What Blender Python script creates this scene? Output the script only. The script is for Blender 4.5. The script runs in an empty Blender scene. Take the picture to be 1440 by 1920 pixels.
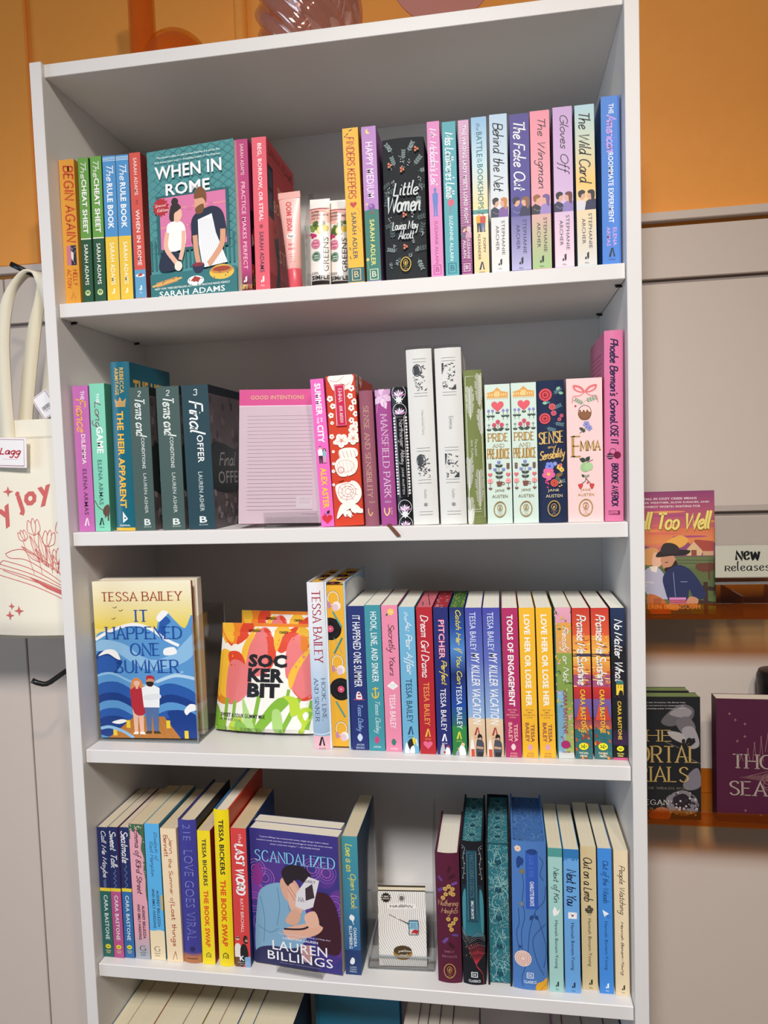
import bpy, math, random
from mathutils import Vector, Matrix
C = bpy.context.scene
COL = bpy.context.scene.collection
random.seed(7)

# ---------------------------------------------------------------- camera
cam_d = bpy.data.cameras.new('camera')
cam_d.sensor_fit = 'VERTICAL'
cam_d.sensor_height = 24.0
cam_d.sensor_width = 18.0
cam_d.lens = 1373.06 * 24.0 / 1920.0
cam_d.clip_start = 0.02
cam = bpy.data.objects.new('camera', cam_d)
COL.objects.link(cam)
cam.location = (0.62329, -0.95184, 1.455)
cam.rotation_euler = (1.50734, 0.03268, 0.15671)
C.camera = cam

# ---------------------------------------------------------------- colour management
C.view_settings.view_transform = 'Standard'
C.view_settings.look = 'None'
C.view_settings.exposure = -0.22
C.view_settings.gamma = 1.0
C.view_settings.use_curve_mapping = False

# ---------------------------------------------------------------- light: room daylight, one ceiling lamp, shop window on the left, plus an added fill spot
world = bpy.data.worlds.new('room_daylight')
C.world = world
world.use_nodes = True
bg = world.node_tree.nodes['Background']
bg.inputs[0].default_value = (1.0, 0.97, 0.95, 1)
bg.inputs[1].default_value = 0.10

def lamp(name, kind, loc, energy, color, aim=None, **kw):
    d = bpy.data.lights.new(name, kind)
    d.energy = energy
    d.color = color
    for k, v in kw.items():
        setattr(d, k, v)
    o = bpy.data.objects.new(name, d)
    COL.objects.link(o)
    o.location = loc
    if aim is not None:
        o.rotation_euler = (Vector(aim) - Vector(loc)).to_track_quat('-Z', 'Y').to_euler()
    return o

lamp('ceiling_lamp', 'POINT', (1.05, -1.45, 2.66), 45.0, (1.0, 0.85, 0.68), shadow_soft_size=0.035)
lamp('added_fill_spot', 'SPOT', (0.42, -2.05, 2.95), 345.0, (1.0, 0.98, 0.97), aim=(0.40, 0.0, 0.40),
     spot_size=math.radians(74), spot_blend=1.0, shadow_soft_size=0.22)  # added unseen spot that lifts the lower shelves, not a known fixture
lamp('shop_window', 'AREA', (-2.9, -2.0, 1.5), 46.0, (0.60, 0.78, 1.0), aim=(0.7, 0.1, 1.2),
     shape='RECTANGLE', size=1.6, size_y=1.6)

# ---------------------------------------------------------------- colours and materials
def lin(h, k=1.0):
    if not isinstance(h, str):
        return h
    h = h.lstrip('#')
    if len(h) == 3:
        h = ''.join(c * 2 for c in h)
    v = []
    for i in (0, 2, 4):
        c = int(h[i:i + 2], 16) / 255.0
        c = c / 12.92 if c <= 0.04045 else ((c + 0.055) / 1.055) ** 2.4
        v.append(min(0.90, c * k))
    return (v[0], v[1], v[2], 1.0)

def mixc(a, b, f):
    a, b = lin(a), lin(b)
    return tuple(a[i] + (b[i] - a[i]) * f for i in range(4))

def node_mat(name):
    m = bpy.data.materials.new(name)
    m.use_nodes = True
    nt = m.node_tree
    p = nt.nodes['Principled BSDF']
    return m, nt, p

def noise_bump(nt, p, scale, strength, dist=0.001, detail=3.0):
    tc = nt.nodes.new('ShaderNodeTexCoord')
    n = nt.nodes.new('ShaderNodeTexNoise')
    n.inputs['Scale'].default_value = scale
    n.inputs['Detail'].default_value = detail
    b = nt.nodes.new('ShaderNodeBump')
    b.inputs['Strength'].default_value = strength
    b.inputs['Distance'].default_value = dist
    nt.links.new(tc.outputs['Object'], n.inputs['Vector'])
    nt.links.new(n.outputs['Fac'], b.inputs['Height'])
    nt.links.new(b.outputs['Normal'], p.inputs['Normal'])
    return n

def plain(name, col, rough=0.5, metal=0.0, bump=None, spec=0.5, vary=0.0):
    m, nt, p = node_mat(name)
    c = lin(col)
    p.inputs['Base Color'].default_value = c
    p.inputs['Roughness'].default_value = rough
    p.inputs['Metallic'].default_value = metal
    p.inputs['Specular IOR Level'].default_value = spec
    if bump:
        n = noise_bump(nt, p, *bump)
        if vary:
            r = nt.nodes.new('ShaderNodeMix')
            r.data_type = 'RGBA'
            r.inputs[6].default_value = c
            r.inputs[7].default_value = tuple(x * (1 - vary) for x in c[:3]) + (1,)
            nt.links.new(n.outputs['Fac'], r.inputs[0])
            nt.links.new(r.outputs[2], p.inputs['Base Color'])
    return m

def printed(name, rough, bump=None, metal=0.0, spec=0.5, coat=0.0):
    m, nt, p = node_mat(name)
    a = nt.nodes.new('ShaderNodeAttribute')
    a.attribute_name = 'Col'
    nt.links.new(a.outputs['Color'], p.inputs['Base Color'])
    p.inputs['Roughness'].default_value = rough
    p.inputs['Metallic'].default_value = metal
    p.inputs['Specular IOR Level'].default_value = spec
    p.inputs['Coat Weight'].default_value = coat
    if bump:
        noise_bump(nt, p, *bump)
    return m

def clear(name, tint, f0=0.04, rough=0.02, body=None, body_fac=0.0, f90=0.8):
    """thin clear plastic or glass: tinted transparency under a fresnel gloss"""
    m = bpy.data.materials.new(name)
    m.use_nodes = True
    nt = m.node_tree
    nt.nodes.clear()
    out = nt.nodes.new('ShaderNodeOutputMaterial')
    tr = nt.nodes.new('ShaderNodeBsdfTransparent')
    tr.inputs[0].default_value = lin(tint)
    gl = nt.nodes.new('ShaderNodeBsdfGlossy')
    gl.inputs['Roughness'].default_value = rough
    lw = nt.nodes.new('ShaderNodeLayerWeight')
    lw.inputs[0].default_value = 0.35
    mr = nt.nodes.new('ShaderNodeMapRange')
    mr.inputs[3].default_value = f0
    mr.inputs[4].default_value = f90
    pw = nt.nodes.new('ShaderNodeMath')
    pw.operation = 'POWER'
    pw.inputs[1].default_value = 2.5
    nt.links.new(lw.outputs['Facing'], pw.inputs[0])
    nt.links.new(pw.outputs[0], mr.inputs[0])
    base = tr
    if body:
        df = nt.nodes.new('ShaderNodeBsdfDiffuse')
        df.inputs[0].default_value = lin(body)
        mb = nt.nodes.new('ShaderNodeMixShader')
        mb.inputs[0].default_value = body_fac
        nt.links.new(tr.outputs[0], mb.inputs[1])
        nt.links.new(df.outputs[0], mb.inputs[2])
        base = mb
    mx = nt.nodes.new('ShaderNodeMixShader')
    nt.links.new(mr.outputs[0], mx.inputs[0])
    nt.links.new(base.outputs[0], mx.inputs[1])
    nt.links.new(gl.outputs[0], mx.inputs[2])
    nt.links.new(mx.outputs[0], out.inputs[0])
    return m

def pages_mat():
    m, nt, p = node_mat('book_pages')
    a = nt.nodes.new('ShaderNodeAttribute')
    a.attribute_name = 'Col'
    tc = nt.nodes.new('ShaderNodeTexCoord')
    mp = nt.nodes.new('ShaderNodeMapping')
    mp.inputs['Scale'].default_value = (1600, 3, 3)
    n = nt.nodes.new('ShaderNodeTexNoise')
    n.inputs['Scale'].default_value = 1.0
    n.inputs['Detail'].default_value = 1.0
    mx = nt.nodes.new('ShaderNodeMix')
    mx.data_type = 'RGBA'
    mx.blend_type = 'MULTIPLY'
    mx.inputs[0].default_value = 0.16
    nt.links.new(tc.outputs['Object'], mp.inputs[0])
    nt.links.new(mp.outputs[0], n.inputs['Vector'])
    nt.links.new(a.outputs['Color'], mx.inputs[6])
    nt.links.new(n.outputs['Fac'], mx.inputs[7])
    nt.links.new(mx.outputs[2], p.inputs['Base Color'])
    p.inputs['Roughness'].default_value = 0.8
    p.inputs['Specular IOR Level'].default_value = 0.2
    return m

M = {}
M['matte'] = printed('printed_matte_card', 0.55, (900, 0.05, 0.0004))
M['gloss'] = printed('printed_gloss_card', 0.33, (300, 0.03, 0.0004), spec=0.4)
M['cloth'] = printed('printed_book_cloth', 0.75, (2500, 0.25, 0.0004), spec=0.3)
M['foil'] = printed('printed_foil', 0.28, None, metal=0.9)
M['pages'] = pages_mat()
M['canvas'] = printed('printed_cotton_canvas', 0.9, (1400, 0.35, 0.0006), spec=0.2)
M['pouch'] = printed('printed_foil_pouch', 0.3, (40, 0.25, 0.003), spec=0.6)
M['white'] = plain('white_melamine', '#dfdcda', 0.42, 0, (420, 0.06, 0.0006), 0.4)
M['orange'] = plain('orange_wall_paint', '#f6a248', 0.6, 0, (45, 0.25, 0.004), 0.3, 0.06)
M['slat'] = plain('white_slat_panel_paint', '#cec1b7', 0.55, 0, (60, 0.08, 0.002), 0.3)
M['groove'] = plain('slat_groove', '#8d837f', 0.8)
M['floor'] = plain('shop_floor_boards', '#a08b78', 0.6, 0, (12, 0.1, 0.002), 0.3, 0.2)
M['black'] = plain('black_coated_metal', '#141416', 0.35)
M['steel'] = plain('bright_pin_metal', '#b9b3a4', 0.25, 0.9)
M['acrylic'] = clear('clear_acrylic', '#f7f8f8', 0.02, 0.03, f90=0.42)
M['acryl_edge'] = clear('clear_acrylic_polished_edge', '#dfe4e5', 0.08, 0.1, '#e6ecee', 0.18)
M['amber'] = clear('amber_acrylic', '#fbd8a6', 0.03, 0.05, '#e8802a', 0.05)
M['film'] = clear('clear_plastic_film', '#fbfbfb', 0.03, 0.08)
M['orange_glass'] = clear('orange_glass', '#fee8c4', 0.05, 0.03, '#ee6a10', 0.26)
M['pink_glass'] = clear('pink_glass', '#f8e4de', 0.16, 0.04, '#dcaaa4', 0.14)
M['decal'] = plain('pink_wall_paint', '#d08d86', 0.6, 0, (45, 0.2, 0.003), 0.3)

# ---------------------------------------------------------------- objects
def tag(o, label=None, cat=None, group=None, kind=None):
    if label: o['label'] = label
    if cat: o['category'] = cat
    if group: o['group'] = group
    if kind: o['kind'] = kind
    return o

def empty(name, mat=None):
    o = bpy.data.objects.new(name, None)
    o.empty_display_size = 0.02
    COL.objects.link(o)
    if mat is not None:
        o.matrix_world = mat
    return o

class MB:
    """collects polygons with one colour each (or one per corner) into ONE mesh object"""
    def __init__(s):
        s.v = []; s.f = []; s.c = []; s.m = []; s.sm = []
    def poly(s, pts, col='#ffffff', mi=0, smooth=False):
        i = len(s.v)
        n = len(pts)
        s.v.extend(tuple(p) for p in pts)
        s.f.append(tuple(range(i, i + n)))
        if isinstance(col, list):
            s.c.extend(lin(c) for c in col)
        else:
            s.c.extend([lin(col)] * n)
        s.m.append(mi)
        s.sm.append(smooth)
    def mesh_faces(s, verts, faces, col, mi=0, smooth=False):
        i = len(s.v)
        s.v.extend(tuple(p) for p in verts)
        s.c.extend([lin(col)] * len(verts))
        for f in faces:
            s.f.append(tuple(i + k for k in f))
            s.m.append(mi)
            s.sm.append(smooth)
    def box(s, x0, x1, y0, y1, z0, z1, col='#ffffff', mi=0, bev=0.0):
        if bev <= 0:
            P = [(x0, y0, z0), (x1, y0, z0), (x1, y1, z0), (x0, y1, z0), (x0, y0, z1), (x1, y0, z1), (x1, y1, z1), (x0, y1, z1)]
            s.mesh_faces(P, [(3, 2, 1, 0), (4, 5, 6, 7), (0, 1, 5, 4), (1, 2, 6, 5), (2, 3, 7, 6), (3, 0, 4, 7)], col, mi)
            return
        b = bev
        V = []; F = []
        for sx in (0, 1):
            for sy in (0, 1):
                for sz in (0, 1):
                    X = (x0, x1)[sx]; Y = (y0, y1)[sy]; Z = (z0, z1)[sz]
                    dx = b if sx == 0 else -b; dy = b if sy == 0 else -b; dz = b if sz == 0 else -b
                    V += [(X, Y + dy, Z + dz), (X + dx, Y, Z + dz), (X + dx, Y + dy, Z)]
        k = lambda sx, sy, sz, a: (sx * 4 + sy * 2 + sz) * 3 + a
        for t in (0, 1):
            F += [[k(t, 0, 0, 0), k(t, 1, 0, 0), k(t, 1, 1, 0), k(t, 0, 1, 0)], [k(0, t, 0, 1), k(1, t, 0, 1), k(1, t, 1, 1), k(0, t, 1, 1)],
                  [k(0, 0, t, 2), k(1, 0, t, 2), k(1, 1, t, 2), k(0, 1, t, 2)]]
            for u in (0, 1):
                F += [[k(t, u, 0, 0), k(t, u, 1, 0), k(t, u, 1, 1), k(t, u, 0, 1)], [k(t, 0, u, 0), k(t, 1, u, 0), k(t, 1, u, 2), k(t, 0, u, 2)],
                      [k(0, t, u, 1), k(1, t, u, 1), k(1, t, u, 2), k(0, t, u, 2)]]
                for w in (0, 1):
                    F += [[k(t, u, w, 0), k(t, u, w, 1), k(t, u, w, 2)]]
        ctr = Vector(((x0 + x1) / 2, (y0 + y1) / 2, (z0 + z1) / 2))
        G = []
        for f in F:
            p = [Vector(V[i]) for i in f]
            n = (p[1] - p[0]).cross(p[2] - p[0])
            c = sum(p, Vector()) / len(p)
            G.append(tuple(f) if n.dot(c - ctr) > 0 else tuple(reversed(f)))
        s.mesh_faces(V, G, col, mi)
    def grid(s, fn, nu, nv, col, mi=0, smooth=True, closed_u=False):
        V = [fn(i / nu, j / nv) for j in range(nv + 1) for i in range(nu + 1)]
        F = []
        for j in range(nv):
            for i in range(nu):
                a = j * (nu + 1) + i
                F.append((a, a + 1, a + nu + 2, a + nu + 1))
        s.mesh_faces(V, F, col, mi, smooth)
    def tube(s, pts, r, col='#ffffff', mi=0, n=12, cap=True):
        pts = [Vector(p) for p in pts]
        rs = r if isinstance(r, (list, tuple)) else [r] * len(pts)
        V = []; F = []
        up = Vector((0.31, 0.17, 0.93))
        for i, p in enumerate(pts):
            d = (pts[min(i + 1, len(pts) - 1)] - pts[max(i - 1, 0)]).normalized()
            a = d.cross(up)
            if a.length < 1e-4: a = d.cross(Vector((1, 0, 0)))
            a.normalize(); b = d.cross(a)
            up = b.cross(d) if False else up
            for k in range(n):
                t = 2 * math.pi * k / n
                V.append(p + a * (rs[i] * math.cos(t)) + b * (rs[i] * math.sin(t)))
        for i in range(len(pts) - 1):
            for k in range(n):
                F.append((i * n + k, i * n + (k + 1) % n, (i + 1) * n + (k + 1) % n, (i + 1) * n + k))
        if cap:
            F.append(tuple(range(n - 1, -1, -1)))
            F.append(tuple((len(pts) - 1) * n + k for k in range(n)))
        s.mesh_faces(V, F, col, mi, True)
    def build(s, name, mats, parent=None, mat=None):
        me = bpy.data.meshes.new(name)
        me.from_pydata(s.v, [], s.f)
        for m in (mats if isinstance(mats, (list, tuple)) else [mats]):
            me.materials.append(m)
        me.polygons.foreach_set('material_index', s.m)
        me.polygons.foreach_set('use_smooth', s.sm)
        at = me.color_attributes.new('Col', 'FLOAT_COLOR', 'POINT')
        flat = []
        for c in s.c:
            flat.extend(c)
        at.data.foreach_set('color', flat)
        me.update()
        o = bpy.data.objects.new(name, me)
        COL.objects.link(o)
        if parent is not None:
            o.parent = parent
        if mat is not None:
            o.matrix_world = mat
        return o

# ---------------------------------------------------------------- lettering: two stroke alphabets and the built-in sans
CAPS = {
'A': '70|0,0 35,100 70,0;13,35 57,35', 'B': '60|0,0 0,100;~0,100 35,100 52,88 50,62 30,52 0,52;~0,52 38,52 60,38 58,12 35,0 0,0',
'C': '70|~68,82 50,98 28,98 6,75 2,45 10,15 32,0 52,2 70,18', 'D': '68|0,0 0,100;~0,100 35,98 62,78 68,50 60,20 35,2 0,0',
'E': '52|0,0 0,100;0,100 50,100;0,52 42,52;0,0 52,0', 'F': '50|0,0 0,100;0,100 50,100;0,50 40,50',
'G': '74|~68,82 50,98 28,98 6,75 2,45 10,15 32,0 54,2 70,14;70,14 70,45;70,45 44,45', 'H': '68|0,0 0,100;68,0 68,100;0,52 68,52',
'I': '8|4,0 4,100', 'J': '40|~36,100 37,60 35,15 16,0 0,18', 'K': '64|0,0 0,100;60,100 0,45;20,62 64,0', 'L': '50|0,100 0,0;0,0 50,0',
'M': '84|0,0 6,100 42,20 78,100 84,0', 'N': '68|0,0 0,100 68,0 68,100', 'O': '78|~39,100 10,85 0,50 10,15 39,0 68,15 78,50 68,85 39,100',
'P': '58|0,0 0,100;~0,100 38,100 58,86 56,58 36,46 0,46', 'Q': '78|~39,100 10,85 0,50 10,15 39,0 68,15 78,50 68,85 39,100;45,25 76,-10',
'R': '62|0,0 0,100;~0,100 38,100 58,86 56,60 36,48 0,48;28,48 62,0', 'S': '54|~52,84 40,98 20,99 4,86 6,66 28,52 48,38 53,18 38,2 16,0 0,14',
'T': '64|0,100 64,100;32,100 32,0', 'U': '66|~0,100 0,60 2,20 20,1 46,1 64,20 66,60 66,100', 'V': '68|0,100 34,0 68,100',
'W': '100|0,100 24,0 50,90 76,0 100,100', 'X': '64|0,0 64,100;0,100 64,0', 'Y': '64|0,100 32,48 64,100;32,48 32,0', 'Z': '60|0,100 60,100 0,0 60,0',
'2': '54|~2,78 14,98 40,98 50,76 40,50 0,2;0,2 54,2', '3': '52|~2,84 20,99 44,94 44,64 20,54;~20,54 48,48 50,14 26,0 0,14',
'8': '54|~27,100 6,80 27,54 50,26 27,0 4,26 27,54 48,80 27,100', "'": '8|6,100 2,78', ',': '10|6,8 0,-18', '.': '10|2,0 6,6', '-': '36|2,42 34,42',
'&': '74|~70,40 40,2 8,10 6,40 40,66 46,92 26,100 16,80 70,2', '!': '8|4,100 4,30;4,2 5,8', '?': '40|0,85 20,100 38,80 18,45 18,30;18,0 19,5',
}
LOW = {
'a': '82|~60,82 36,100 6,70 6,25 28,0 52,22 64,66;66,98 65,26;~65,26 69,4 84,8', 'b': '70|~4,200 4,20 30,0 62,30 60,80 32,98 4,70',
'c': '64|~60,84 36,100 6,66 8,20 34,0 64,22', 'd': '82|~60,80 36,100 6,68 6,22 28,0 52,22 64,60;66,200 65,26;~65,26 69,4 84,8',
'e': '64|~6,48 40,56 56,78 38,100 10,80 4,40 20,4 44,2 66,22', 'f': '50|~52,178 38,198 24,180 22,100 20,-60 6,-85;2,95 46,100',
'g': '76|~64,86 38,100 6,70 8,26 32,4 60,36;~66,96 62,0 50,-80 22,-88 4,-60', 'h': '74|0,200 0,0;~0,55 24,95 52,92 58,50 58,12 74,2',
'i': '22|~8,98 8,20 22,2;8,135 10,142', 'j': '30|~18,98 16,-40 4,-85 -18,-70;18,135 20,142', 'k': '66|0,200 0,0;~50,96 28,60 0,45;~16,52 40,10 66,2',
'l': '24|~6,200 4,30 24,2', 'm': '112|0,98 0,0;~0,55 20,95 42,92 46,0;~46,55 66,95 88,92 92,20 112,2', 'n': '74|0,98 0,0;~0,55 24,95 50,92 56,20 74,2',
'o': '70|~35,100 6,75 6,25 35,0 64,25 64,75 35,100', 'p': '70|2,98 2,-90;~2,65 32,98 62,75 60,25 32,2 2,30', 'q': '72|~62,86 38,100 6,70 8,26 34,4 60,36;64,98 64,-90',
'r': '52|0,98 0,0;~0,55 22,92 48,92', 's': '54|~50,82 30,100 8,84 16,60 42,44 46,16 24,0 0,14', 't': '50|~20,170 18,30 28,2 50,12;0,105 46,108',
'u': '76|~0,98 2,30 20,2 46,20 56,60;~58,98 58,25 76,2', 'v': '62|~0,98 26,0 60,98', 'w': '96|~0,98 22,0 48,80 72,0 96,98', 'x': '64|~0,98 60,0;~58,98 2,0',
'y': '72|~0,98 6,40 28,18 56,50;~62,98 54,-20 36,-85 6,-70', 'z': '60|0,96 56,96 2,2 60,4',
}

def spline(pts, n=5):
    if len(pts) < 3:
        return pts
    closed = abs(pts[0][0] - pts[-1][0]) + abs(pts[0][1] - pts[-1][1]) < 1e-9
    out = []
    m = len(pts)
    for i in range(m - 1):
        p0 = pts[i - 1] if i > 0 else (pts[-2] if closed else pts[0])
        p1, p2 = pts[i], pts[i + 1]
        p3 = pts[i + 2] if i + 2 < m else (pts[1] if closed else pts[-1])
        for k in range(n):
            t = k / n
            out.append(tuple(0.5 * (2 * p1[a] + (p2[a] - p0[a]) * t + (2 * p0[a] - 5 * p1[a] + 4 * p2[a] - p3[a]) * t * t
                             + (3 * p1[a] - p0[a] - 3 * p2[a] + p3[a]) * t ** 3) for a in (0, 1)))
    out.append(pts[-1])
    return out

_gl = {}
def glyph(ch, script):
    key = (ch, script)
    if key in _gl:
        return _gl[key]
    src = LOW.get(ch) if ch in LOW else CAPS.get(ch, CAPS.get(ch.upper()))
    if src is None:
        return None
    w, body = src.split('|')
    k = 1.0
    if ch not in LOW and script:
        k = 1.75
    S = []
    for st in body.split(';'):
        sm = st.startswith('~')
        pts = [tuple(float(c) for c in p.split(',')) for p in st.lstrip('~').split()]
        pts = [(x * (k * 0.82 if k > 1 else 1), y * k) for x, y in pts]
        S.append(spline(pts, 5) if sm else pts)
    _gl[key] = (float(w) * (k * 0.82 if k > 1 else 1), S)
    return _gl[key]

def stroke_text(s, font):
    """lines of strokes in font units, plus cap height"""
    script = font in ('script', 'lower')
    x = 0.0
    out = []
    gap = 10 if script else 22
    for ch in s:
        if ch == ' ':
            x += 60 if script else 42
            continue
        g = glyph(ch, script)
        if g is None:
            x += 30
            continue
        w, S = g
        shear = 0.22 if font == 'script' else (0.12 if font == 'hand' else 0.0)
        for st in S:
            out.append([(x + px + shear * py, py) for px, py in st])
        x += w + gap
    return out

_bt = {}
def sans_mesh(s, weight):
    key = (s, weight)
    if key in _bt:
        return _bt[key]
    c = bpy.data.curves.new('lettering', 'FONT')
    c.body = s
    c.resolution_u = 2
    c.offset = weight
    c.space_character = 1.04
    o = bpy.data.objects.new('lettering', c)
    m = bpy.data.meshes.new_from_object(o)
    V = [(v.co.x, v.co.y) for v in m.vertices]
    F = [tuple(p.vertices) for p in m.polygons]
    bpy.data.objects.remove(o)
    bpy.data.curves.remove(c)
    bpy.data.meshes.remove(m)
    _bt[key] = (V, F)
    return V, F

def clip_half(P, a, v, keep_less):
    out = []
    n = len(P)
    for i in range(n):
        p, q = P[i], P[(i + 1) % n]
        ip = (p[a] <= v) if keep_less else (p[a] >= v)
        iq = (q[a] <= v) if keep_less else (q[a] >= v)
        if ip:
            out.append(p)
        if ip != iq:
            t = (v - p[a]) / (q[a] - p[a])
            r = [p[0] + (q[0] - p[0]) * t, p[1] + (q[1] - p[1]) * t]
            r[a] = v
            out.append(tuple(r))
    return out

def clip_rect(P, x0, x1, y0, y1):
    if all(x0 <= p[0] <= x1 and y0 <= p[1] <= y1 for p in P):
        return P
    for a, v, k in ((0, x1, True), (0, x0, False), (1, y1, True), (1, y0, False)):
        if not P:
            return P
        P = clip_half(P, a, v, k)
    return P

class Art:
    """printed surface: u = 0..1 across, t = 0..1 down; laid just above its face in thin ink layers"""
    def __init__(s, mb, fn, W, H, curved=False, mi=0, ts=1.0):
        # fn(x, y, lift) -> 3d point, x across in metres, y down in metres
        s.mb = mb; s.fn = fn; s.W = W; s.H = H; s.curved = curved; s.mi = mi; s.ts = ts
        s.lay = 0
        s.base = 0.00012 if curved else 0.00003
    def nl(s):
        s.lay += 1
    def emit(s, P, col, clip=True):
        """P metric"""
        if clip:
            P = clip_rect(P, 0, s.W, 0, s.H)
        if len(P) < 3:
            return
        ar = sum(P[i][0] * P[(i + 1) % len(P)][1] - P[(i + 1) % len(P)][0] * P[i][1] for i in range(len(P)))
        if abs(ar) < 1e-11:
            return
        if ar > 0:
            P = P[::-1]
        L = s.base + 0.00001 * s.lay
        if s.curved:
            xs = [p[0] for p in P]
            if max(xs) - min(xs) > 0.16 * s.W:
                for i in range(8):
                    Q = clip_half(clip_half(P, 0, s.W * i / 8, False), 0, s.W * (i + 1) / 8, True)
                    if len(Q) >= 3:
                        s.mb.poly([s.fn(x, y, L) for x, y in Q], col, s.mi)
                return
        s.mb.poly([s.fn(x, y, L) for x, y in P], col, s.mi)
    def q(s, u, t):
        return (u * s.W, t * s.ts * s.H)
    # --- shapes
    def P(s, pts, col, smooth=False):
        s.nl()
        Q = [s.q(*p) for p in pts]
        if smooth:
            Q = spline(Q + [Q[0]], 4)[:-1]
        s.emit(Q, col)
    def R(s, u0, u1, t0, t1, col):
        s.P([(u0, t0), (u1, t0), (u1, t1), (u0, t1)], col)
    def B(s, t0, t1, col):
        s.R(0, 1, t0, t1, col)
    def G(s, t0, t1, c0, c1, u0=0.0, u1=1.0):
        s.nl()
        x0, y0 = s.q(u0, t0); x1, y1 = s.q(u1, t1)
        L = s.base + 0.00001 * s.lay
        n = 8 if s.curved else 1
        for i in range(n):
            a = x0 + (x1 - x0) * i / n; b = x0 + (x1 - x0) * (i + 1) / n
            s.mb.poly([s.fn(a, y0, L), s.fn(a, y1, L), s.fn(b, y1, L), s.fn(b, y0, L)], [c0, c1, c1, c0], s.mi)
    def E(s, u, t, ru, rt, col, rot=0.0, n=18):
        """ellipse, radii in fractions of the width"""
        s.nl()
        x, y = s.q(u, t)
        a, b = ru * s.W, rt * s.W
        c, d = math.cos(rot), math.sin(rot)
        s.emit([(x + a * math.cos(k) * c - b * math.sin(k) * d, y + a * math.cos(k) * d + b * math.sin(k) * c)
                for k in [2 * math.pi * i / n for i in range(n)]], col)
    def C(s, u, t, r, col, n=16):
        s.E(u, t, r, r, col, 0, n)
    def ring(s, u, t, ru, rt, wf, col, n=28):
        pts = [(u + ru * math.cos(2 * math.pi * i / n), t + rt * s.W / s.H / s.ts * math.sin(2 * math.pi * i / n)) for i in range(n + 1)]
        s.L(pts, wf, col)
    def ribbon(s, P, w, col, pen=None, taper=False):
        """P metric polyline, w metric width; pen = thin/thick ratio for a broad-nib look"""
        n = len(P)
        if n < 2:
            return
        side = []
        for i in range(n):
            a, b = P[max(i - 1, 0)], P[min(i + 1, n - 1)]
            dx, dy = b[0] - a[0], b[1] - a[1]
            l = math.hypot(dx, dy) or 1e-9
            hw = w / 2
            if taper:
                hw *= 0.25 + 0.75 * math.sin(math.pi * min(1, (i + 0.3) / (n - 0.4)))
            k = 1.0
            if 0 < i < n - 1:
                ax, ay = P[i][0] - a[0], P[i][1] - a[1]
                la = math.hypot(ax, ay) or 1e-9
                cs = (ax * dx + ay * dy) / (la * l)
                k = 1.0 / max(0.55, cs)
            side.append((-dy / l * hw * k, dx / l * hw * k, dx / l, dy / l))
        for i in range(n - 1):
            (ax, ay), (bx, by) = P[i], P[i + 1]
            a, b = side[i], side[i + 1]
            if pen is not None:
                l = math.hypot(bx - ax, by - ay) or 1e-9
                f = pen[0] + (1 - pen[0]) * abs(((bx - ax) * pen[1] + (by - ay) * pen[2]) / l) ** 1.5
                a = (a[0] * f, a[1] * f); b = (b[0] * f, b[1] * f)
            s.emit([(ax + a[0], ay + a[1]), (bx + b[0], by + b[1]), (bx - b[0], by - b[1]), (ax - a[0], ay - a[1])], col)
    def L(s, pts, wf, col, smooth=False, taper=False):
        """line, width as a fraction of the face width"""
        s.nl()
        Q = [s.q(*p) for p in pts]
        if smooth:
            Q = spline(Q, 5)
        s.ribbon(Q, wf * s.W, col, None, taper)
    # --- lettering. T reads down the spine (letter tops to the right), H reads across
    def T(s, txt, t0, t1, u0, u1, col, font='bold', wt=None):
        x0, y0 = s.q(u0, t0); x1, y1 = s.q(u1, t1)
        s.text(txt, lambda f, g: (x0 + (x1 - x0) * g, y0 + (y1 - y0) * f), x1 - x0, col, font, wt, (0, 1))
    def H_(s, txt, u0, u1, t0, t1, col, font='bold', wt=None, skew=0.0):
        x0, y0 = s.q(u0, t0); x1, y1 = s.q(u1, t1)
        s.text(txt, lambda f, g: (x0 + (x1 - x0) * f, y1 + (y0 - y1) * g + skew * (f - 0.5) * (x1 - x0)), y1 - y0, col, font, wt, (1, 0))
    def text(s, txt, mp, hgt, col, font, wt, ax):
        s.nl()
        if font in ('bold', 'sans', 'light', 'black', 'ital'):
            wgt = {'bold': 0.018, 'sans': 0.004, 'light': -0.012, 'black': 0.035, 'ital': 0.014}[font] if wt is None else wt
            V, F = sans_mesh(txt, wgt)
            if not V:
                return
            if font == 'ital':
                V = [(x + 0.22 * y, y) for x, y in V]
            ax0 = min(v[0] for v in V); ax1 = max(v[0] for v in V)
            ay0 = min(v[1] for v in V); ay1 = max(v[1] for v in V)
            L = s.base + 0.00001 * s.lay
            Q = [mp((x - ax0) / (ax1 - ax0), (y - ay0) / (ay1 - ay0)) for x, y in V]
            if s.curved or getattr(s, 'text_mesh', False):
                for f in F:
                    s.emit([Q[i] for i in f], col)
            else:
                s.mb.mesh_faces([s.fn(x, y, L) for x, y in Q], F, col, s.mi)
            return
        S = stroke_text(txt, font)
        if not S:
            return
        ax0 = min(p[0] for st in S for p in st); ax1 = max(p[0] for st in S for p in st)
        ay0 = min(p[1] for st in S for p in st); ay1 = max(p[1] for st in S for p in st)
        unit = hgt / (ay1 - ay0)
        w0 = {'script': 16, 'lower': 16, 'hand': 15, 'serif': 15, 'heavy': 24}[font] if wt is None else wt
        if font == 'script':
            w0 = max(w0 * 1.55, 21)
        w = w0 * unit
        pen = None
        if font in ('serif', 'heavy'):
            pen = (0.48, 0.0, 1.0) if ax == (1, 0) else (0.48, 1.0, 0.0)
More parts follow.
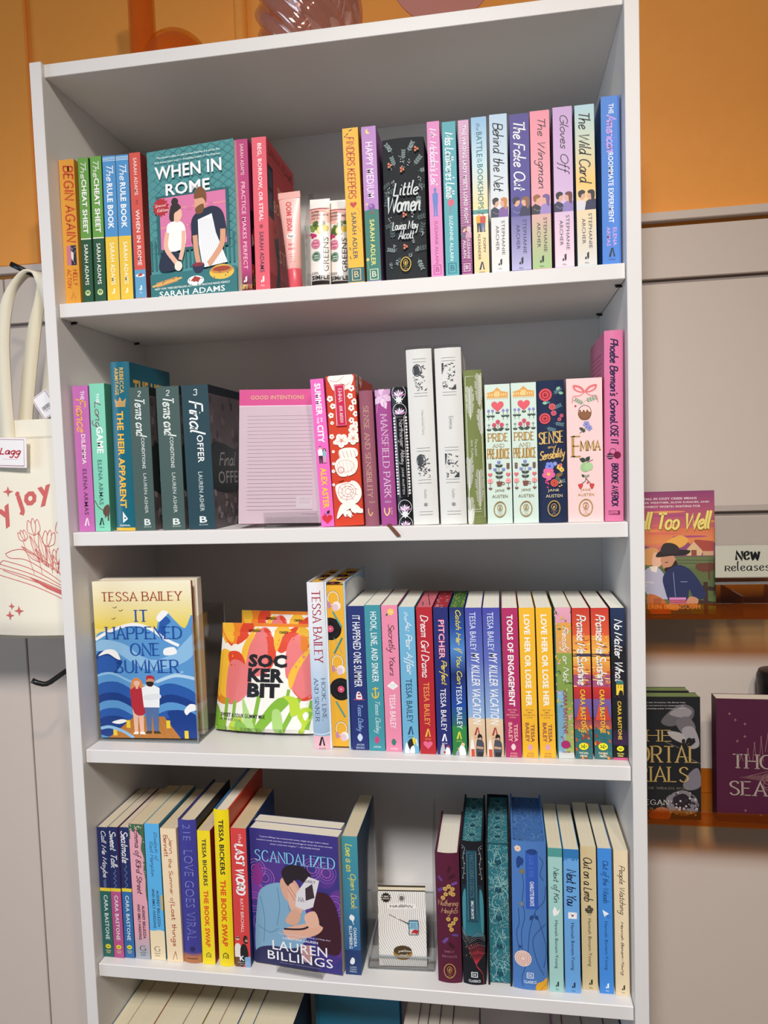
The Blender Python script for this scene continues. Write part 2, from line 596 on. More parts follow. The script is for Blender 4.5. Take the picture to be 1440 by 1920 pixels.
        for st in S:
            s.ribbon([mp((x - ax0) / (ax1 - ax0), (y - ay0) / (ay1 - ay0)) for x, y in st], w, col, pen)
            if font in ('serif', 'heavy'):
                for e, nb in ((st[0], st[1]), (st[-1], st[-2])):
                    if (abs(e[1]) < 1 or abs(e[1] - 100) < 1) and abs(e[1] - nb[1]) > 12:
                        r = 15
                        s.ribbon([mp((x - ax0) / (ax1 - ax0), (e[1] - ay0) / (ay1 - ay0)) for x in (e[0] - r, e[0] + r)], w * 0.42, col)
    # --- small ornaments
    def leaf(s, u, t, l, ang, col, wd=0.35):
        s.nl()
        x, y = s.q(u, t)
        l *= s.W
        c, d = math.cos(ang), math.sin(ang)
        P = [(0, 0), (0.3, -wd * .8), (0.6, -wd * .8), (1, 0), (0.6, wd * .8), (0.3, wd * .8)]
        s.emit([(x + l * (a * c - b * d), y + l * (a * d + b * c)) for a, b in P], col)
    def sprig(s, u, t, l, ang, col, n=5, wd=0.3, wf=0.012, lk=0.34):
        x, y = u, t
        a = s.W / (s.H * s.ts)
        e = (u + l * math.cos(ang), t + l * math.sin(ang) * a)
        s.L([(u, t), e], wf, col)
        for i in range(n):
            f = (i + 1) / n
            p = (u + (e[0] - u) * f, t + (e[1] - t) * f)
            s.leaf(p[0], p[1], l * lk, ang + 0.8, col, wd)
            s.leaf(p[0], p[1], l * lk, ang - 0.8, col, wd)
    def flower(s, u, t, r, col, cc='#f2c14e', n=5, rot=0.3):
        a = s.W / (s.H * s.ts)
        for i in range(n):
            k = rot + 2 * math.pi * i / n
            s.E(u + r * .6 * math.cos(k), t + r * .6 * math.sin(k) * a, r * .5, r * .5, col, 0, 10)
        s.C(u, t, r * .3, cc, 10)
    def rose(s, u, t, r, c1, c2):
        s.C(u, t, r, c1)
        s.ring(u, t, r * .62, r * .62, r * .18, c2, 14)
        s.C(u, t, r * .3, c2, 10)
    def heart(s, u, t, r, col):
        a = s.W / (s.H * s.ts)
        P = []
        for i in range(24):
            k = 2 * math.pi * i / 24
            P.append((u + r * math.sin(k) ** 3, t - a * r * (13 * math.cos(k) - 5 * math.cos(2 * k) - 2 * math.cos(3 * k) - math.cos(4 * k)) / 16))
        s.P(P, col)
    def star(s, u, t, r, col, n=4, k=0.35, rot=0.0):
        a = s.W / (s.H * s.ts)
        s.P([(u + (r if i % 2 == 0 else r * k) * math.sin(math.pi * i / n + rot), t - a * (r if i % 2 == 0 else r * k) * math.cos(math.pi * i / n + rot)) for i in range(2 * n)], col)
    # --- publisher marks
    def dell(s, u, t, c, k=1.0, txt=True):
        a = s.W / (s.H * s.ts)
        s.P([(u - .02 * k, t - .16 * a * k), (u + .12 * k, t - .26 * a * k), (u + .12 * k, t + .12 * a * k), (u + .05 * k, t + .24 * a * k), (u, t + .2 * a * k)], c)
        s.P([(u - .04 * k, t + .02 * a * k), (u - .15 * k, t + .12 * a * k), (u - .15 * k, t + .22 * a * k), (u - .04 * k, t + .24 * a * k)], c)
        if txt:
            s.H_('DELL', u - .16 * k, u + .14 * k, t + .42 * a * k, t + .52 * a * k, c, 'sans')
    def amark(s, u, t, c, k=1.0, txt=None):
        a = s.W / (s.H * s.ts)
        s.P([(u - .2 * k, t + .28 * a * k), (u - .02 * k, t - .3 * a * k), (u + .08 * k, t - .3 * a * k), (u - .06 * k, t + .28 * a * k)], c)
        s.P([(u + .04 * k, t - .3 * a * k), (u + .1 * k, t - .3 * a * k), (u + .22 * k, t + .28 * a * k), (u + .12 * k, t + .28 * a * k)], c)
        if txt:
            s.H_(txt, u - .2 * k, u + .22 * k, t + .4 * a * k, t + .5 * a * k, c, 'sans')
    def bbox(s, u, t, c, k=1.0):
        a = s.W / (s.H * s.ts)
        w, h = .3 * k, .38 * a * k
        s.L([(u - w, t - h), (u + w, t - h), (u + w, t + h), (u - w, t + h), (u - w, t - h)], .045, c)
        s.H_('B', u - .15 * k, u + .17 * k, t - h * .62, t + h * .5, c, 'sans')
    def laurel(s, u, t, r, c, words=('PUFFIN', 'IN', 'BLOOM')):
        a = s.W / (s.H * s.ts)
        for i in range(26):
            k = 2 * math.pi * i / 26
            s.leaf(u + r * math.cos(k), t + r * 1.32 * a * math.sin(k), r * .36, k + 1.9, c, .3)
            s.leaf(u + r * .92 * math.cos(k), t + r * 1.2 * a * math.sin(k), r * .3, k + 1.1, c, .3)
        s.ring(u, t - .3 * r * a, r * .4, r * .5, r * .1, c, 16)
        s.E(u, t - .25 * r * a, r * .16, r * .3, c, .3, 10)
        for i, w in enumerate(words):
            y = t + (.34 + .25 * i) * r * a
            l = .075 * r * len(w)
            s.H_(w, u - l, u + l, y, y + .14 * r * a, c, 'sans')
    def dial(s, u, t, k=1.0, c='#2d5a2c', y='#f5ea2c', tc='#f5ea2c', txt=True):
        a = s.W / (s.H * s.ts)
        s.E(u, t, .27 * k, .22 * k, y)
        for i in range(5):
            q = 2 * math.pi * i / 5
            s.L([(u, t + .04 * a), (u + .15 * k * math.cos(q), t + .1 * a * k * math.sin(q))], .03, c)
            s.C(u + .15 * k * math.cos(q), t + .1 * a * k * math.sin(q), .035 * k, c, 8)
        if txt:
            s.H_('THE DIAL', u - .27 * k, u + .27 * k, t + .34 * a * k, t + .46 * a * k, tc, 'bold')
            s.H_('PRESS', u - .2 * k, u + .2 * k, t + .52 * a * k, t + .64 * a * k, tc, 'bold')
    def avon(s, u, t, c, k=1.0, w2='BOOKS', tc=None):
        a = s.W / (s.H * s.ts)
        s.P([(u, t - .24 * a * k), (u + .16 * k, t), (u, t + .24 * a * k), (u - .16 * k, t)], c, True)
        tc = tc or c
        s.H_('AVON', u - .22 * k, u + .22 * k, t + .38 * a * k, t + .5 * a * k, tc, 'sans')
        if w2:
            s.H_(w2, u - .24 * k, u + .24 * k, t + .56 * a * k, t + .68 * a * k, tc, 'sans')
    def dk(s, u, t, c, k=1.0):
        a = s.W / (s.H * s.ts)
        s.L([(u - .13 * k, t - .1 * a * k), (u + .13 * k, t - .1 * a * k), (u + .13 * k, t + .12 * a * k), (u - .13 * k, t + .12 * a * k), (u - .13 * k, t - .1 * a * k)], .03 * k, c)
        s.H_('DK', u - .09 * k, u + .09 * k, t - .05 * a * k, t + .07 * a * k, c, 'bold')
        s.H_('CLASSICS', u - .26 * k, u + .26 * k, t + .24 * a * k, t + .36 * a * k, c, 'bold')
    def person(s, u, t0, t1, wu, skin, hair, top, bottom, long_hair=False, shoes='#2a2020'):
        """small printed standing figure between t0 (crown) and t1 (feet)"""
        h = t1 - t0
        L = lambda f: t0 + h * f
        if long_hair:
            s.P([(u - wu * .3, L(.03)), (u + wu * .3, L(.03)), (u + wu * .38, L(.3)), (u - wu * .38, L(.3))], hair, True)
        s.P([(u - wu * .36, L(.5)), (u + wu * .36, L(.5)), (u + wu * .3, L(.97)), (u + wu * .06, L(.97)), (u, L(.6)), (u - wu * .08, L(.97)), (u - wu * .3, L(.97))], bottom)
        s.P([(u - wu * .3, L(.955)), (u - wu * .04, L(.955)), (u - wu * .08, L(1)), (u - wu * .42, L(1))], shoes)
        s.P([(u + wu * .04, L(.955)), (u + wu * .32, L(.955)), (u + wu * .42, L(1)), (u + wu * .04, L(1))], shoes)
        s.P([(u - wu * .1, L(.14)), (u + wu * .1, L(.14)), (u + wu * .46, L(.2)), (u + wu * .4, L(.54)), (u - wu * .4, L(.54)), (u - wu * .46, L(.2))], top)
        s.R(u - wu * .08, u + wu * .08, L(.12), L(.18), skin)
        s.P([(u - wu * .18, L(.02)), (u + wu * .18, L(.02)), (u + wu * .19, L(.09)), (u, L(.145)), (u - wu * .19, L(.09))], skin, True)
        s.P([(u - wu * .22, L(.07)), (u - wu * .18, L(-.01)), (u, L(-.025)), (u + wu * .2, L(0)), (u + wu * .23, L(.07)), (u + wu * .1, L(.035)), (u - wu * .1, L(.035))], hair)
    def couple(s, t0, t1, hairL, hairR, topL, topR, skin='#e2b195', flip=False):
        """two printed head-and-shoulder figures facing each other across the spine"""
        h = t1 - t0
        L = lambda f: t0 + h * f
        X = (lambda u: 1 - u) if flip else (lambda u: u)
        s.P([(X(-.02), L(1.02)), (X(.0), L(.6)), (X(.2), L(.45)), (X(.46), L(.6)), (X(.56), L(1.02))], topL)
        s.P([(X(.42), L(1.02)), (X(.5), L(.58)), (X(.74), L(.42)), (X(1.02), L(.5)), (X(1.02), L(1.02))], topR)
        s.P([(X(.18), L(.1)), (X(.42), L(.14)), (X(.47), L(.28)), (X(.4), L(.42)), (X(.28), L(.5)), (X(.18), L(.4))], skin, True)
        s.P([(X(.12), L(.3)), (X(.1), L(.06)), (X(.3), L(-.04)), (X(.46), L(.05)), (X(.42), L(.16)), (X(.28), L(.2)), (X(.22), L(.36))], hairL, True)
        s.P([(X(.84), L(.1)), (X(.6), L(.14)), (X(.54), L(.28)), (X(.6), L(.42)), (X(.72), L(.5)), (X(.84), L(.4))], skin, True)
        s.P([(X(.9), L(.62)), (X(.95), L(.1)), (X(.75), L(-.02)), (X(.58), L(.06)), (X(.62), L(.16)), (X(.74), L(.2)), (X(.78), L(.5))], hairR, True)
        s.L([(X(.1), L(.7)), (X(.3), L(.84)), (X(.46), L(.8))], .03, mixc(topL, '#ffffff', .25))
# ================================================================ the room
LI, RI = 0.0176, 0.7824          # inner faces of the bookcase sides
DB = 0.2609                      # depth to the back panel
ZT = (2.0016, 2.0191)            # top board
ZA, ZB, ZC, ZD, ZE = 1.6952, 1.3736, 1.0567, 0.7319, 0.4120   # shelf tops
SHELF_T = 0.0195
FR = 0.0071                      # shelves sit back this far from the side panels

def slab(name, x0, x1, y0, y1, z0, z1, mat, parent=None, bev=0.0, kind=None):
    b = MB(); b.box(x0, x1, y0, y1, z0, z1, bev=bev)
    o = b.build(name, M[mat], parent)
    if kind: o['kind'] = kind
    return o

slab('floor', -3.2, 4.2, -4.2, 0.285, -0.05, 0.0, 'floor', kind='structure')
wl = MB()
wl.box(-3.2, 4.2, 0.285, 0.40, 0.0, 3.3)
wl.box(-3.2, -0.184, 0.276, 0.2852, 1.835, 3.3, bev=0.003)
wl.grid(lambda u, v: (0.2085 - 0.0115 * math.cos(math.pi * u), 0.2852 - 0.0115 * math.sin(math.pi * u), 1.835 + v * 1.46), 10, 1, '#ffffff')
o = wl.build('wall_back', M['orange']); o['kind'] = 'structure'
sl = MB()
for z0, z1 in ((1.7335, 1.8135), (1.3645, 1.7255), (0.0, 1.3575)):
    for x0, x1 in ((-3.2, -0.2585), (-0.2555, 4.2)):
        sl.box(x0, x1, 0.2750, 0.2848, z0, z1, bev=0.0012)
o = sl.build('wall_slats', M['slat']); o['kind'] = 'structure'
slab('wall_groove', -3.2, 4.2, 0.2825, 0.2849, 0.0, 1.815, 'groove', kind='structure')
slab('trim_1', -3.2, 4.2, 0.2690, 0.2850, 1.8210, 1.8345, 'slat', bev=0.0012, kind='structure')
b = MB()
b.mesh_faces([(0.5515 + 0.09 * math.cos(k), 0.2838, 2.2611 + 0.096 * math.sin(k)) for k in [2 * math.pi * i / 48 for i in range(48)]]
             + [(0.5515 + 0.09 * math.cos(k), 0.2849, 2.2611 + 0.096 * math.sin(k)) for k in [2 * math.pi * i / 48 for i in range(48)]],
             [tuple(range(48))] + [(i, (i + 1) % 48, 48 + (i + 1) % 48, 48 + i) for i in range(48)], '#ffffff')
o = b.build('wall_decal', M['decal'])
tag(o, 'dusty pink round dot on the orange wall above the bookcase', 'wall decal')

# ================================================================ the bookcase
case = empty('bookcase', Matrix.Translation((0.4, 0.13, 0)))
tag(case, 'tall white laminate bookcase with open shelves full of colourful books', 'bookcase')
INV = Matrix.Translation((-0.4, -0.13, 0))
def case_part(b, name, mat, parent=None):
    o = b.build(name, M[mat], parent or case)
    if parent is None: o.matrix_parent_inverse = INV
    else: o.matrix_parent_inverse = Matrix.Identity(4)
    return o
for x0, x1, xf, sg in ((0.0, LI, LI, 1), (RI, 0.8, RI, -1)):
    b = MB(); b.box(x0, x1, 0.0, DB + 0.004, 0.0, 2.0197, bev=0.0006)
    for z in [0.5 + 0.064 * i for i in range(23)]:
        for y in (0.037, 0.222):
            P = [(xf + sg * 0.00025, y + 0.0035 * math.cos(k), z + 0.0035 * math.sin(k)) for k in [2 * math.pi * i / 12 for i in range(12)]]
            b.poly(P if sg > 0 else P[::-1])
    case_part(b, 'side_panel', 'white')
b = MB(); b.box(LI, RI, FR, DB, ZT[0], ZT[1], bev=0.0006); case_part(b, 'top_board', 'white')
b = MB(); b.box(LI + 0.0002, RI - 0.0002, DB, DB + 0.004, 0.05, 2.0186); case_part(b, 'back_panel', 'white')
b = MB(); b.box(LI, RI, 0.02, 0.036, 0.0, 0.0625, bev=0.0006); case_part(b, 'kick_board', 'white')
for z in (ZA, ZB, ZC, ZD, ZE, 0.082):
    b = MB(); b.box(LI + 0.0012, RI - 0.0008, FR, DB - 0.0004, z - SHELF_T, z, bev=0.0009)
    sh = case_part(b, 'shelf', 'white')
    if z > 1.3:
        for xs, sg in ((LI, 1), (RI, -1)):
            for y in (0.037, 0.222):
                p = MB()
                p.tube([(xs, y, z - SHELF_T - 0.0022), (xs + sg * 0.008, y, z - SHELF_T - 0.0022)], 0.0015, mi=0, n=10)
                p.box(min(xs + sg * 0.002, xs + sg * 0.009), max(xs + sg * 0.002, xs + sg * 0.009), y - 0.0024, y + 0.0024, z - SHELF_T - 0.0012, z - SHELF_T - 0.0002)
                case_part(p, 'shelf_pin', 'black', sh)

# ================================================================ book builder
CREAM = '#f8f1e4'
def art_on(mb, face, w, h, d, curved=False, bulge=0.0, ts=1.0):
    if face == 'spine':
        return Art(mb, lambda x, y, l: (-w / 2 + x, bulge * (2 * x / w - 1) ** 2 - l, h - y), w, h, curved, 0, ts)
    if face == 'right':
        return Art(mb, lambda x, y, l: (w / 2 + l, x, h - y), d, h, False, 0, ts)
    if face == 'left':
        return Art(mb, lambda x, y, l: (-w / 2 - l, d - x, h - y), d, h, False, 0, ts)
    if face == 'top':
        return Art(mb, lambda x, y, l: (-w / 2 + x, y, h + l), w, d, False, 0, ts)

def make_book(root, w, h, d, kind, base, spine=None, right=None, left=None, top=None, ts=1.0, mat='matte',
              rcol=None, lcol=None, page=CREAM, fore=None, forecol=None, sleeve=False):
    cv = MB(); pg = MB()
    rc = rcol or base; lc = lcol or base
    if kind == 'pb':
        e = 0.0005
        cv.box(-w / 2, w / 2, 0, 0.0007, 0, h, base)
        cv.box(w / 2 - e, w / 2, 0.0007, d, 0, h, rc)
        cv.box(-w / 2, -w / 2 + e, 0.0007, d, 0, h, lc)
        pg.box(-w / 2 + e, w / 2 - e, 0.0007, d - 0.0006, 0.0004, h - 0.0006, page)
        bulge = 0.0
    elif kind == 'case':                       # slipcase: closed all round
        cv.box(-w / 2, w / 2, 0, d, 0, h, base, bev=0.0008)
        bulge = 0.0
    elif kind == 'fore':                       # fore-edge turned to the front
        e = 0.0026
        for sx, cc in ((-1, lc), (1, rc)):
            x0 = sx * w / 2; x1 = x0 - sx * e
            cv.box(min(x0, x1), max(x0, x1), 0, d, 0, h, cc, bev=0.0005)
        cv.box(-w / 2 + e, w / 2 - e, d - 0.003, d, 0, h, base)
        pg.box(-w / 2 + e, w / 2 - e, 0.0035, d - 0.004, 0.003, h - 0.003, forecol or page)
        bulge = 0.0
        if fore:
            fore(Art(pg, lambda x, y, l: (-w / 2 + e + x, 0.0035 - l, h - 0.003 - y), w - 2 * e, h - 0.006))
    else:
        e = 0.0026; bulge = 0.0034
        n = 14
        yb = lambda u: bulge * (2 * u - 1) ** 2
        for i in range(n):
            a, c = i / n, (i + 1) / n
            xa, xc = -w / 2 + w * a, -w / 2 + w * c
            ya, yc = yb(a), yb(c)
            k = 0.0014
            cv.mesh_faces([(xa, ya, 0), (xc, yc, 0), (xc, yc, h), (xa, ya, h), (xa, ya + k, 0), (xc, yc + k, 0), (xc, yc + k, h), (xa, ya + k, h)],
                          [(0, 1, 2, 3), (5, 4, 7, 6), (3, 2, 6, 7), (1, 0, 4, 5)], base)
        cv.box(w / 2 - e, w / 2, bulge - 0.0002, d, 0, h, rc, bev=0.0004)
        cv.box(-w / 2, -w / 2 + e, bulge - 0.0002, d, 0, h, lc, bev=0.0004)
        pg.box(-w / 2 + e, w / 2 - e, 0.0052, d - 0.0045, 0.003, h - 0.0035, page)
    if spine: spine(art_on(cv, 'spine', w, h, d, bulge > 0, bulge, ts))
    if right: right(art_on(cv, 'right', w, h, d))
    if left: left(art_on(cv, 'left', w, h, d))
    if top:
        tb = pg if pg.f else cv
        zz = h if kind in ('pb', 'case') else h - 0.003
        e2 = 0.0005 if kind in ('pb', 'case') else 0.0026
        top(Art(tb, lambda x, y, l: (-w / 2 + e2 + x, 0.0053 * (kind == 'hc') + 0.0008 + y, zz - (0.0006 if kind == 'pb' else 0.0005 * (kind == 'hc')) + l), w - 2 * e2, d - 0.012))
    cv.build('cover', M[mat], root)
    if pg.f:
        pg.build('pages', M['pages'], root)
    if sleeve:
        f = MB(); k = 0.0006
        f.box(-w / 2 - k, w / 2 + k, -k - 0.0004, 0.06, 0.0, h + 0.004)
        f.f = [q for i, q in enumerate(f.f) if i in (2, 3, 5)]; f.m = f.m[:3]; f.sm = f.sm[:3]
        f.build('plastic_sleeve', M['film'], root)
    return root

def stand(key, G, z, label, group, kind='pb', d=0.132, name=None, **kw):
    cx, y, w, h, s = G
    ang = math.atan2(s, h)
    lift = abs(math.sin(ang)) * w / 2
    nm = name or {'pb': 'paperback_book', 'hc': 'hardcover_book', 'fore': 'hardcover_book', 'case': 'boxed_book'}[kind]
    root = empty(nm, Matrix.Translation((cx, y, z + lift + 0.0003)) @ Matrix.Rotation(ang, 4, 'Y'))
    tag(root, label, 'book', group)
    make_book(root, w, h, d, kind, **kw)
    return root

def face_out(x, y, z, yaw, pitch, wid, hgt, thick, label, group, kind='pb', name=None, roll=0.0, **kw):
    """book turned cover to the front; x, y, z = its lower left front corner"""
    h = hgt
    M4 = (Matrix.Translation((x, y, z)) @ Matrix.Rotation(math.radians(yaw), 4, 'Z') @ Matrix.Rotation(-math.radians(pitch), 4, 'X')
          @ Matrix.Rotation(-math.radians(roll), 4, 'Y')
          @ Matrix.Rotation(-math.pi / 2, 4, 'Z') @ Matrix.Translation((-thick / 2, 0, 0)))
    M4 = Matrix.Translation((0, 0, abs(math.sin(math.radians(pitch))) * thick + wid * max(0, -math.sin(math.radians(roll))) + 0.0003)) @ M4
    nm = name or {'pb': 'paperback_book', 'hc': 'hardcover_book'}[kind]
    root = empty(nm, M4)
    tag(root, label, 'book', group)
    make_book(root, thick, h, wid, kind, **kw)
    return root
GA={
 'begin_again':(0.0290,0.0270,0.0228,0.2032,0.0014),
 'cheat1':(0.0520,0.0270,0.0155,0.2034,0.0038),
 'cheat2':(0.0708,0.0270,0.0165,0.2033,0.0042),
 'rule1':(0.0910,0.0270,0.0189,0.2022,0.0036),
 'rule2':(0.1110,0.0270,0.0184,0.2017,0.0033),
 'rome':(0.1322,0.0270,0.0164,0.2028,0.0010),
 'practice':(0.2860,0.0270,0.0175,0.2053,0.0018),
 'beg':(0.3098,0.0270,0.0202,0.2057,0.0027),
 'finders':(0.4401,0.0270,0.0210,0.2048,-0.0023),
 'happy':(0.4636,0.0270,0.0193,0.2044,-0.0012),
 'little':(0.5069,0.0270,0.0547,0.1855,0.0001),
 'malcolm':(0.5482,0.0270,0.0161,0.2019,-0.0009),
 'latt':(0.5677,0.0270,0.0174,0.1995,-0.0001),
 'wrong':(0.5868,0.0270,0.0135,0.1996,-0.0005),
 'battle':(0.6058,0.0270,0.0192,0.2014,0.0001),
 'behind':(0.6298,0.0270,0.0220,0.2024,0.0007),
 'fake':(0.6566,0.0270,0.0246,0.1999,0.0004),
 'wing':(0.6827,0.0270,0.0240,0.2013,-0.0003),
 'gloves':(0.7108,0.0270,0.0237,0.2030,-0.0003),
 'wild':(0.7388,0.0270,0.0237,0.2026,-0.0014),
 'american':(0.7687,0.0270,0.0225,0.2098,0.0001),
}
GB={
 'fiance':(0.0323,0.0225,0.0241,0.2086,0.0014),
 'longg':(0.0571,0.0225,0.0228,0.2106,0.0024),
 'heir':(0.0909,0.0225,0.0287,0.2393,0.0038),
 'terms1':(0.1224,0.0225,0.0302,0.2023,0.0007),
 'terms2':(0.1657,0.0225,0.0338,0.2016,0.0001),
 'final':(0.2078,0.0225,0.0392,0.2012,-0.0018),
 'summer':(0.3890,0.0225,0.0183,0.2007,-0.0081),
 'emmared':(0.4190,0.0225,0.0408,0.2037,-0.0059),
 'sensem':(0.4503,0.0225,0.0187,0.1821,-0.0035),
 'mans':(0.4738,0.0225,0.0213,0.1826,-0.0039),
 'north':(0.4964,0.0225,0.0197,0.1843,-0.0047),
 'wm':(0.5240,0.0225,0.0340,0.2329,-0.0040),
 'we':(0.5610,0.0225,0.0348,0.2325,-0.0027),
 'pers':(0.5923,0.0180,0.0238,0.2013,-0.0021),
 'pp1':(0.6220,0.0180,0.0323,0.1814,-0.0003),
 'pp2':(0.6557,0.0180,0.0319,0.1818,-0.0006),
 'ss':(0.6905,0.0180,0.0351,0.1830,-0.0015),
 'emmap':(0.7311,0.0180,0.0442,0.1837,0.0001),
 'phoebe':(0.7666,0.0180,0.0232,0.2417,0.0022),
}
GC={
 'hookhc':(0.3657,0.0332,0.0245,0.2385,-0.0016),
 'yellow':(0.3924,0.0350,0.0295,0.2386,-0.0003),
 'happ':(0.4208,0.0354,0.0239,0.2046,-0.0003),
 'hook':(0.4450,0.0344,0.0227,0.2060,-0.0006),
 'secretly':(0.4690,0.0333,0.0225,0.2060,-0.0008),
 'aupair':(0.4933,0.0295,0.0218,0.2043,-0.0007),
 'dream':(0.5171,0.0283,0.0215,0.2042,-0.0002),
 'pitch':(0.5397,0.0284,0.0197,0.2040,-0.0005),
 'catch':(0.5607,0.0273,0.0195,0.2039,0.0003),
 'kill1':(0.5847,0.0247,0.0222,0.2040,-0.0013),
 'kill2':(0.6086,0.0253,0.0227,0.2038,-0.0017),
 'tools':(0.6330,0.0254,0.0210,0.2034,-0.0017),
 'love1':(0.6552,0.0257,0.0203,0.2036,-0.0016),
 'love2':(0.6783,0.0268,0.0206,0.2034,-0.0025),
 'ready':(0.7017,0.0267,0.0213,0.2037,-0.0017),
 'prom1':(0.7253,0.0274,0.0224,0.2029,-0.0020),
 'prom2':(0.7504,0.0282,0.0226,0.2027,-0.0028),
 'nomat':(0.7719,0.0273,0.0186,0.2029,-0.0016),
}
GD={
 'call':(0.0266,0.0229,0.0168,0.2005,0.0010),
 'sweet':(0.0439,0.0225,0.0160,0.2016,0.0004),
 'seat':(0.0601,0.0240,0.0156,0.2013,0.0014),
 'emma83':(0.0814,0.0240,0.0232,0.2074,-0.0003),
 'eliz':(0.1056,0.0245,0.0230,0.2085,-0.0001),
 'jenn':(0.1326,0.0230,0.0244,0.2033,-0.0009),
 'viral':(0.1591,0.0231,0.0284,0.2170,0.0012),
 'swapp':(0.1850,0.0237,0.0195,0.2023,0.0011),
 'swaph':(0.2119,0.0217,0.0227,0.2351,0.0024),
 'lastw':(0.2372,0.0239,0.0236,0.2082,0.0018),
 'openb':(0.4010,0.0256,0.0226,0.2033,0.0010),
 'wuth':(0.5387,0.0244,0.0334,0.1865,-0.0001),
 'darkw':(0.5727,0.0244,0.0314,0.2049,0.0003),
 'teal':(0.6077,0.0265,0.0327,0.2054,0.0005),
 'jane':(0.6483,0.0232,0.0461,0.2090,0.0017),
 'kin':(0.6837,0.0235,0.0185,0.2022,0.0008),
 'you':(0.7053,0.0239,0.0202,0.2013,0.0003),
 'limb':(0.7290,0.0327,0.0204,0.2018,-0.0003),
 'woods':(0.7502,0.0276,0.0181,0.2027,-0.0009),
 'people':(0.7709,0.0264,0.0182,0.2019,-0.0008),
}
# ================================================================ top shelf of books
RA = 'books on the top bookcase shelf'
def A_(key, label, **kw):
    return stand(key, GA[key], ZA, label, RA, ts=0.975, **kw)

def f(a):
    a.T('BEGIN AGAIN', .045, .575, .28, .88, '#bf4526', 'hand', 17)
    a.R(.22, .52, .6, .735, '#c4778c'); a.R(.5, .86, .598, .737, '#22233f')
    for i in range(14): a.C(.53 + .3 * random.random(), .605 + .125 * random.random(), .022, '#e8d9c6', 6)
    a.P([(.52, .64), (.66, .655), (.64, .70), (.52, .69)], '#e4dccf', True)
    a.T('HELLY', .77, .88, .58, .86, '#bf4526', 'hand'); a.T('ACTON', .765, .895, .18, .44, '#bf4526', 'hand')
    a.L([(.38, .975), (.52, .93), (.68, .975)], .07, '#c77f3c')
A_('begin_again', 'mustard yellow paperback with red hand lettering, first book on the top shelf', kind='pb', base='#dd9c33', spine=f)

def cheat(a):
    a.B(0, .565, '#659d42'); a.B(.565, 1, '#1d4f35'); a.B(.558, .566, '#e6ecd9')
    for i in range(40): a.C(random.random(), .03 + .53 * random.random(), .03, '#7fb257', 6)
    a.T('The', .035, .145, .25, .8, '#f4f6ea', 'script', 14); a.T('CHEAT SHEET', .15, .525, .28, .76, '#f6f7f0', 'bold', .03)
    a.T('SARAH ADAMS', .6, .885, .3, .66, '#f0f2e6', 'bold', .01)
    a.C(.5, .94, .26, '#cfdf9c'); a.C(.5, .937, .15, '#2c6a40'); a.L([(.5, .925), (.5, .955)], .05, '#cfdf9c')
for k, w in (('cheat1', 'left'), ('cheat2', 'right')):
    A_(k, 'thin green paperback, %s one of the two beside the mustard book' % w, kind='pb', base='#2a5a37', spine=cheat)

def rule(a):
    a.B(0, .56, '#4a8fc8'); a.B(.56, 1, '#e9c03c')
    for t in (.012, .022, .032): a.B(t, t + .004, '#cfe2f2')
    a.T('The', .07, .175, .28, .85, '#f4f8fb', 'script', 14); a.T('RULE BOOK', .19, .505, .26, .72, '#f7fafc', 'bold', .03)
    a.T('SARAH ADAMS', .6, .895, .34, .68, '#fbf6df', 'sans'); a.dell(.5, .94, '#f8edc4', .9, False)
for k, w in (('rule1', 'left'), ('rule2', 'right')):
    A_(k, 'blue and yellow paperback, %s one of the matching pair on the top shelf' % w, kind='pb', base='#d8b03a', spine=rule, lcol='#4a8fc8', rcol='#4a8fc8')

def f(a):
    a.B(.805, 1, '#5d9cc2')
    a.T('SARAH ADAMS', .035, .29, .36, .66, '#f6e4dc', 'sans'); a.L([(.4, .325), (.6, .33), (.42, .345), (.62, .352)], .05, '#7e2b2b', True)
    a.T('WHEN IN ROME', .39, .775, .34, .7, '#fbeee8', 'bold', .008)
    a.E(.5, .845, .42, .13, '#f1ece6'); a.P([(.3, .84), (.66, .825), (.7, .845), (.3, .852)], '#b23a34'); a.dell(.5, .93, '#f4f6f8', .9)
A_('rome', 'coral red paperback with a sky blue foot and cake picture, beside the teal cover', kind='pb', base='#cf4f44', spine=f, rcol='#8d2f2c')

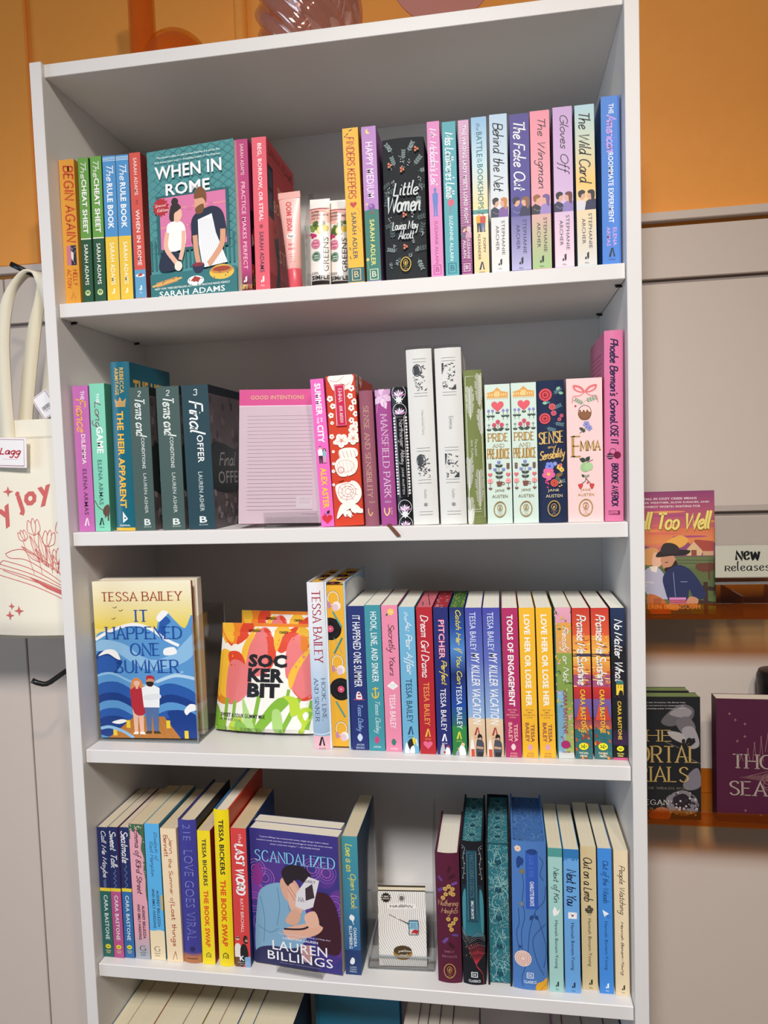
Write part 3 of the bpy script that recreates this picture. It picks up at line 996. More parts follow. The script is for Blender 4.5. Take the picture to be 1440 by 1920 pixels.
# cover turned out: couple baking
def f(a):
    a.B(0, 1, '#4f9295')
    for i in range(9):
        for j in range(13):
            u, t = i / 8, j / 18
            a.L([(u - .06, t - .03), (u + .06, t + .03)], .004, '#3c7d80'); a.L([(u + .06, t - .03), (u - .06, t + .03)], .004, '#3c7d80')
    for i in range(20): a.R(i * .05 + .012, i * .05 + .03, .6, .8, '#2d6e74')
    a.R(.1, .93, .31, .69, '#2a5f66'); a.R(.14, .9, .325, .67, '#d978a6')
    for u in (.33, .66): a.R(u, u + .012, .325, .67, '#eaa08b')
    for t in (.4, .52): a.R(.14, .9, t, t + .006, '#eaa08b')
    for i in range(26):
        u, t = .16 + .68 * random.random(), .34 + .3 * random.random(); a.R(u, u + .05, t, t + .03, mixc('#d978a6', '#b9558a', .4 * random.random()))
    a.H_('"The modern take on the Roman Holiday is a quick, fun,', .12, .86, .05, .066, '#e8efe9', 'ital'); a.H_('flirty dream come true." -- bestselling author of The Proposal', .1, .86, .08, .096, '#e8efe9', 'ital')
    a.H_('WHEN IN', .1, .87, .115, .2, '#fbfbf6', 'bold', .022); a.H_('ROME', .22, .73, .235, .315, '#fbfbf6', 'bold', .022)
    a.star(.155, .385, .1, '#b32b34', 14, .78); a.H_('Special', .085, .22, .362, .388, '#f7d9d5', 'script'); a.H_('Edition', .11, .24, .392, .414, '#f7d9d5', 'script')
    # woman
    a.P([(.12, .81), (.13, .72), (.2, .66), (.32, .67), (.34, .8)], '#1f2740', True)
    a.P([(.24, .5), (.36, .49), (.43, .54), (.41, .67), (.2, .68), (.21, .55)], '#f6f4f1', True)
    a.L([(.22, .56), (.2, .66), (.28, .74), (.33, .78)], .05, '#e9b79e', True); a.L([(.41, .56), (.4, .66), (.36, .75)], .045, '#e9b79e', True)
    a.P([(.3, .4), (.38, .41), (.4, .46), (.35, .5), (.29, .47)], '#ecbda3', True)
    a.P([(.25, .47), (.27, .39), (.33, .365), (.39, .4), (.36, .42), (.31, .44), (.3, .49)], '#2e2522', True); a.C(.32, .36, .04, '#2e2522')
    a.E(.335, .79, .045, .05, '#f3e4d6')
    # man
    a.P([(.52, .48), (.66, .43), (.8, .43), (.88, .5), (.87, .66), (.54, .68), (.5, .58)], '#1f2740', True)
    a.P([(.58, .5), (.74, .47), (.78, .6), (.9, .8), (.62, .82), (.58, .66)], '#f2f2f4')
    for i in range(10): a.L([(.595 + .015 * i, .5), (.63 + .026 * i, .81)], .003, '#b9bdc8')
    a.L([(.86, .58), (.84, .68), (.72, .78), (.68, .8)], .06, '#d99f7f', True); a.L([(.54, .6), (.55, .7), (.57, .79)], .055, '#d99f7f', True)
    a.P([(.56, .34), (.66, .33), (.67, .4), (.63, .455), (.56, .45)], '#dda585', True); a.P([(.55, .36), (.56, .31), (.62, .285), (.68, .32), (.68, .39), (.64, .36)], '#7b4e2b', True)
    a.P([(.56, .42), (.65, .4), (.64, .455), (.57, .46)], '#7b4e2b', True)
    a.B(.83, 1, '#2f7377')
    a.P([(.5, .79), (.63, .79), (.61, .845), (.53, .85)], '#242c4a', True); a.E(.565, .795, .062, .02, '#8c2a38')
    a.E(.83, .86, .14, .075, '#e8bd4a'); a.E(.83, .845, .13, .04, '#c98a44'); a.E(.83, .84, .1, .025, '#a2402f')
    a.L([(.07, .905), (.32, .875)], .05, '#c98f58'); a.L([(.02, .912), (.37, .87)], .02, '#e3b35f')
    a.E(.53, .9, .095, .05, '#f4f1ee'); a.P([(.47, .9), (.52, .87), (.59, .885), (.56, .91)], '#a8382f')
    for i in range(14): a.C(.05 + .9 * random.random(), .85 + .08 * random.random(), .007, '#1d4a4e', 6)
    a.H_('NEW YORK TIMES BESTSELLING AUTHOR OF PRACTICE MAKES PERFECT', .05, .92, .925, .938, '#e7efe9', 'bold')
    a.H_('SARAH ADAMS', .1, .86, .95, .988, '#f5f7f2', 'bold', .012)
face_out(.1480, .0290, ZA, -6.5, 1.0, .1325, .2030, .024, 'teal cover of a couple baking in a pink kitchen, facing out on the top shelf', RA, kind='pb', base='#4f9295', right=f, lcol='#4f9295')

def f(a):
    a.G(.86, 1, '#b8397a', '#2b1a1f')
    a.T('SARAH ADAMS', .03, .235, .38, .66, '#f0cdd6', 'sans'); a.T('PRACTICE MAKES PERFECT', .28, .86, .36, .68, '#f3ced7', 'sans')
    for i in range(16): a.sprig(random.random(), 1.0, .35, -1.2 - .7 * random.random(), random.choice(['#d5683f', '#8fa04a', '#c94a4a', '#e0a04f']), 4, .4)
    a.dell(.5, .93, '#fbf4ee', 1.0)
def g(a):
    a.B(0, 1, '#9c2d62'); a.B(.45, 1, '#1e1517')
    for i in range(40): a.flower(random.random(), .45 + .55 * random.random(), .06, random.choice(['#d5683f', '#c94a4a', '#e6c7b8', '#6f8a3f']))
A_('practice', 'magenta paperback with red flowers at its foot, right of the teal cover', kind='pb', base='#b8397a', spine=f, right=g)

def f(a):
    a.T('BEG, BORROW, OR STEAL', .04, .55, .34, .66, '#fbeceb', 'bold', .014); a.flower(.5, .585, .12, '#8a2b36', '#e0566a')
    a.T('SARAH ADAMS', .62, .89, .34, .64, '#2a2a4a', 'bold', .01); a.dell(.5, .935, '#f8e8e6', .9)
def g(a):
    a.B(0, 1, '#c2454f'); a.B(.86, 1, '#a32a34')
    a.H_('SARAH ADAMS', .06, .96, .035, .1, '#7c1f2c', 'bold'); a.H_('bestselling author of', .1, .7, .115, .13, '#7c1f2c', 'sans')
    a.R(.02, .2, .16, .5, '#1d2433'); a.R(.05, .17, .19, .3, '#3a4a66'); a.R(.05, .17, .33, .44, '#3a4a66')
    a.H_('BEG', .36, .66, .24, .33, '#e9b59c', 'bold'); a.H_('BORROW', .2, .9, .36, .44, '#e9b59c', 'bold'); a.H_('OR', .5, .7, .52, .6, '#e9b59c', 'bold'); a.H_('STEAL', .36, .95, .66, .75, '#e9b59c', 'bold')
    a.P([(.2, .62), (.34, .6), (.36, .98), (.2, .98), (.28, .8)], '#1f2333', True); a.flower(.24, .56, .08, '#c23a2e', '#7c1f2c')
    for i in range(8): a.L([(.7 + .04 * i, .86), (.78 + .03 * i, .98)], .012, '#7c1f2c')
A_('beg', 'coral pink paperback with its red front cover showing, beside the pink tube', kind='pb', base='#e0586a', spine=f, right=g)

def f(a):
    a.B(.905, 1, '#17616b')
    a.T('FINDERS KEEPERS', .06, .455, .22, .7, '#b23a2b', 'hand', 13); a.heart(.5, .495, .22, '#c13a34')
    a.T('SARAH ADLER', .545, .85, .34, .64, '#243a4c', 'bold', .01)
    for i in range(9): a.L([(.72 + .14 * math.sin(i * .9), .52 + .018 * i), (.76 + .14 * math.sin(i * .9 + .5), .53 + .018 * i)], .03, '#c9702e')
    for p in ((.4, .02, .62, .01), (.22, .045, .36, .033), (.1, .055, .2, .05), (.14, .77, .2, .79), (.14, .83, .2, .85)): a.L([(p[0], p[1]), (p[2], p[3])], .05, '#3c3a34')
    a.bbox(.5, .952, '#d9c08a', .9)
A_('finders', 'golden yellow paperback with red lettering and a heart, right of the sachets', kind='pb', base='#efb530', spine=f, rcol='#c9902a')
def f(a):
    a.B(.54, 1, '#257568'); a.P([(0, .55), (.3, .535), (.5, .52), (.8, .535), (1, .545), (1, .6), (0, .6)], '#257568', True)
    a.C(.45, .032, .17, '#f0d77c'); a.C(.56, .026, .15, '#b885c5')
    a.T('HAPPY MEDIUM', .1, .46, .24, .74, '#f6e8f2', 'sans', .006)
    a.star(.2, .5, .13, '#f0d77c'); a.C(.52, .52, .23, '#7a4a9c'); a.C(.47, .512, .1, '#a377c2'); a.P([(.36, .553), (.68, .553), (.62, .565), (.42, .565)], '#8a4a3c')
    a.T('SARAH ADLER', .6, .9, .34, .66, '#efe27a', 'bold', .012)
    a.flower(.12, .86, .1, '#f0d77c', '#c1873a'); a.L([(.12, .87), (.14, .93)], .03, '#8ab65e'); a.bbox(.52, .958, '#e4ddc4', .9)
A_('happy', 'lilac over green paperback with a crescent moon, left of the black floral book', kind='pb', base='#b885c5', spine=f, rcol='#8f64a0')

def floral_black(a):
    g1, g2, w = '#4f5c5c', '#7e8d8c', '#d4dbdb'
    random.seed(3)
    for u, t, an in ((.3, .2, -1.9), (.5, .16, -1.5), (.75, .2, -.9), (.2, .3, 2.6), (.35, .36, 2.9), (.8, .33, .3), (.85, .24, -.2), (.25, .1, -2.2), (.62, .11, -1.1), (.15, .38, 1.9), (.85, .4, 1.6),
                     (.3, .6, 2.9), (.75, .58, -.3), (.3, .8, 3.4), (.4, .84, 2.2), (.7, .8, -.2), (.8, .86, 1.2), (.2, .72, -1.6), (.86, .7, -1.3)):
        a.sprig(u, t, .2 + .08 * random.random(), an, random.choice([g1, g1, g2]), 4, .34, .008)
    for u, t in ((.16, .07), (.42, .15), (.5, .19), (.64, .18), (.7, .07), (.2, .2), (.24, .32), (.88, .3), (.12, .36), (.9, .36), (.7, .55), (.15, .58), (.25, .77), (.7, .74), (.62, .83), (.85, .9), (.14, .9), (.78, .8), (.3, .88), (.93, .68)):
        for i in range(9): a.C(u + .08 * (random.random() - .5), t + .045 * (random.random() - .5), .009, w, 6)
    for u, t in ((.82, .09), (.17, .19), (.47, .23), (.5, .55), (.5, .775)):
        for k in range(3): a.C(u + .035 * math.cos(k * 2.1), t + .012 * math.sin(k * 2.1), .028, '#e08367', 10)
    a.H_('Little', .25, .84, .31, .41, w, 'script', 12); a.H_('Women', .12, .88, .415, .525, w, 'script', 12)
    a.H_('Louisa May', .2, .82, .595, .68, w, 'script', 12); a.H_('Alcott', .34, .72, .655, .72, w, 'script', 12)
    a.laurel(.5, .9, .125, '#e2be5c')
A_('little', 'thick black hardcover with white berries and coral flowers on the top shelf', kind='hc', base='#25292c', spine=floral_black, mat='cloth')

def f(a):
    a.T("Mr. Malcolm's List", .045, .41, .2, .84, '#f7e4f0', 'script', 16); a.person(.5, .43, .61, .5, '#5b7cc4', '#5b7cc4', '#5b7cc4', '#5b7cc4', False, '#5b7cc4')
    a.T('SUZANNE ALLAIN', .64, .92, .38, .62, '#b42f70', 'sans'); a.bbox(.5, .958, '#a82f6e', .95)
A_('malcolm', 'bubblegum pink paperback with a small blue gentleman, right of the black floral book', kind='pb', base='#da86be', spine=f)
def f(a):
    a.T("Miss Lattimore's Letter", .07, .51, .2, .82, '#e9f5f5', 'script', 15); a.leaf(.62, .5, .62, 1.9, '#d9607c', .5); a.L([(.6, .5), (.4, .6)], .04, '#c14a68')
    a.T('SUZANNE ALLAIN', .61, .905, .36, .62, '#eef7f6', 'sans'); a.bbox(.5, .955, '#1f5f70', .95)
A_('latt', 'turquoise paperback with a pink feather, next to the bubblegum pink one', kind='pb', base='#4ca4ae', spine=f)
def f(a):
    for i in range(60): a.B(i / 60, i / 60 + .007, '#93457d')
    a.T('THE WRONG LADY MEETS LORD RIGHT', .035, .67, .36, .72, '#f6e6f0', 'bold', .006)
    a.couple(.69, .765, '#3c2a3a', '#c4b0b8', '#57426a', '#c98aa6'); a.T('SUZANNE', .77, .9, .56, .82, '#f6e6f0', 'sans'); a.T('ALLAIN', .78, .895, .2, .46, '#f6e6f0', 'sans'); a.bbox(.5, .957, '#f3d8ea', .9)
A_('wrong', 'narrow purple paperback with fine darker stripes on the top shelf', kind='pb', base='#ac5a95', spine=f, mat='gloss')
def f(a):
    a.G(0, .3, '#8db9dc', '#c4dfe6'); a.G(.3, .58, '#c4dfe6', '#f1de9e'); a.G(.58, 1, '#f4e3b8', '#f1cd95')
    a.T('the', .04, .085, .32, .62, '#4a8196', 'script', 14); a.T('BATTLE', .095, .255, .32, .7, '#2e7079', 'bold', .012); a.T('OF', .265, .285, .52, .68, '#2e7079', 'bold'); a.T('THE', .26, .29, .34, .5, '#2e7079', 'bold'); a.T('BOOKSHOPS', .3, .59, .34, .72, '#2e7079', 'bold', .012)
    a.B(.592, .62, '#4f9a94'); a.R(0, 1, .62, .632, '#f4f0e4'); a.person(.38, .61, .735, .42, '#e0b49a', '#4a352a', '#e5a52e', '#252a44'); a.person(.64, .615, .735, .42, '#e0b49a', '#3c2a26', '#c8493f', '#5b6f9a')
    a.T('POPPY', .775, .87, .62, .8, '#4a453e', 'sans'); a.T('ALEXANDER', .745, .915, .28, .46, '#4a453e', 'sans'); a.amark(.5, .955, '#22304e', .9, 'AVON')
A_('battle', 'paperback fading from pale blue to peach, with a couple in yellow and red', kind='pb', base='#c4dfe6', spine=f)

def hockey(title, stops, tc, hl, hr, tl, tr, t1, word=None, ac='#33333f', flip=False):
    def f(a):
        for (ta, ca), (tb, cb) in zip(stops, stops[1:]): a.G(ta, tb, ca, cb)
        a.T(title, .055, t1, .2, .82, tc, 'script', 12)
        c0 = stops[-1][1]
        a.couple(.53, .65, hl, hr, tl, tr, '#dba98d', flip)
        a.T('STEPHANIE', .675, .895, .6, .78, ac, 'sans'); a.T('ARCHER', .705, .865, .26, .44, ac, 'sans'); a.dell(.5, .94, '#1c1c22', .8)
    return f
A_('behind', 'pale blue paperback with black brush script, left of the violet one', kind='pb', base='#c2d3e0', spine=hockey('Behind the Net', [(0, '#b4cde2'), (.5, '#d9e0e4'), (1, '#e8e3dc')], '#1f2230', '#25202a', '#c98446', '#2a2d4a', '#7d5aa0', .49))
A_('fake', 'deep violet paperback with white brush script, fading paler at its foot', kind='pb', base='#453b8e', spine=hockey('The Fake Out', [(0, '#42378a'), (.55, '#4a4294'), (1, '#b3b0d6')], '#f3f1f8', '#2c2440', '#8a5a3c', '#4a4a92', '#25284e', .49, ac='#2c2a58'))
A_('wing', 'rose pink paperback fading to green at its foot, right of the violet one', kind='pb', base='#e58b9f', spine=hockey('The Wingman', [(0, '#ea8fa0'), (.6, '#e5a3ad'), (.75, '#c8b79a'), (1, '#9bbf82')], '#262430', '#9a5f36', '#6f5596', '#22222c', '#9a86c4', .49))
A_('gloves', 'light mauve paperback with black script and a kissing couple at mid spine', kind='pb', base='#c8a8d2', spine=hockey('Gloves Off', [(0, '#c5a0d0'), (.5, '#d0b2d8'), (1, '#f2d3da')], '#211f2c', '#1f1c26', '#6a3a3c', '#2a2c52', '#8a78b8', .42), lcol='#8a6f94')
A_('wild', 'paperback shading from pale teal through amber to grey on the top shelf', kind='pb', base='#b9d2d4', spine=hockey('The Wild Card', [(0, '#a9ced8'), (.25, '#cfd2b4'), (.48, '#f0c46c'), (.64, '#e8d2a8'), (1, '#d6d4d0')], '#23242c', '#2a2230', '#241f2a', '#d8d5dc', '#24284c', .49), lcol='#5f7074')
def f(a):
    a.T('THE', .045, .105, .42, .68, '#f4f6fa', 'bold', .01); a.T('American', .11, .33, .3, .8, '#d9a6e4', 'script', 13); a.T('ROOMMATE EXPERIMENT', .335, .755, .36, .64, '#f6f8fb', 'bold', .012)
    a.T('ELENA', .785, .895, .58, .78, '#e0a6dc', 'sans'); a.T('ARMAS', .78, .895, .24, .44, '#e0a6dc', 'sans'); a.amark(.5, .935, '#151a2c', .85, 'ATRIA')
A_('american', 'bright blue paperback against the right side of the bookcase, top shelf', kind='pb', base='#3f7dd0', spine=f, lcol='#25518c')
# ================================================================ second shelf
RB = 'books on the second bookcase shelf'
def B_(key, label, **kw):
    return stand(key, GB[key], ZB, label, RB, **kw)
def f(a):
    a.T('THE', .035, .095, .5, .74, '#f7e9f3', 'bold'); a.T('Fiance', .09, .315, .2, .78, '#f0b64c', 'script', 14); a.T('DILEMMA', .33, .535, .42, .68, '#f8ecf4', 'bold', .012)
    a.T('ELENA ARMAS', .57, .885, .4, .66, '#4a2450', 'sans'); a.amark(.5, .935, '#f3d9ec', .8)
B_('fiance', 'orchid pink paperback, leftmost on the second shelf', kind='pb', base='#c36cb6', spine=f)
def f(a):
    a.T('THE', .065, .13, .42, .62, '#eef8f4', 'bold'); a.T('Long', .125, .3, .1, .74, '#7c3a58', 'script', 12); a.T('GAME', .29, .47, .34, .78, '#f6fbf8', 'bold', .024)
    a.T('ELENA ARMAS', .515, .82, .34, .62, '#35505c', 'sans')
    a.P([(.55, .86), (.7, .83), (.95, .82), (1, .86), (.92, .9), (.62, .89)], '#5c4034', True); a.L([(.6, .86), (.3, .84), (.12, .81), (.05, .79)], .05, '#5c4034', True); a.R(.84, .94, .88, .93, '#5c4034'); a.R(.66, .74, .88, .91, '#5c4034')
    a.amark(.42, .935, '#1c2a30', .8, 'ATRIA')
B_('longg', 'mint green paperback with a small brown cat, second from left on its shelf', kind='pb', base='#7fd0b4', spine=f, rcol='#5aa88e')
def f(a):
    a.T('REBECCA', .035, .185, .52, .72, '#e9b449', 'bold', .012); a.T('ARMITAGE', .035, .195, .26, .46, '#e9b449', 'bold', .012)
    a.P([(.24, .255), (.2, .215), (.38, .235), (.5, .205), (.62, .235), (.8, .215), (.76, .255)], '#c79a5a'); a.R(.24, .76, .256, .265, '#c79a5a')
    for i in range(5): a.C(.28 + .11 * i, .245, .03, '#6a8f8a', 8)
    a.T('THE HEIR APPARENT', .29, .865, .3, .64, '#efb843', 'black', .03)
    a.P([(.42, .885), (.68, .93), (.42, .955)], '#eef2ee'); a.C(.53, .925, .05, '#156274'); a.H_('CARDINAL', .22, .78, .964, .974, '#e8eeea', 'bold'); a.B(.983, 1, '#eab83e')
def g(a):
    a.H_('THE HEIR', .1, .9, .1, .19, '#cfa04a', 'black'); a.H_('APPARENT', .08, .92, .22, .3, '#cfa04a', 'black')
B_('heir', 'tall teal hardcover with gold lettering and a crown, on the second shelf', kind='hc', base='#17657a', spine=f, right=g, rcol='#14566a', mat='gloss')
def noir(dark, mid):
    def g(a):
        a.B(0, 1, mid); a.B(0, .06, dark)
        random.seed(5)
        for i in range(26):
            u, t = random.random(), .06 + .32 * random.random(); a.R(u, u + .06, t, t + .05, mixc('#3a3a3c', '#8d8286', random.random()))
        for i in range(30):
            u, t = random.random(), .74 + .24 * random.random(); a.leaf(u, t, .12, 6 * random.random(), mixc('#4a4a4c', '#a49a9a', random.random()))
        a.P([(0, .42), (.3, .4), (.7, .44), (1, .41), (1, .72), (0, .72)], dark, True)
        a.H_('Final', .2, .7, .46, .56, '#b9bcbc', 'script'); a.H_('OFFER', .15, .9, .6, .69, '#b9bcbc', 'sans'); a.H_('LAUREN', .1, .95, .88, .94, '#5c5a5c', 'sans')
    return g
def terms(a):
    a.H_('2', .42, .58, .028, .064, '#c9d2cd', 'hand'); a.T('Terms and', .085, .345, .28, .8, '#e4eae6', 'script', 11); a.T('CONDITIONS', .35, .565, .5, .66, '#e6ece8', 'bold', .004)
    a.T('LAUREN ASHER', .6, .88, .52, .68, '#c4cdc8', 'sans'); a.H_('B', .46, .78, .92, .965, '#dde3df', 'bold', .02); a.H_('BLOOM', .44, .8, .972, .98, '#c4cdc8', 'sans')
for k, w in (('terms1', 'left'), ('terms2', 'right')):
    B_(k, '%s one of two grey green paperbacks with white script on the second shelf' % w, kind='pb', base='#3f5652', spine=terms, right=noir('#26302f', '#6b6264'), rcol='#33413f')
def f(a):
    a.H_('3', .44, .58, .03, .07, '#d0dad8', 'hand'); a.T('Final', .11, .34, .26, .82, '#eef3f2', 'script', 10); a.T('OFFER', .345, .535, .48, .72, '#f1f5f4', 'bold', .01)
    a.T('LAUREN ASHER', .6, .875, .46, .62, '#c6d2d1', 'sans'); a.H_('B', .42, .7, .91, .955, '#dfe6e5', 'bold', .02); a.H_('BLOOM', .4, .72, .965, .974, '#c4cdc8', 'sans')
B_('final', 'thick dark teal paperback with white script, left of the pink notepad', kind='pb', base='#173c47', spine=f, right=noir('#12262e', '#6b6468'), rcol='#20282c')

# ruled notepad standing on a small clear easel
def f(a):
    a.B(0, 1, '#f5d9e6'); a.B(0, .122, '#c6277c')
    a.H_('GOOD INTENTIONS', .14, .8, .045, .075, '#c9a26a', 'sans', 0.012)
    for i in range(26):
        t = .2 + .028 * i; a.R(.1, .9, t, t + .0022, '#8f7a88')
    a.R(.7, .9, .80, .895, '#f7e3ec'); a.H_('HELLO', .74, .88, .815, .83, '#d8b3c2', 'sans'); a.H_('GOOD', .74, .86, .84, .855, '#d8b3c2', 'sans'); a.H_('THIS BELONGS', .76, .95, .93, .938, '#b894a6', 'sans')
pad = empty('ruled_notepad')
tag(pad, 'pink ruled notepad with a magenta heading band, standing on the second shelf', 'notepad')
pM = Matrix.Translation((.2625, .0190, ZB + .0072)) @ Matrix.Rotation(math.radians(9), 4, 'Z') @ Matrix.Rotation(-math.radians(9), 4, 'X') @ Matrix.Rotation(math.radians(1.2), 4, 'Y')
pad.matrix_world = pM
b = MB(); b.box(0, .1145, .0001, .008, 0, .1895, '#f5d9e6')
b.box(0, .1145, .0000, .008, .1665, .1900, '#c6277c')
f(Art(b, lambda x, y, l: (x, -l, .19 - y), .1145, .19)); b.build('ruled_sheets', M['matte'], pad)
b = MB(); b.box(-.0004, .1149, .0081, .0098, -.0004, .1902, '#b0246e'); b.build('backing_board', M['matte'], pad)
b = MB(); b.box(-.0012, .1157, -.0013, -.0010, -.0014, .166); b.build('clear_sleeve', M['film'], pad)
es = empty('display_easel', Matrix.Translation((.300, .020, ZB)) @ Matrix.Rotation(math.radians(9), 4, 'Z'))
tag(es, 'small clear acrylic easel under the pink notepad', 'display easel')
b = MB(); b.box(0, .075, -.006, .055, 0.0002, .0022); b.build('foot_plate', M['acrylic'], es)
b = MB(); b.box(0, .075, -.006, -.0042, .0022, .022); b.build('front_lip', M['acrylic'], es)
b = MB(); b.mesh_faces([(0, .018, .0022), (.075, .018, .0022), (.075, .036, .11), (0, .036, .11), (0, .020, .0022), (.075, .020, .0022), (.075, .038, .11), (0, .038, .11)],
    [(0, 1, 2, 3), (5, 4, 7, 6), (3, 2, 6, 7), (1, 5, 6, 2), (4, 0, 3, 7)], '#ffffff'); b.build('back_rest', M['acrylic'], es)

def f(a):
    a.T('SUMMER', .03, .245, .28, .74, '#fbf3f6', 'bold', .03); a.T('IN', .262, .288, .56, .72, '#fbf3f6', 'bold'); a.T('THE', .255, .3, .28, .44, '#fbf3f6', 'bold'); a.T('CITY', .31, .43, .26, .74, '#fbf3f6', 'bold', .03)
    a.person(.36, .455, .57, .42, '#e6c2ad', '#1f1a1c', '#f4f2f1', '#17171b'); a.person(.66, .47, .57, .34, '#e0b49a', '#201a1c', '#8fb0c6', '#c8a0b4', True)
    a.T('ALEX ASTER', .6, .875, .26, .72, '#f3c52f', 'bold', .03)
    a.heart(.5, .948, .4, '#cf2434'); a.leaf(.5, .915, .36, -.9, '#1c2a22'); a.L([(.45, .925), (.3, .91)], .05, '#1c2a22')
B_('summer', 'hot pink leaning paperback with yellow author lettering, right of the notepad', kind='pb', base='#e866bb', spine=f)
def f(a):
    c, l = '#f7efe8', '#c2402c'
    random.seed(11)
    a.P([(.12, .0), (.9, 0), (.86, .07), (.6, .1), (.45, .06), (.28, .1), (.16, .06)], c, True); a.L([(.15, .03), (.4, .04), (.62, .01)], .012, l, True); a.L([(.5, .05), (.66, .07), (.84, .05)], .012, l, True)
    for u, t, r in ((.86, .09, .1), (.8, .14, .09), (.93, .18, .1), (.82, .22, .1), (.95, .26, .09), (.8, .3, .09), (.92, .33, .1), (.12, .15, .1), (.2, .2, .09), (.12, .26, .09), (.14, .31, .06), (.1, .4, .08), (.2, .44, .07), (.12, .5, .05), (.1, .58, .05), (.08, .63, .06), (.06, .72, .05)):
        a.flower(u, t, r, c, l, 5, random.random())
    for u, t, r in ((.42, .43, .22), (.82, .42, .2), (.85, .36, .16)):
        a.flower(u, t, r, c, '#e9b9a8', 5, .4)
        for k in range(5): a.L([(u, t), (u + r * .75 * math.cos(.4 + 1.257 * k), t + r * .155 * math.sin(.4 + 1.257 * k))], .008, l)
    a.P([(.3, .5), (.55, .48), (.9, .49), (.92, .54), (.6, .55), (.38, .56)], c, True)
    a.P([(.22, .56), (.5, .53), (.86, .55), (.92, .6), (.8, .65), (.5, .67), (.26, .66), (.14, .6)], c, True); a.ring(.34, .625, .1, .1, .02, l); a.ring(.5, .6, .28, .2, .012, '#d98a78')
    for i in range(5): a.L([(.3 + .12 * i, .57), (.36 + .12 * i, .65)], .008, '#d98a78')
    a.P([(.12, .73), (.4, .71), (.75, .7), (.95, .74), (.98, .8), (.8, .85), (.45, .86), (.2, .82)], c, True)
    for u, t, r in ((.5, .77, .3), (.52, .77, .2), (.54, .77, .1)): a.ring(u, t, r, r * .9, .012, l, 18)
    for k in range(9): a.L([(.5 + .12 * math.cos(k * .7), .77 + .02 * math.sin(k * .7)), (.52 + .36 * math.cos(k * .7 + .35), .775 + .062 * math.sin(k * .7 + .35))], .01, l)
    for k in range(7): a.L([(.2 + .1 * k, .92 - .008 * (k % 3)), (.26 + .1 * k, .865)], .01, l)
    for k in range(5): a.L([(.3 + .13 * k, .5), (.36 + .13 * k, .545)], .01, l)
    a.P([(.55, .66), (.66, .7), (.5, .705)], '#cf452e', True); a.P([(.3, .675), (.42, .69), (.24, .7)], '#cf452e', True)
    a.P([(.1, .95), (.25, .86), (.5, .85), (.8, .86), (.95, .9), (.7, .88), (.4, .9)], c, True)
    for i in range(6): a.leaf(.3 + .1 * i, .87 + .01 * (i % 3), .3, 1.9 - .3 * i, c, .3)
    a.R(.29, .64, .06, .335, '#c92a52'); a.L([(.31, .067), (.62, .067), (.62, .328), (.31, .328), (.31, .067)], .012, '#f3d9dd')
    a.T('EMMA', .09, .175, .42, .54, '#f8e6e8', 'serif'); a.T('JANE AUSTEN', .2, .31, .43, .53, '#f8e6e8', 'serif')
    a.R(.42, .58, .9, .918, c); a.H_('CLASSICS', .36, .66, .927, .936, c, 'bold')
def g(a):
    random.seed(2)
    for i in range(40): a.flower(random.random(), random.random(), .07, '#e6d8d2', '#a83a2c')
B_('emmared', 'red boxed book covered in large white flowers, on the second shelf', kind='case', base='#cf452e', spine=f, right=g, mat='gloss', d=.14)
def f(a):
    a.T('SENSE AND SENSIBILITY', .115, .785, .3, .66, '#d9b793', 'serif', 11); a.T('AUSTEN', .818, .83, .36, .8, '#d9b793', 'sans'); a.L([(.3, .87), (.3, .9), (.45, .925), (.6, .9)], .08, '#d8b070', True)
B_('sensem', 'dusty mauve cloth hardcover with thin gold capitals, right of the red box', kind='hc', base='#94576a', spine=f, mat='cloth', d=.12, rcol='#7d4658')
def f(a):
    for i in range(6): a.leaf(.46, .05, .75, -2.6 + 1.0 * i, '#e3c3e0' if i % 2 else '#cfa2cc', .32)
    a.leaf(.42, .06, .8, 1.2, '#ead0e6', .3); a.L([(.06, .17), (.18, .1)], .02, '#e3c3e0')
    a.T('MANSFIELD PARK', .185, .79, .32, .72, '#ecd9e8', 'serif', 11); a.T('AUSTEN', .818, .832, .3, .7, '#e4c8df', 'sans')
    a.L([(.26, .87), (.26, .9), (.4, .925), (.56, .9), (.56, .87)], .08, '#e6c98e', True); a.T('& CO', .87, .92, .66, .76, '#e6c98e', 'sans')
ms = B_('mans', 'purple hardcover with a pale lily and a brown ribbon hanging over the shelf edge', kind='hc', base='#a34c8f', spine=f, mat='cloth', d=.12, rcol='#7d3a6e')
def f(a):
    w, p = '#e6e6e8', '#b77fb4'
    a.B(0, 1, '#17171b')
    for t in (.03, .16, .86, .98):
        for k in range(7): a.leaf(.5, t + .035, .46, -math.pi / 2 + (k - 3) * .42, w if k % 2 else p, .2)
        a.ring(.5, t + .01, .46, .5, .03, w, 20)
    for t in (.09, .92):
        for k in range(8): a.leaf(.5, t, .3, k * .785, w, .25)
    for sd in (.1, .9):
        for i in range(26):
            t = .22 + .022 * i
            a.E(sd, t, .08, .08, w, 0, 8); a.C(sd + (.04 if i % 2 else -.04), t + .006, .04, p if i % 3 == 0 else '#17171b', 6)
    a.R(.2, .8, .21, .8, '#101013'); a.L([(.22, .214), (.78, .214), (.78, .796), (.22, .796), (.22, .214)], .02, '#c9c9cc')
    a.T('Northanger Abbey', .235, .555, .32, .74, '#eaeaec', 'lower', 14); a.T('JANE AUSTEN', .58, .775, .4, .58, '#c6c6ca', 'sans')
B_('north', 'black hardcover patterned with white and lilac shells, left of the two white books', kind='hc', base='#17171b', spine=f, mat='gloss', d=.12)
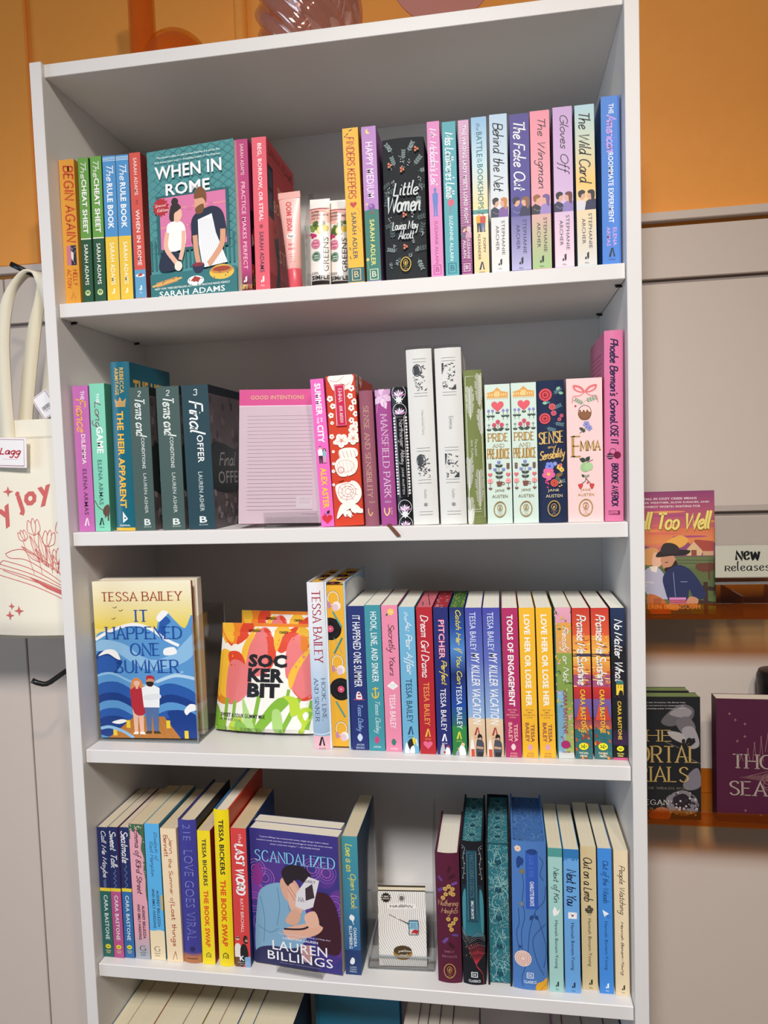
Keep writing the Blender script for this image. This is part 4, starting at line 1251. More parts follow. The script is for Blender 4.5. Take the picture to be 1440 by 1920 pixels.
def white_book(title, seed, big):
    def f(a):
        k = '#3c424a'
        random.seed(seed)
        for t in (.055, .072, .248, .265, .56, .577, .742, .76, .925, .942): a.R(.26, .78, t, t + .0022, '#6d7278')
        for t0, t1 in ((.085, .235), (.595, .73)):
            for i in range(46):
                u, t = .26 + .48 * random.random(), t0 + (t1 - t0) * random.random()
                an = random.choice([-.6, .7, 1.2, 0.1]); l = .03 + .07 * random.random()
                q = a.W / a.H
                a.P([(max(.25, min(.78, u + l * math.cos(an))), max(t0, min(t1, t + q * l * math.sin(an)))), (max(.25, min(.78, u + .012)), max(t0, min(t1, t + .006))), (max(.25, min(.78, u - l * math.cos(an))), max(t0, min(t1, t - q * l * math.sin(an))))], k)
            if big:
                a.P([(.3, t0 + .02), (.46, t0 + .01), (.52, t0 + .045), (.4, t0 + .06), (.3, t0 + .05)], k, True); a.ring(.42, t0 + .035, .17, .22, .03, k, 16)
            else:
                a.P([(.26, t0), (.34, t0), (.28, t0 + .06), (.26, t0 + .06)], k); a.P([(.78, t1 - .03), (.78, t1), (.58, t1)], k)
        a.T(title, .345 if big else .385, .485 if big else .455, .47, .62, '#7c7f84', 'lower', 11); a.T('Austen', .795, .85, .48, .6, '#8e9196', 'lower', 11)
        a.star(.52, .883, .1, '#8a8d92', 6, .4)
    return f
B_('wm', 'tall white hardcover in a clear sleeve, left one of the white pair', kind='hc', base='#f7f3f0', spine=white_book('Mansfield Park', 21, True), sleeve=True, d=.15)
B_('we', 'tall white hardcover in a clear sleeve, right one of the white pair', kind='hc', base='#f7f3f0', spine=white_book('Emma', 22, False), sleeve=True, d=.15)
def f(a):
    w = '#eef0e6'
    a.L([(.1, .04), (.92, .04), (.92, .955), (.1, .955), (.1, .04)], .018, w)
    for u, t, l, an in ((.3, .12, .2, 1.45), (.86, .04, .2, 1.75), (.9, .27, .16, 1.6), (.2, .58, .2, 1.9), (.72, .66, .24, 1.75), (.14, .84, .2, 1.4), (.12, .92, .1, 1.5)):
        L = l * 8.4 * .5
        e = (u + L * .12 * math.cos(an) * 2, t + l)
        a.L([(u, t), e], .025, w)
        for i in range(16):
            f_ = i / 16
            p = (u + (e[0] - u) * f_, t + (e[1] - t) * f_)
            s_ = (.1 + .2 * math.sin(math.pi * (f_ * .85 + .1))) * (1 if i % 5 else .7)
            q = a.W / a.H
            for sd in (-1, 1): a.L([p, (p[0] + sd * s_ * .8, p[1] - q * s_ * 1.3)], .022, w)
    a.T('Persuasion', .45, .56, .52, .66, w, 'lower', 13); a.T('Jane Austen', .45, .57, .3, .44, w, 'lower', 13)
    a.H_('PENGUIN', .36, .76, .9, .906, w, 'sans'); a.H_('CLASSICS', .36, .76, .915, .921, w, 'sans')
B_('pers', 'olive green cloth hardcover with white feathers, right of the white pair', kind='hc', base='#76804a', spine=f, mat='cloth', d=.13)
def pride(a):
    k = '#39463f'
    a.P([(.08, .095), (.08, .06), (.34, .05), (.5, .022), (.66, .05), (.92, .06), (.92, .095)], '#dca04a')
    for i in range(9): a.R(.1 + .09 * i, .135 + .09 * i, .066, .084, '#f3dca6')
    for i in range(12): a.R(.09 + .072 * i, .12 + .072 * i, .095, .106, '#dca04a')
    a.R(.4, .6, .05, .09, '#edc983')
    a.heart(.5, .155, .25, '#df5a66')
    for u in (.14, .3, .72, .88):
        a.L([(u, .19), (u, .255)], .018, k); a.leaf(u, .235, .12, -.8, k); a.leaf(u, .235, .12, -2.3, k); a.leaf(u, .2, .14, -1.57, '#8b86c6', .5)
    a.leaf(.5, .21, .12, -.7, k); a.leaf(.5, .21, .12, -2.4, k)
    a.L([(.5, .265), (.5, .325)], .018, k)
    for u, t in ((.5, .268), (.35, .29), (.65, .29)): a.rose(u, t, .09, '#dc5f74', '#a93a50'); a.L([(u, t + .012), (.5, .325)], .014, k)
    for an in (-.35, -2.8): a.leaf(.5, .328, .26, an, k, .3)
    for u in (.14, .86):
        a.star(u, .288, .07, '#6f8f92'); a.L([(u, .295), (u, .332)], .016, k); a.leaf(u, .33, .12, -.7, k); a.leaf(u, .33, .12, -2.4, k)
    a.H_('PRIDE', .1, .88, .35, .405, '#b98d42', 'serif', 14); a.H_('AND', .28, .72, .425, .45, '#a58a55', 'serif', 14); a.H_('PREJUDICE', .06, .94, .46, .53, '#b98d42', 'serif', 11)
    a.L([(.5, .56), (.5, .7)], .02, k)
    for u, t in ((.5, .558), (.34, .61), (.68, .61)):
        for an in (-1.1, -1.57, -2.04): a.leaf(u, t + .01, .14, an, '#8285c9', .35)
    for t in (.59, .64, .67):
        a.leaf(.5, t, .18, -.5, k, .35); a.leaf(.5, t, .18, -2.6, k, .35)
    a.P([(.38, .695), (.62, .695), (.58, .73), (.42, .73)], '#7c4a3c'); a.ring(.66, .71, .05, .05, .02, '#7c4a3c', 12)
    for u in (.14, .86):
        a.L([(u, .56), (u, .61)], .018, '#7c4f45')
        for i in range(3): a.leaf(u, .575 + .014 * i, .09, -.7, '#7c4f45'); a.leaf(u, .575 + .014 * i, .09, -2.4, '#7c4f45')
        a.heart(u, .645, .09, '#df6c78'); a.flower(u, .69, .1, '#eda3a0', '#df6c78', 6); a.L([(u, .7), (u, .76)], .016, '#7c4f45'); a.leaf(u, .75, .1, -.7, '#7c4f45'); a.leaf(u, .75, .1, -2.4, '#7c4f45')
    a.H_('JANE', .32, .7, .75, .772, '#8a7c55', 'sans'); a.H_('AUSTEN', .2, .82, .79, .812, '#8a7c55', 'sans')
    a.laurel(.5, .895, .24, '#a8874c')
for k, w in (('pp1', 'left'), ('pp2', 'right')):
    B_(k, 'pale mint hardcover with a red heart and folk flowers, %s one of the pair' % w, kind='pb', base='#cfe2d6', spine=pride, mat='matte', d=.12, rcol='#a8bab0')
def f(a):
    for u, t, l, an in ((.6, .1, .3, -.7), (.55, .2, .3, -.4), (.6, .3, .3, .2), (.3, .33, .3, .3), (.25, .14, .2, .4), (.6, .72, .3, -.2), (.8, .66, .2, -1.2)): a.sprig(u, t, l, an, '#5f7f8c', 4, .35, .012)
    for u, t, an in ((.7, .07, -.6), (.78, .09, .1), (.2, .155, .1)): a.leaf(u, t, .2, an, '#8fc0a4', .35)
    a.rose(.32, .1, .23, '#e0545c', '#8c2734'); a.rose(.28, .265, .2, '#e0545c', '#8c2734'); a.rose(.55, .185, .12, '#e86b70', '#a93a44'); a.rose(.6, .23, .1, '#dd6a84', '#a93a44'); a.rose(.88, .25, .07, '#dd6a84', '#a93a44'); a.rose(.8, .275, .07, '#dd6a84', '#a93a44')
    a.H_('SENSE', .06, .92, .36, .44, '#d9b36a', 'serif', 14, -.05); a.H_('and', .36, .66, .45, .475, '#d9b36a', 'script', 16); a.H_('Sensibility', .06, .96, .48, .575, '#d9b36a', 'script', 15, -.12)
    for u, t, r, c1, c2 in ((.4, .6, .15, '#7d8fe0', '#4a56a8'), (.6, .585, .08, '#7d8fe0', '#f2c14e')): a.flower(u, t, r, c1, c2)
    a.flower(.36, .655, .22, '#e06a9c', '#f2c14e'); a.rose(.56, .72, .14, '#e0604c', '#a0342c'); a.flower(.76, .61, .1, '#f0c860', '#9a6a2c'); a.flower(.84, .63, .08, '#f0c860', '#9a6a2c'); a.flower(.8, .595, .06, '#e07a70', '#8c3434')
    a.leaf(.6, .67, .3, -.2, '#8a6a44', .3); a.leaf(.58, .68, .24, .4, '#5a6f58', .3)
    for i in range(10): a.C(.24 + .12 * random.random(), .7 + .06 * random.random(), .03, '#d0487c', 8)
    for i in range(8): a.C(.72 + .14 * random.random(), .7 + .05 * random.random(), .025, '#e8b27a', 8)
    a.H_('JANE', .32, .72, .762, .785, '#e0cfa8', 'sans'); a.H_('AUSTEN', .24, .84, .8, .822, '#e0cfa8', 'sans'); a.laurel(.52, .9, .22, '#c2a05a')
B_('ss', 'navy blue hardcover with coral roses, between the mint pair and the pale pink book', kind='hc', base='#1c2a4a', spine=f, mat='cloth', d=.12)
def f(a):
    r = '#dd6f73'
    for sd in (-1, 1):
        a.P([(.52, .09), (.52 + sd * .12, .055), (.52 + sd * .33, .045), (.52 + sd * .3, .08), (.52 + sd * .12, .1)], r, True); a.P([(.52 + sd * .07, .088), (.52 + sd * .16, .068), (.52 + sd * .28, .06), (.52 + sd * .24, .078), (.52 + sd * .12, .09)], '#f0c4c4', True)
        a.L([(.52, .095), (.52 + sd * .15, .12), (.52 + sd * .32, .125), (.52 + sd * .36, .17)], .025, r, True)
    a.P([(.33, .235), (.68, .235), (.62, .285), (.4, .285)], '#8a5a38', True); a.ring(.51, .235, .18, .2, .018, '#6f4630'); a.sprig(.5, .16, .3, -.3, '#86a084', 4); a.sprig(.5, .18, .26, -2.6, '#86a084', 4)
    for i in range(6): a.C(.38 + .05 * i, .225, .03, '#efe0c0' if i % 2 else '#8a3a34', 8)
    a.C(.25, .19, .03, '#b93f3a')
    a.flower(.55, .318, .09, '#8f93cc', '#6a6ea8'); a.flower(.63, .345, .08, '#8f93cc', '#6a6ea8'); a.leaf(.48, .36, .16, -2.6, '#3c4a38'); a.leaf(.52, .355, .12, 2.4, '#3c4a38'); a.L([(.36, .38), (.56, .335)], .012, '#3c4a38')
    a.H_('E', .16, .38, .4, .54, '#b28f4a', 'serif', 13); a.H_('MMA', .38, .92, .435, .5, '#b28f4a', 'serif', 18)
    a.leaf(.52, .575, .2, -2.7, '#2c3a30', .4); a.leaf(.52, .575, .18, -.9, '#2c3a30', .4); a.C(.5, .615, .14, '#9cc48a'); a.C(.6, .612, .12, '#a8cc94'); a.L([(.54, .585), (.72, .565)], .014, '#7c4a3c')
    a.L([(.5, .67), (.5, .71), (.36, .735)], .016, '#3c3a30', True); a.L([(.5, .69), (.66, .735)], .016, '#3c3a30')
    for u, t in ((.36, .735), (.68, .735)): a.P([(u - .07, t), (u + .07, t), (u, t + .035)], '#c8443f', True)
    a.C(.56, .725, .03, '#c8443f'); a.leaf(.48, .685, .12, -2.4, '#3c4a38'); a.leaf(.52, .685, .12, -.6, '#8aa07a')
    a.H_('JANE', .36, .64, .765, .785, '#b8964e', 'sans'); a.H_('AUSTEN', .28, .74, .798, .817, '#b8964e', 'sans'); a.laurel(.5, .898, .19, '#b0904e')
B_('emmap', 'wide pale pink hardcover with a ribbon bow and basket, near the right end', kind='pb', base='#f3cdcb', spine=f, d=.12)
def f(a):
    a.T("Phoebe Berman's Gonna", .045, .47, .3, .74, '#2f2348', 'script', 22); a.T('LOSE IT', .475, .595, .32, .7, '#2f2348', 'hand', 18)
    a.ring(.42, .63, .16, .16, .03, '#5a2442', 14); a.C(.28, .655, .18, '#4a2238'); a.C(.66, .65, .2, '#6e1f3c')
    for t in (.65, .66): a.R(.12, .44, t, t + .003, '#c9a0b0')
    a.T('BROOKE AVERICK', .695, .92, .36, .7, '#2f2348', 'hand', 18); a.L([(.2, .945), (.78, .945), (.78, .963), (.2, .963), (.2, .945)], .03, '#7a2a4c'); a.R(.68, .8, .944, .964, '#7a2a4c'); a.H_('Crown', .26, .62, .95, .959, '#7a2a4c', 'sans')
def g(a):
    for i in range(9): a.R(.15, .7 + .1 * random.random(), .1 + .025 * i, .108 + .025 * i, '#9a4a78')
B_('phoebe', 'tall rose pink hardcover against the right side of the second shelf', kind='hc', base='#d8769f', spine=f, left=g, lcol='#cb6a94', mat='gloss', d=.145)
# ribbon marker of the purple hardcover, over the shelf edge
b = MB()
for (p, q) in (((.0, .002, .002), (.002, -.0145, .0008)), ((.002, -.0145, .0008), (.006, -.0175, -.002)), ((.006, -.0175, -.002), (.015, -.0185, -.013))):
    b.mesh_faces([(p[0] - .003, p[1], p[2]), (p[0] + .003, p[1], p[2]), (q[0] + .003, q[1], q[2]), (q[0] - .003, q[1], q[2])], [(0, 1, 2, 3)], '#6b4030')
b.build('ribbon_marker', M['cloth'], ms)
# ================================================================ third shelf
RC = 'books on the third bookcase shelf'
def C_(key, label, **kw):
    return stand(key, GC[key], ZC, label, RC, **kw)

# hardcover turned out in a clear acrylic box
def f(a):
    n1, n2, b1, b2, w = '#1f3f86', '#2c5ba8', '#5b97cf', '#8dbce2', '#f2f3f2'
    a.G(0, .4, '#f1ead0', '#ead04a'); a.B(.4, 1, b1)
    a.G(.1, .3, '#ece2b8', '#e8cf4c')
    a.P([(.62, .44), (.66, .24), (.74, .2), (.82, .25), (.92, .3), (1, .22), (1, .5), (.8, .52)], b1, True)
    a.P([(.64, .4), (.67, .26), (.73, .225), (.78, .26), (.72, .3), (.72, .44)], n2, True); a.P([(.64, .23), (.7, .19), (.76, .2), (.72, .23), (.66, .26)], w, True)
    a.P([(0, .36), (.15, .31), (.38, .27), (.55, .29), (.72, .36), (.84, .41), (1, .3), (1, .62), (0, .62)], b1, True)
    a.L([(0, .37), (.16, .315), (.38, .275), (.56, .3), (.72, .37), (.85, .41)], .03, w, True)
    a.P([(0, .39), (.1, .37), (.3, .4), (.45, .47), (.6, .5), (.78, .46), (.92, .38), (1, .34), (1, .46), (.8, .54), (.5, .56), (.2, .45), (0, .44)], b2, True)
    a.P([(.7, .43), (.8, .42), (.82, .46), (.7, .47)], w, True)
    a.P([(0, .47), (.1, .44), (.22, .46), (.26, .52), (.2, .58), (.3, .62), (0, .64)], n1, True); a.P([(0, .5), (.1, .47), (.19, .5), (.2, .56), (.1, .6), (0, .6)], n2, True); a.P([(.02, .475), (.1, .435), (.2, .44), (.25, .5), (.2, .49), (.12, .46)], w, True)
    a.P([(0, .6), (.2, .585), (.4, .62), (.6, .64), (.8, .585), (1, .6), (1, .8), (0, .8)], b1, True)
    a.L([(0, .6), (.15, .585), (.35, .64), (.5, .66), (.7, .61), (.88, .575)], .022, b2, True); a.L([(.6, .64), (.8, .6), (1, .62)], .03, '#b9d5ec', True)
    for t, c in ((.68, n2), (.75, n1), (.8, b1), (.85, n2), (.9, n1)):
        a.P([(0, t - .02), (.2, t - .04), (.45, t + .03), (.7, t - .03), (.88, t - .01), (1, t + .04), (1, t + .12), (.6, t + .1), (.3, t + .1), (0, t + .08)], c, True)
    a.P([(.7, .83), (.85, .82), (1, .86), (1, .98), (.85, .97), (.75, .9)], n1, True); a.P([(.87, .82), (.93, .78), (1, .79), (1, .815), (.93, .83), (.89, .85)], w, True); a.P([(.12, .9), (.22, .88), (.28, .89), (.2, .91)], w, True)
    a.P([(.36, .86), (.66, .86), (.82, 1), (.08, 1)], '#b9793a')
    for i in range(9): a.L([(.36 + .034 * i, .86), (.08 + .084 * i, 1)], .002, '#8f5726')
    for u, t in ((.29, .885), (.7, .885), (.15, .935), (.88, .95)): a.R(u - .02, u + .02, t, t + .05, '#e9c93c')
    a.L([(0, .94), (.1, .93), (.24, .96), (.34, 1)], .03, b2, True)
    for u, t in ((.22, .165), (.28, .185), (.2, .235)): a.L([(u - .02, t), (u, t + .004), (u + .02, t - .006)], .005, '#5f4a3c', True)
    a.person(.4, .62, .975, .16, '#e9b9a0', '#d98a52', '#b3303c', '#e9b9a0', True, '#f0ece6'); a.P([(.345, .71), (.46, .71), (.47, .84), (.36, .84)], '#b3303c', True)
    a.person(.54, .605, .97, .2, '#c98f6c', '#b3303c', '#eef0f2', '#55709e', False, '#4a3a28'); a.P([(.5, .64), (.57, .64), (.56, .665), (.51, .665)], '#2c2420', True); a.P([(.47, .725), (.62, .715), (.63, .745), (.48, .755)], '#dfe3e8', True)
    a.H_('TESSA BAILEY', .09, .9, .07, .125, '#a03a2c', 'serif', 13)
    k = '#2452a4'
    for w_, u0, u1, t0, t1 in (('IT', .43, .55, .185, .255), ('HAPPENED', .12, .88, .29, .365), ('ONE', .36, .65, .395, .47), ('SUMMER', .2, .83, .5, .58)): a.H_(w_, u0, u1, t0, t1, k, 'serif', 15)
face_out(.0226, .0440, ZC + .004, 1.6, 0, .1528, .2365, .020, 'hardcover with blue waves and a couple on a pier, facing out in a clear box', RC, kind='hc', base='#d8d0b8', right=f, page='#a8452f', mat='gloss', roll=.2)
b = MB(); b.box(0, .153, 0, .016, 0, .237, '#e7e0cf', bev=.0006)
o2 = b.build('hardcover_book', M['gloss'], None, Matrix.Translation((.0230, .0670, ZC + .004)))
tag(o2, 'second hardcover behind the one with blue waves, in the same clear box', 'book', RC)
bx = empty('acrylic_box', Matrix.Translation((.0195, .0405, ZC)))
tag(bx, 'open clear acrylic box holding the hardcover with blue waves', 'display box')
W_ = .1585
def sheet(nm, P, t, root, mat='acrylic'):
    """flat sheet: P = polygon in (y, z), at x..x+t"""
    b = MB(); n = len(P) - 1; x = P[0]
    V = [(x, y, z) for y, z in P[1:]] + [(x + t, y, z) for y, z in P[1:]]
    b.mesh_faces(V, [tuple(range(n - 1, -1, -1)), tuple(range(n, 2 * n))] + [(i, (i + 1) % n, n + (i + 1) % n, n + i) for i in range(n)], '#ffffff')
    return b.build(nm, M[mat], root)
sheet('side_wall', [W_ - .0012, (0, .0015), (.125, .0015), (.125, .186), (.02, .186), (0, .178)], .0012, bx)
sheet('side_wall', [0.0, (0, .0015), (.125, .0015), (.125, .186), (.02, .186), (0, .178)], .0012, bx)
b = MB(); b.box(0, W_, 0, .125, 0.0003, .0022); b.build('base_plate', M['acryl_edge'], bx)
b = MB(); b.box(0, W_, .1238, .125, .0022, .186); b.build('back_wall', M['acrylic'], bx)
b = MB(); b.box(W_ - .0013, W_ + .0002, -.0006, .0008, .0022, .178); b.build('polished_edge', M['acryl_edge'], bx)
b = MB(); b.box(W_ - .0012, W_ + .0002, .1236, .1252, .002, .186); b.build('polished_edge', M['acryl_edge'], bx)

# pouches of sweets
def candy(a):
    w = '#efece4'
    a.B(0, 1, w)
    o, r, y, p, g, lg = '#e8842a', '#d9472f', '#edb83a', '#e2797a', '#7fb23a', '#b6d23c'
    for (u, t, l, wd, an, c) in ((.12, .22, .34, .3, -1.57, r), (.05, .2, .3, .2, -1.4, y), (.2, .2, .3, .22, -1.8, o), (.8, .3, .36, .3, -1.2, r), (.95, .3, .34, .25, -1.7, y), (.7, .24, .3, .25, -1.57, y)): a.leaf(u, t, l, an, c, wd * 1.6)
    a.B(0, .03, o); a.P([(.0, 0), (.36, 0), (.3, .14), (.14, .2), (.02, .12)], o, True); a.P([(0, 0), (.12, 0), (.14, .18), (.04, .12)], y, True); a.P([(.24, 0), (.36, 0), (.32, .12), (.18, .2)], r, True)
    a.P([(.27, .26), (.4, .08), (.52, .04), (.6, .16), (.62, .36), (.5, .48), (.32, .46)], p, True); a.P([(.25, .26), (.34, .08), (.44, .05), (.34, .2), (.3, .42)], y, True); a.P([(.48, .05), (.58, .1), (.64, .3), (.56, .42), (.54, .2)], r, True)
    a.P([(.64, .22), (.7, .1), (.84, .08), (.8, .2), (.7, .27)], r, True); a.P([(.6, .1), (.68, .04), (.7, .12), (.64, .26)], y, True)
    a.P([(.74, .4), (.76, .2), (.86, .09), (.94, .14), (.94, .3), (.84, .48), (.76, .5)], p, True); a.P([(.9, .1), (.98, .14), (.96, .28), (.9, .22)], o, True)
    a.P([(0, .28), (.1, .26), (.16, .34), (.14, .72), (.04, .7), (0, .6)], y, True); a.P([(.1, .28), (.22, .27), (.3, .36), (.28, .44), (.14, .4)], r, True)
    a.P([(.12, .38), (.26, .36), (.38, .5), (.36, .64), (.24, .74), (.12, .72)], p, True); a.P([(0, .6), (.06, .68), (.16, .72), (.1, .76), (0, .72)], '#d8862e', True)
    a.P([(.8, .48), (.9, .32), (1, .28), (1, .64), (.92, .68), (.82, .62)], p, True); a.P([(.78, .46), (.92, .28), (1, .25), (.88, .42), (.8, .6)], y, True); a.P([(.82, .6), (.9, .68), (1, .64), (1, .68), (.9, .7)], r, True)
    for u, t0, u2, t1, wd in ((.13, .7, .12, 1, .035), (.22, .72, .21, 1, .035), (.48, .66, .42, 1, .04), (.78, .6, .76, .7, .03), (.88, .68, .7, 1, .045), (1.0, .7, .94, .96, .04)): a.L([(u, t0), (u2, t1)], wd, g)
    a.P([(.3, .7), (.36, .78), (.46, 1), (.36, 1)], '#a9cf7a', True); a.P([(.68, .68), (.8, .7), (.6, .9), (.5, 1), (.42, 1), (.55, .8)], g, True); a.P([(.72, .66), (.86, .68), (.88, .8), (.8, .84), (.78, .72)], lg, True)
    a.P([(.62, .8), (.7, .8), (.72, 1), (.64, 1)], '#a9cf7a', True); a.P([(.0, .76), (.1, .9), (.14, 1), (0, 1)], g, True); a.P([(.2, .9), (.3, .86), (.34, 1), (.18, 1)], lg, True); a.P([(.24, .92), (.3, .9), (.4, 1), (.26, 1)], g, True)
    a.P([(.86, .84), (.9, .77), (.98, .77), (1, .84), (.94, .92), (.9, 1), (.86, 1), (.9, .92)], lg, True); a.P([(.91, .83), (.94, .8), (.965, .83), (.93, .88)], w, True)
    k = '#1c1d22'
    a.H_('SWEDISH', .31, .44, .058, .082, k, 'black'); a.H_('CANDY', .66, .76, .07, .095, k, 'black')
    a.H_('SOC', .34, .76, .285, .405, k, 'black', .052); a.H_('KER', .345, .73, .415, .54, k, 'black', .052); a.H_('BIT', .35, .69, .55, .68, k, 'black', .052)
    a.H_('SWEET & SOUR GUMMY MIX', .07, .55, .835, .872, k, 'bold'); a.H_('NET WT 8 OZ (227 G)', .06, .3, .885, .91, k, 'sans')
def pouch(x, y, yaw, pit, wt, wb, h, label):
    M4 = Matrix.Translation((x, y, ZC + .0040)) @ Matrix.Rotation(math.radians(yaw), 4, 'Z') @ Matrix.Rotation(-math.radians(pit), 4, 'X')
    b = MB()
    def wid(v): return wb + (wt - wb) * min(1, v * 1.15)
    def bulge(u, v): return .017 * math.sin(math.pi * min(1, max(0, u))) ** .6 * max(0, 1 - v * 1.12) ** .55 * min(1, v * 30 + .6)
    def pt(px, py, l):
        u, v = px, 1 - py
        return ((u - .5) * wid(v), -bulge(u, v) - l, v * h)
    b.grid(lambda u, v: pt(u, 1 - v, 0), 24, 24, '#efece4')
    b.grid(lambda u, v: ((.5 - u) * wid(v), bulge(1 - u, v) + .0006, v * h), 12, 16, '#e2ddd2')
    class Flex(Art):
        def emit(s, P, col, clip=True):
            P = clip_rect([(p[0] / s.W, p[1] / s.H) for p in P], 0, 1, 0, 1)
            if len(P) < 3: return
            L = .00025 + .00002 * s.lay
            n = 24
            ys = [p[1] for p in P]; xs = [p[0] for p in P]
            for i in range(max(0, int(min(xs) * n)), min(n, int(max(xs) * n) + 1)):
                Q0 = clip_half(clip_half(P, 0, i / n, False), 0, (i + 1) / n, True)
                if len(Q0) < 3: continue
                for j in range(max(0, int(min(ys) * n)), min(n, int(max(ys) * n) + 1)):
                    Q = clip_half(clip_half(Q0, 1, j / n, False), 1, (j + 1) / n, True)
                    if len(Q) >= 3: b.poly([pt(p[0], p[1], L) for p in Q], col)
    a = Flex(b, None, .15, h)
    a.text_mesh = True
    candy(a)
    o = b.build('candy_pouch', M['pouch'], None, M4)
    tag(o, label, 'candy bag', 'tulip print candy pouches')
    return o
pouch(.2620, .0885, -4.0, 9, .142, .160, .1610, 'white candy pouch with large pink tulips, front one on the third shelf')
pouch(.2735, .1400, -7, 6, .138, .152, .1700, 'candy pouch tucked behind the front tulip pouch, only its top edge showing')

def f(a):
    a.G(0, .3, '#ebe8ea', '#e3e9f0'); a.G(.3, .62, '#e3e9f0', '#b7cfe6'); a.G(.62, .92, '#b7cfe6', '#98b4cf')
    a.B(.92, 1, '#eab8c2'); a.L([(0, .905), (.5, .91), (1, .9)], .04, '#eef2f6', True)
    a.T('TESSA BAILEY', .05, .475, .3, .78, '#a3293f', 'serif', 15); a.T('HOOK, LINE,', .575, .825, .6, .84, '#1d2a56', 'serif', 17); a.T('AND SINKER', .575, .83, .2, .44, '#1d2a56', 'serif', 17)
    a.amark(.5, .952, '#1c1c22', .9, 'AVON')
def records(a):
    a.B(0, 1, '#e9b440')
    for u, t in ((.3, .06), (.7, .3), (.3, .55), (.7, .8)): a.E(u, t, .5, .5, '#1c1a1c'); a.C(u, t, .14, '#d9577a')
    for u, t in ((.8, .16), (.2, .36), (.8, .6)): a.ring(u, t, .2, .3, .06, '#efe6e2', 12)
C_('hookhc', 'tall hardcover in pale blue with red author lettering and a pink foot', kind='hc', base='#c9d8e8', spine=f, top=records, lcol='#dfe6ee', rcol='#dce4ec', mat='gloss', d=.148)
def f(a):
    for u, t in ((.3, .1), (.42, .49), (.5, .9)):
        a.ring(u + .05, t - .01, .34, .42, .07, '#8a7a5c', 20); a.ring(u + .05, t - .01, .32, .40, .05, '#f3e9df', 20)
        a.E(u + .24, t + .035, .24, .26, '#f4ebe4'); a.E(u + .16, t + .045, .18, .22, '#e6c6d2'); a.E(u - .2, t + .03, .1, .2, '#c98ab0')
    for u, t in ((.12, .275), (.62, .645)):
        a.C(u, t, .66, '#1d1b1e', 32); a.ring(u, t, .48, .48, .02, '#38343a', 24); a.C(u, t, .2, '#dc5a7a'); a.C(u, t, .04, '#f6e6e2')
    for t in (.2, .36, .75):
        a.L([(.3 + .5 * ((k / 8) if t == .2 else 1 - k / 8 if t == .36 else k / 8), t - .03 + .012 * k) for k in range(9)], .1, '#3f8a8a', True)
        for k in range(8): a.L([(.32 + .06 * k, t - .03 + .012 * k), (.36 + .06 * k, t - .02 + .012 * k)], .03, '#7cc0b8')
def g(a):
    a.B(0, 1, '#aac6dd'); a.P([(0, .05), (.5, .02), (1, .1), (1, .3), (.5, .22), (0, .3)], '#e9eef2', True); a.P([(0, .5), (.6, .42), (1, .55), (1, .7), (0, .66)], '#e9eef2', True); a.star(.45, .2, .2, '#f3f0ea', 5)
C_('yellow', 'hardcover turned pages out, its yellow edge printed with records and headphones', kind='fore', base='#c4d5e4', fore=f, forecol='#efb43a', top=records, right=g, lcol='#dfe6ec', rcol='#aac6dd', d=.15)

def f(a):
    a.T('IT HAPPENED ONE SUMMER', .065, .56, .28, .74, '#eef1f8', 'sans', .006)
    a.P([(.42, .595), (.62, .6), (.7, .645), (.36, .645)], '#e9e6ea', True); a.R(.46, .6, .6, .612, '#b8323c'); a.R(.44, .64, .622, .632, '#b8323c'); a.R(.2, .86, .645, .65, '#c94a4a')
    a.T('Tessa Bailey', .685, .87, .3, .74, '#8fb4e0', 'script', 11); a.avon(.5, .912, '#c9d6ea')
C_('happ', 'navy blue paperback with a tiny lighthouse at mid spine', kind='pb', base='#1e2e70', spine=f)
def f(a):
    a.T('HOOK, LINE, AND SINKER', .045, .525, .28, .74, '#f1f6f6', 'sans', .006)
    y = '#e9c33c'
    a.L([(.3, .6), (.34, .625), (.5, .635), (.66, .622), (.7, .595)], .07, y, True); a.L([(.5, .56), (.52, .635)], .07, y); a.L([(.32, .575), (.7, .568)], .06, y)
    a.T('Tessa Bailey', .66, .88, .34, .78, '#cfe4e6', 'script', 11); a.avon(.5, .925, '#c9427a', 1, None, '#e6eff0')
C_('hook', 'teal blue paperback with a yellow anchor', kind='pb', base='#3e92a0', spine=f)
def f(a):
    a.flower(.58, .045, .2, '#f0c66a', '#e6d9a0', 6); a.leaf(.4, .055, .22, 2.2, '#4a6a4a')
    a.T('Secretly Yours', .13, .48, .24, .8, '#3f2a30', 'script', 11); a.P([(.2, .55), (.55, .515), (.9, .55), (.55, .575)], '#f6f2ee'); a.P([(.35, .535), (.75, .535), (.7, .56), (.42, .56)], '#dfe6e2')
    a.T('TESSA BAILEY', .605, .84, .32, .68, '#f8eef1', 'sans', .004); a.avon(.5, .935, '#3d7a70', .95, None, '#f6eef0')
C_('secretly', 'light pink paperback with dark script and a white envelope', kind='pb', base='#e88ba8', spine=f)
def f(a):
    a.T('the', .035, .09, .36, .6, '#e3f0f7', 'script', 11); a.T('Au Pair Affair', .095, .46, .24, .82, '#f6fafc', 'script', 13)
    a.T('TESSA BAILEY', .49, .79, .3, .68, '#1f3d5a', 'sans', .004); a.amark(.5, .845, '#24486a', .9, 'AVON')
    a.P([(.1, 1), (.2, .93), (.34, .95), (.4, 1)], '#f2f2ee', True); a.P([(.3, .93), (.5, .9), (.7, .92), (.6, .97), (.4, .97)], '#1d1d20', True); a.P([(.6, .9), (.72, .89), (.82, .92), (.7, .945)], '#e9cf3a', True); a.P([(.5, .96), (.7, .95), (.72, 1), (.45, 1)], '#f2f2ee', True); a.L([(.84, .9), (.92, .95)], .06, '#f2f2ee')
C_('aupair', 'sky blue paperback with white script and navy author name', kind='pb', base='#6fb1d4', spine=f)
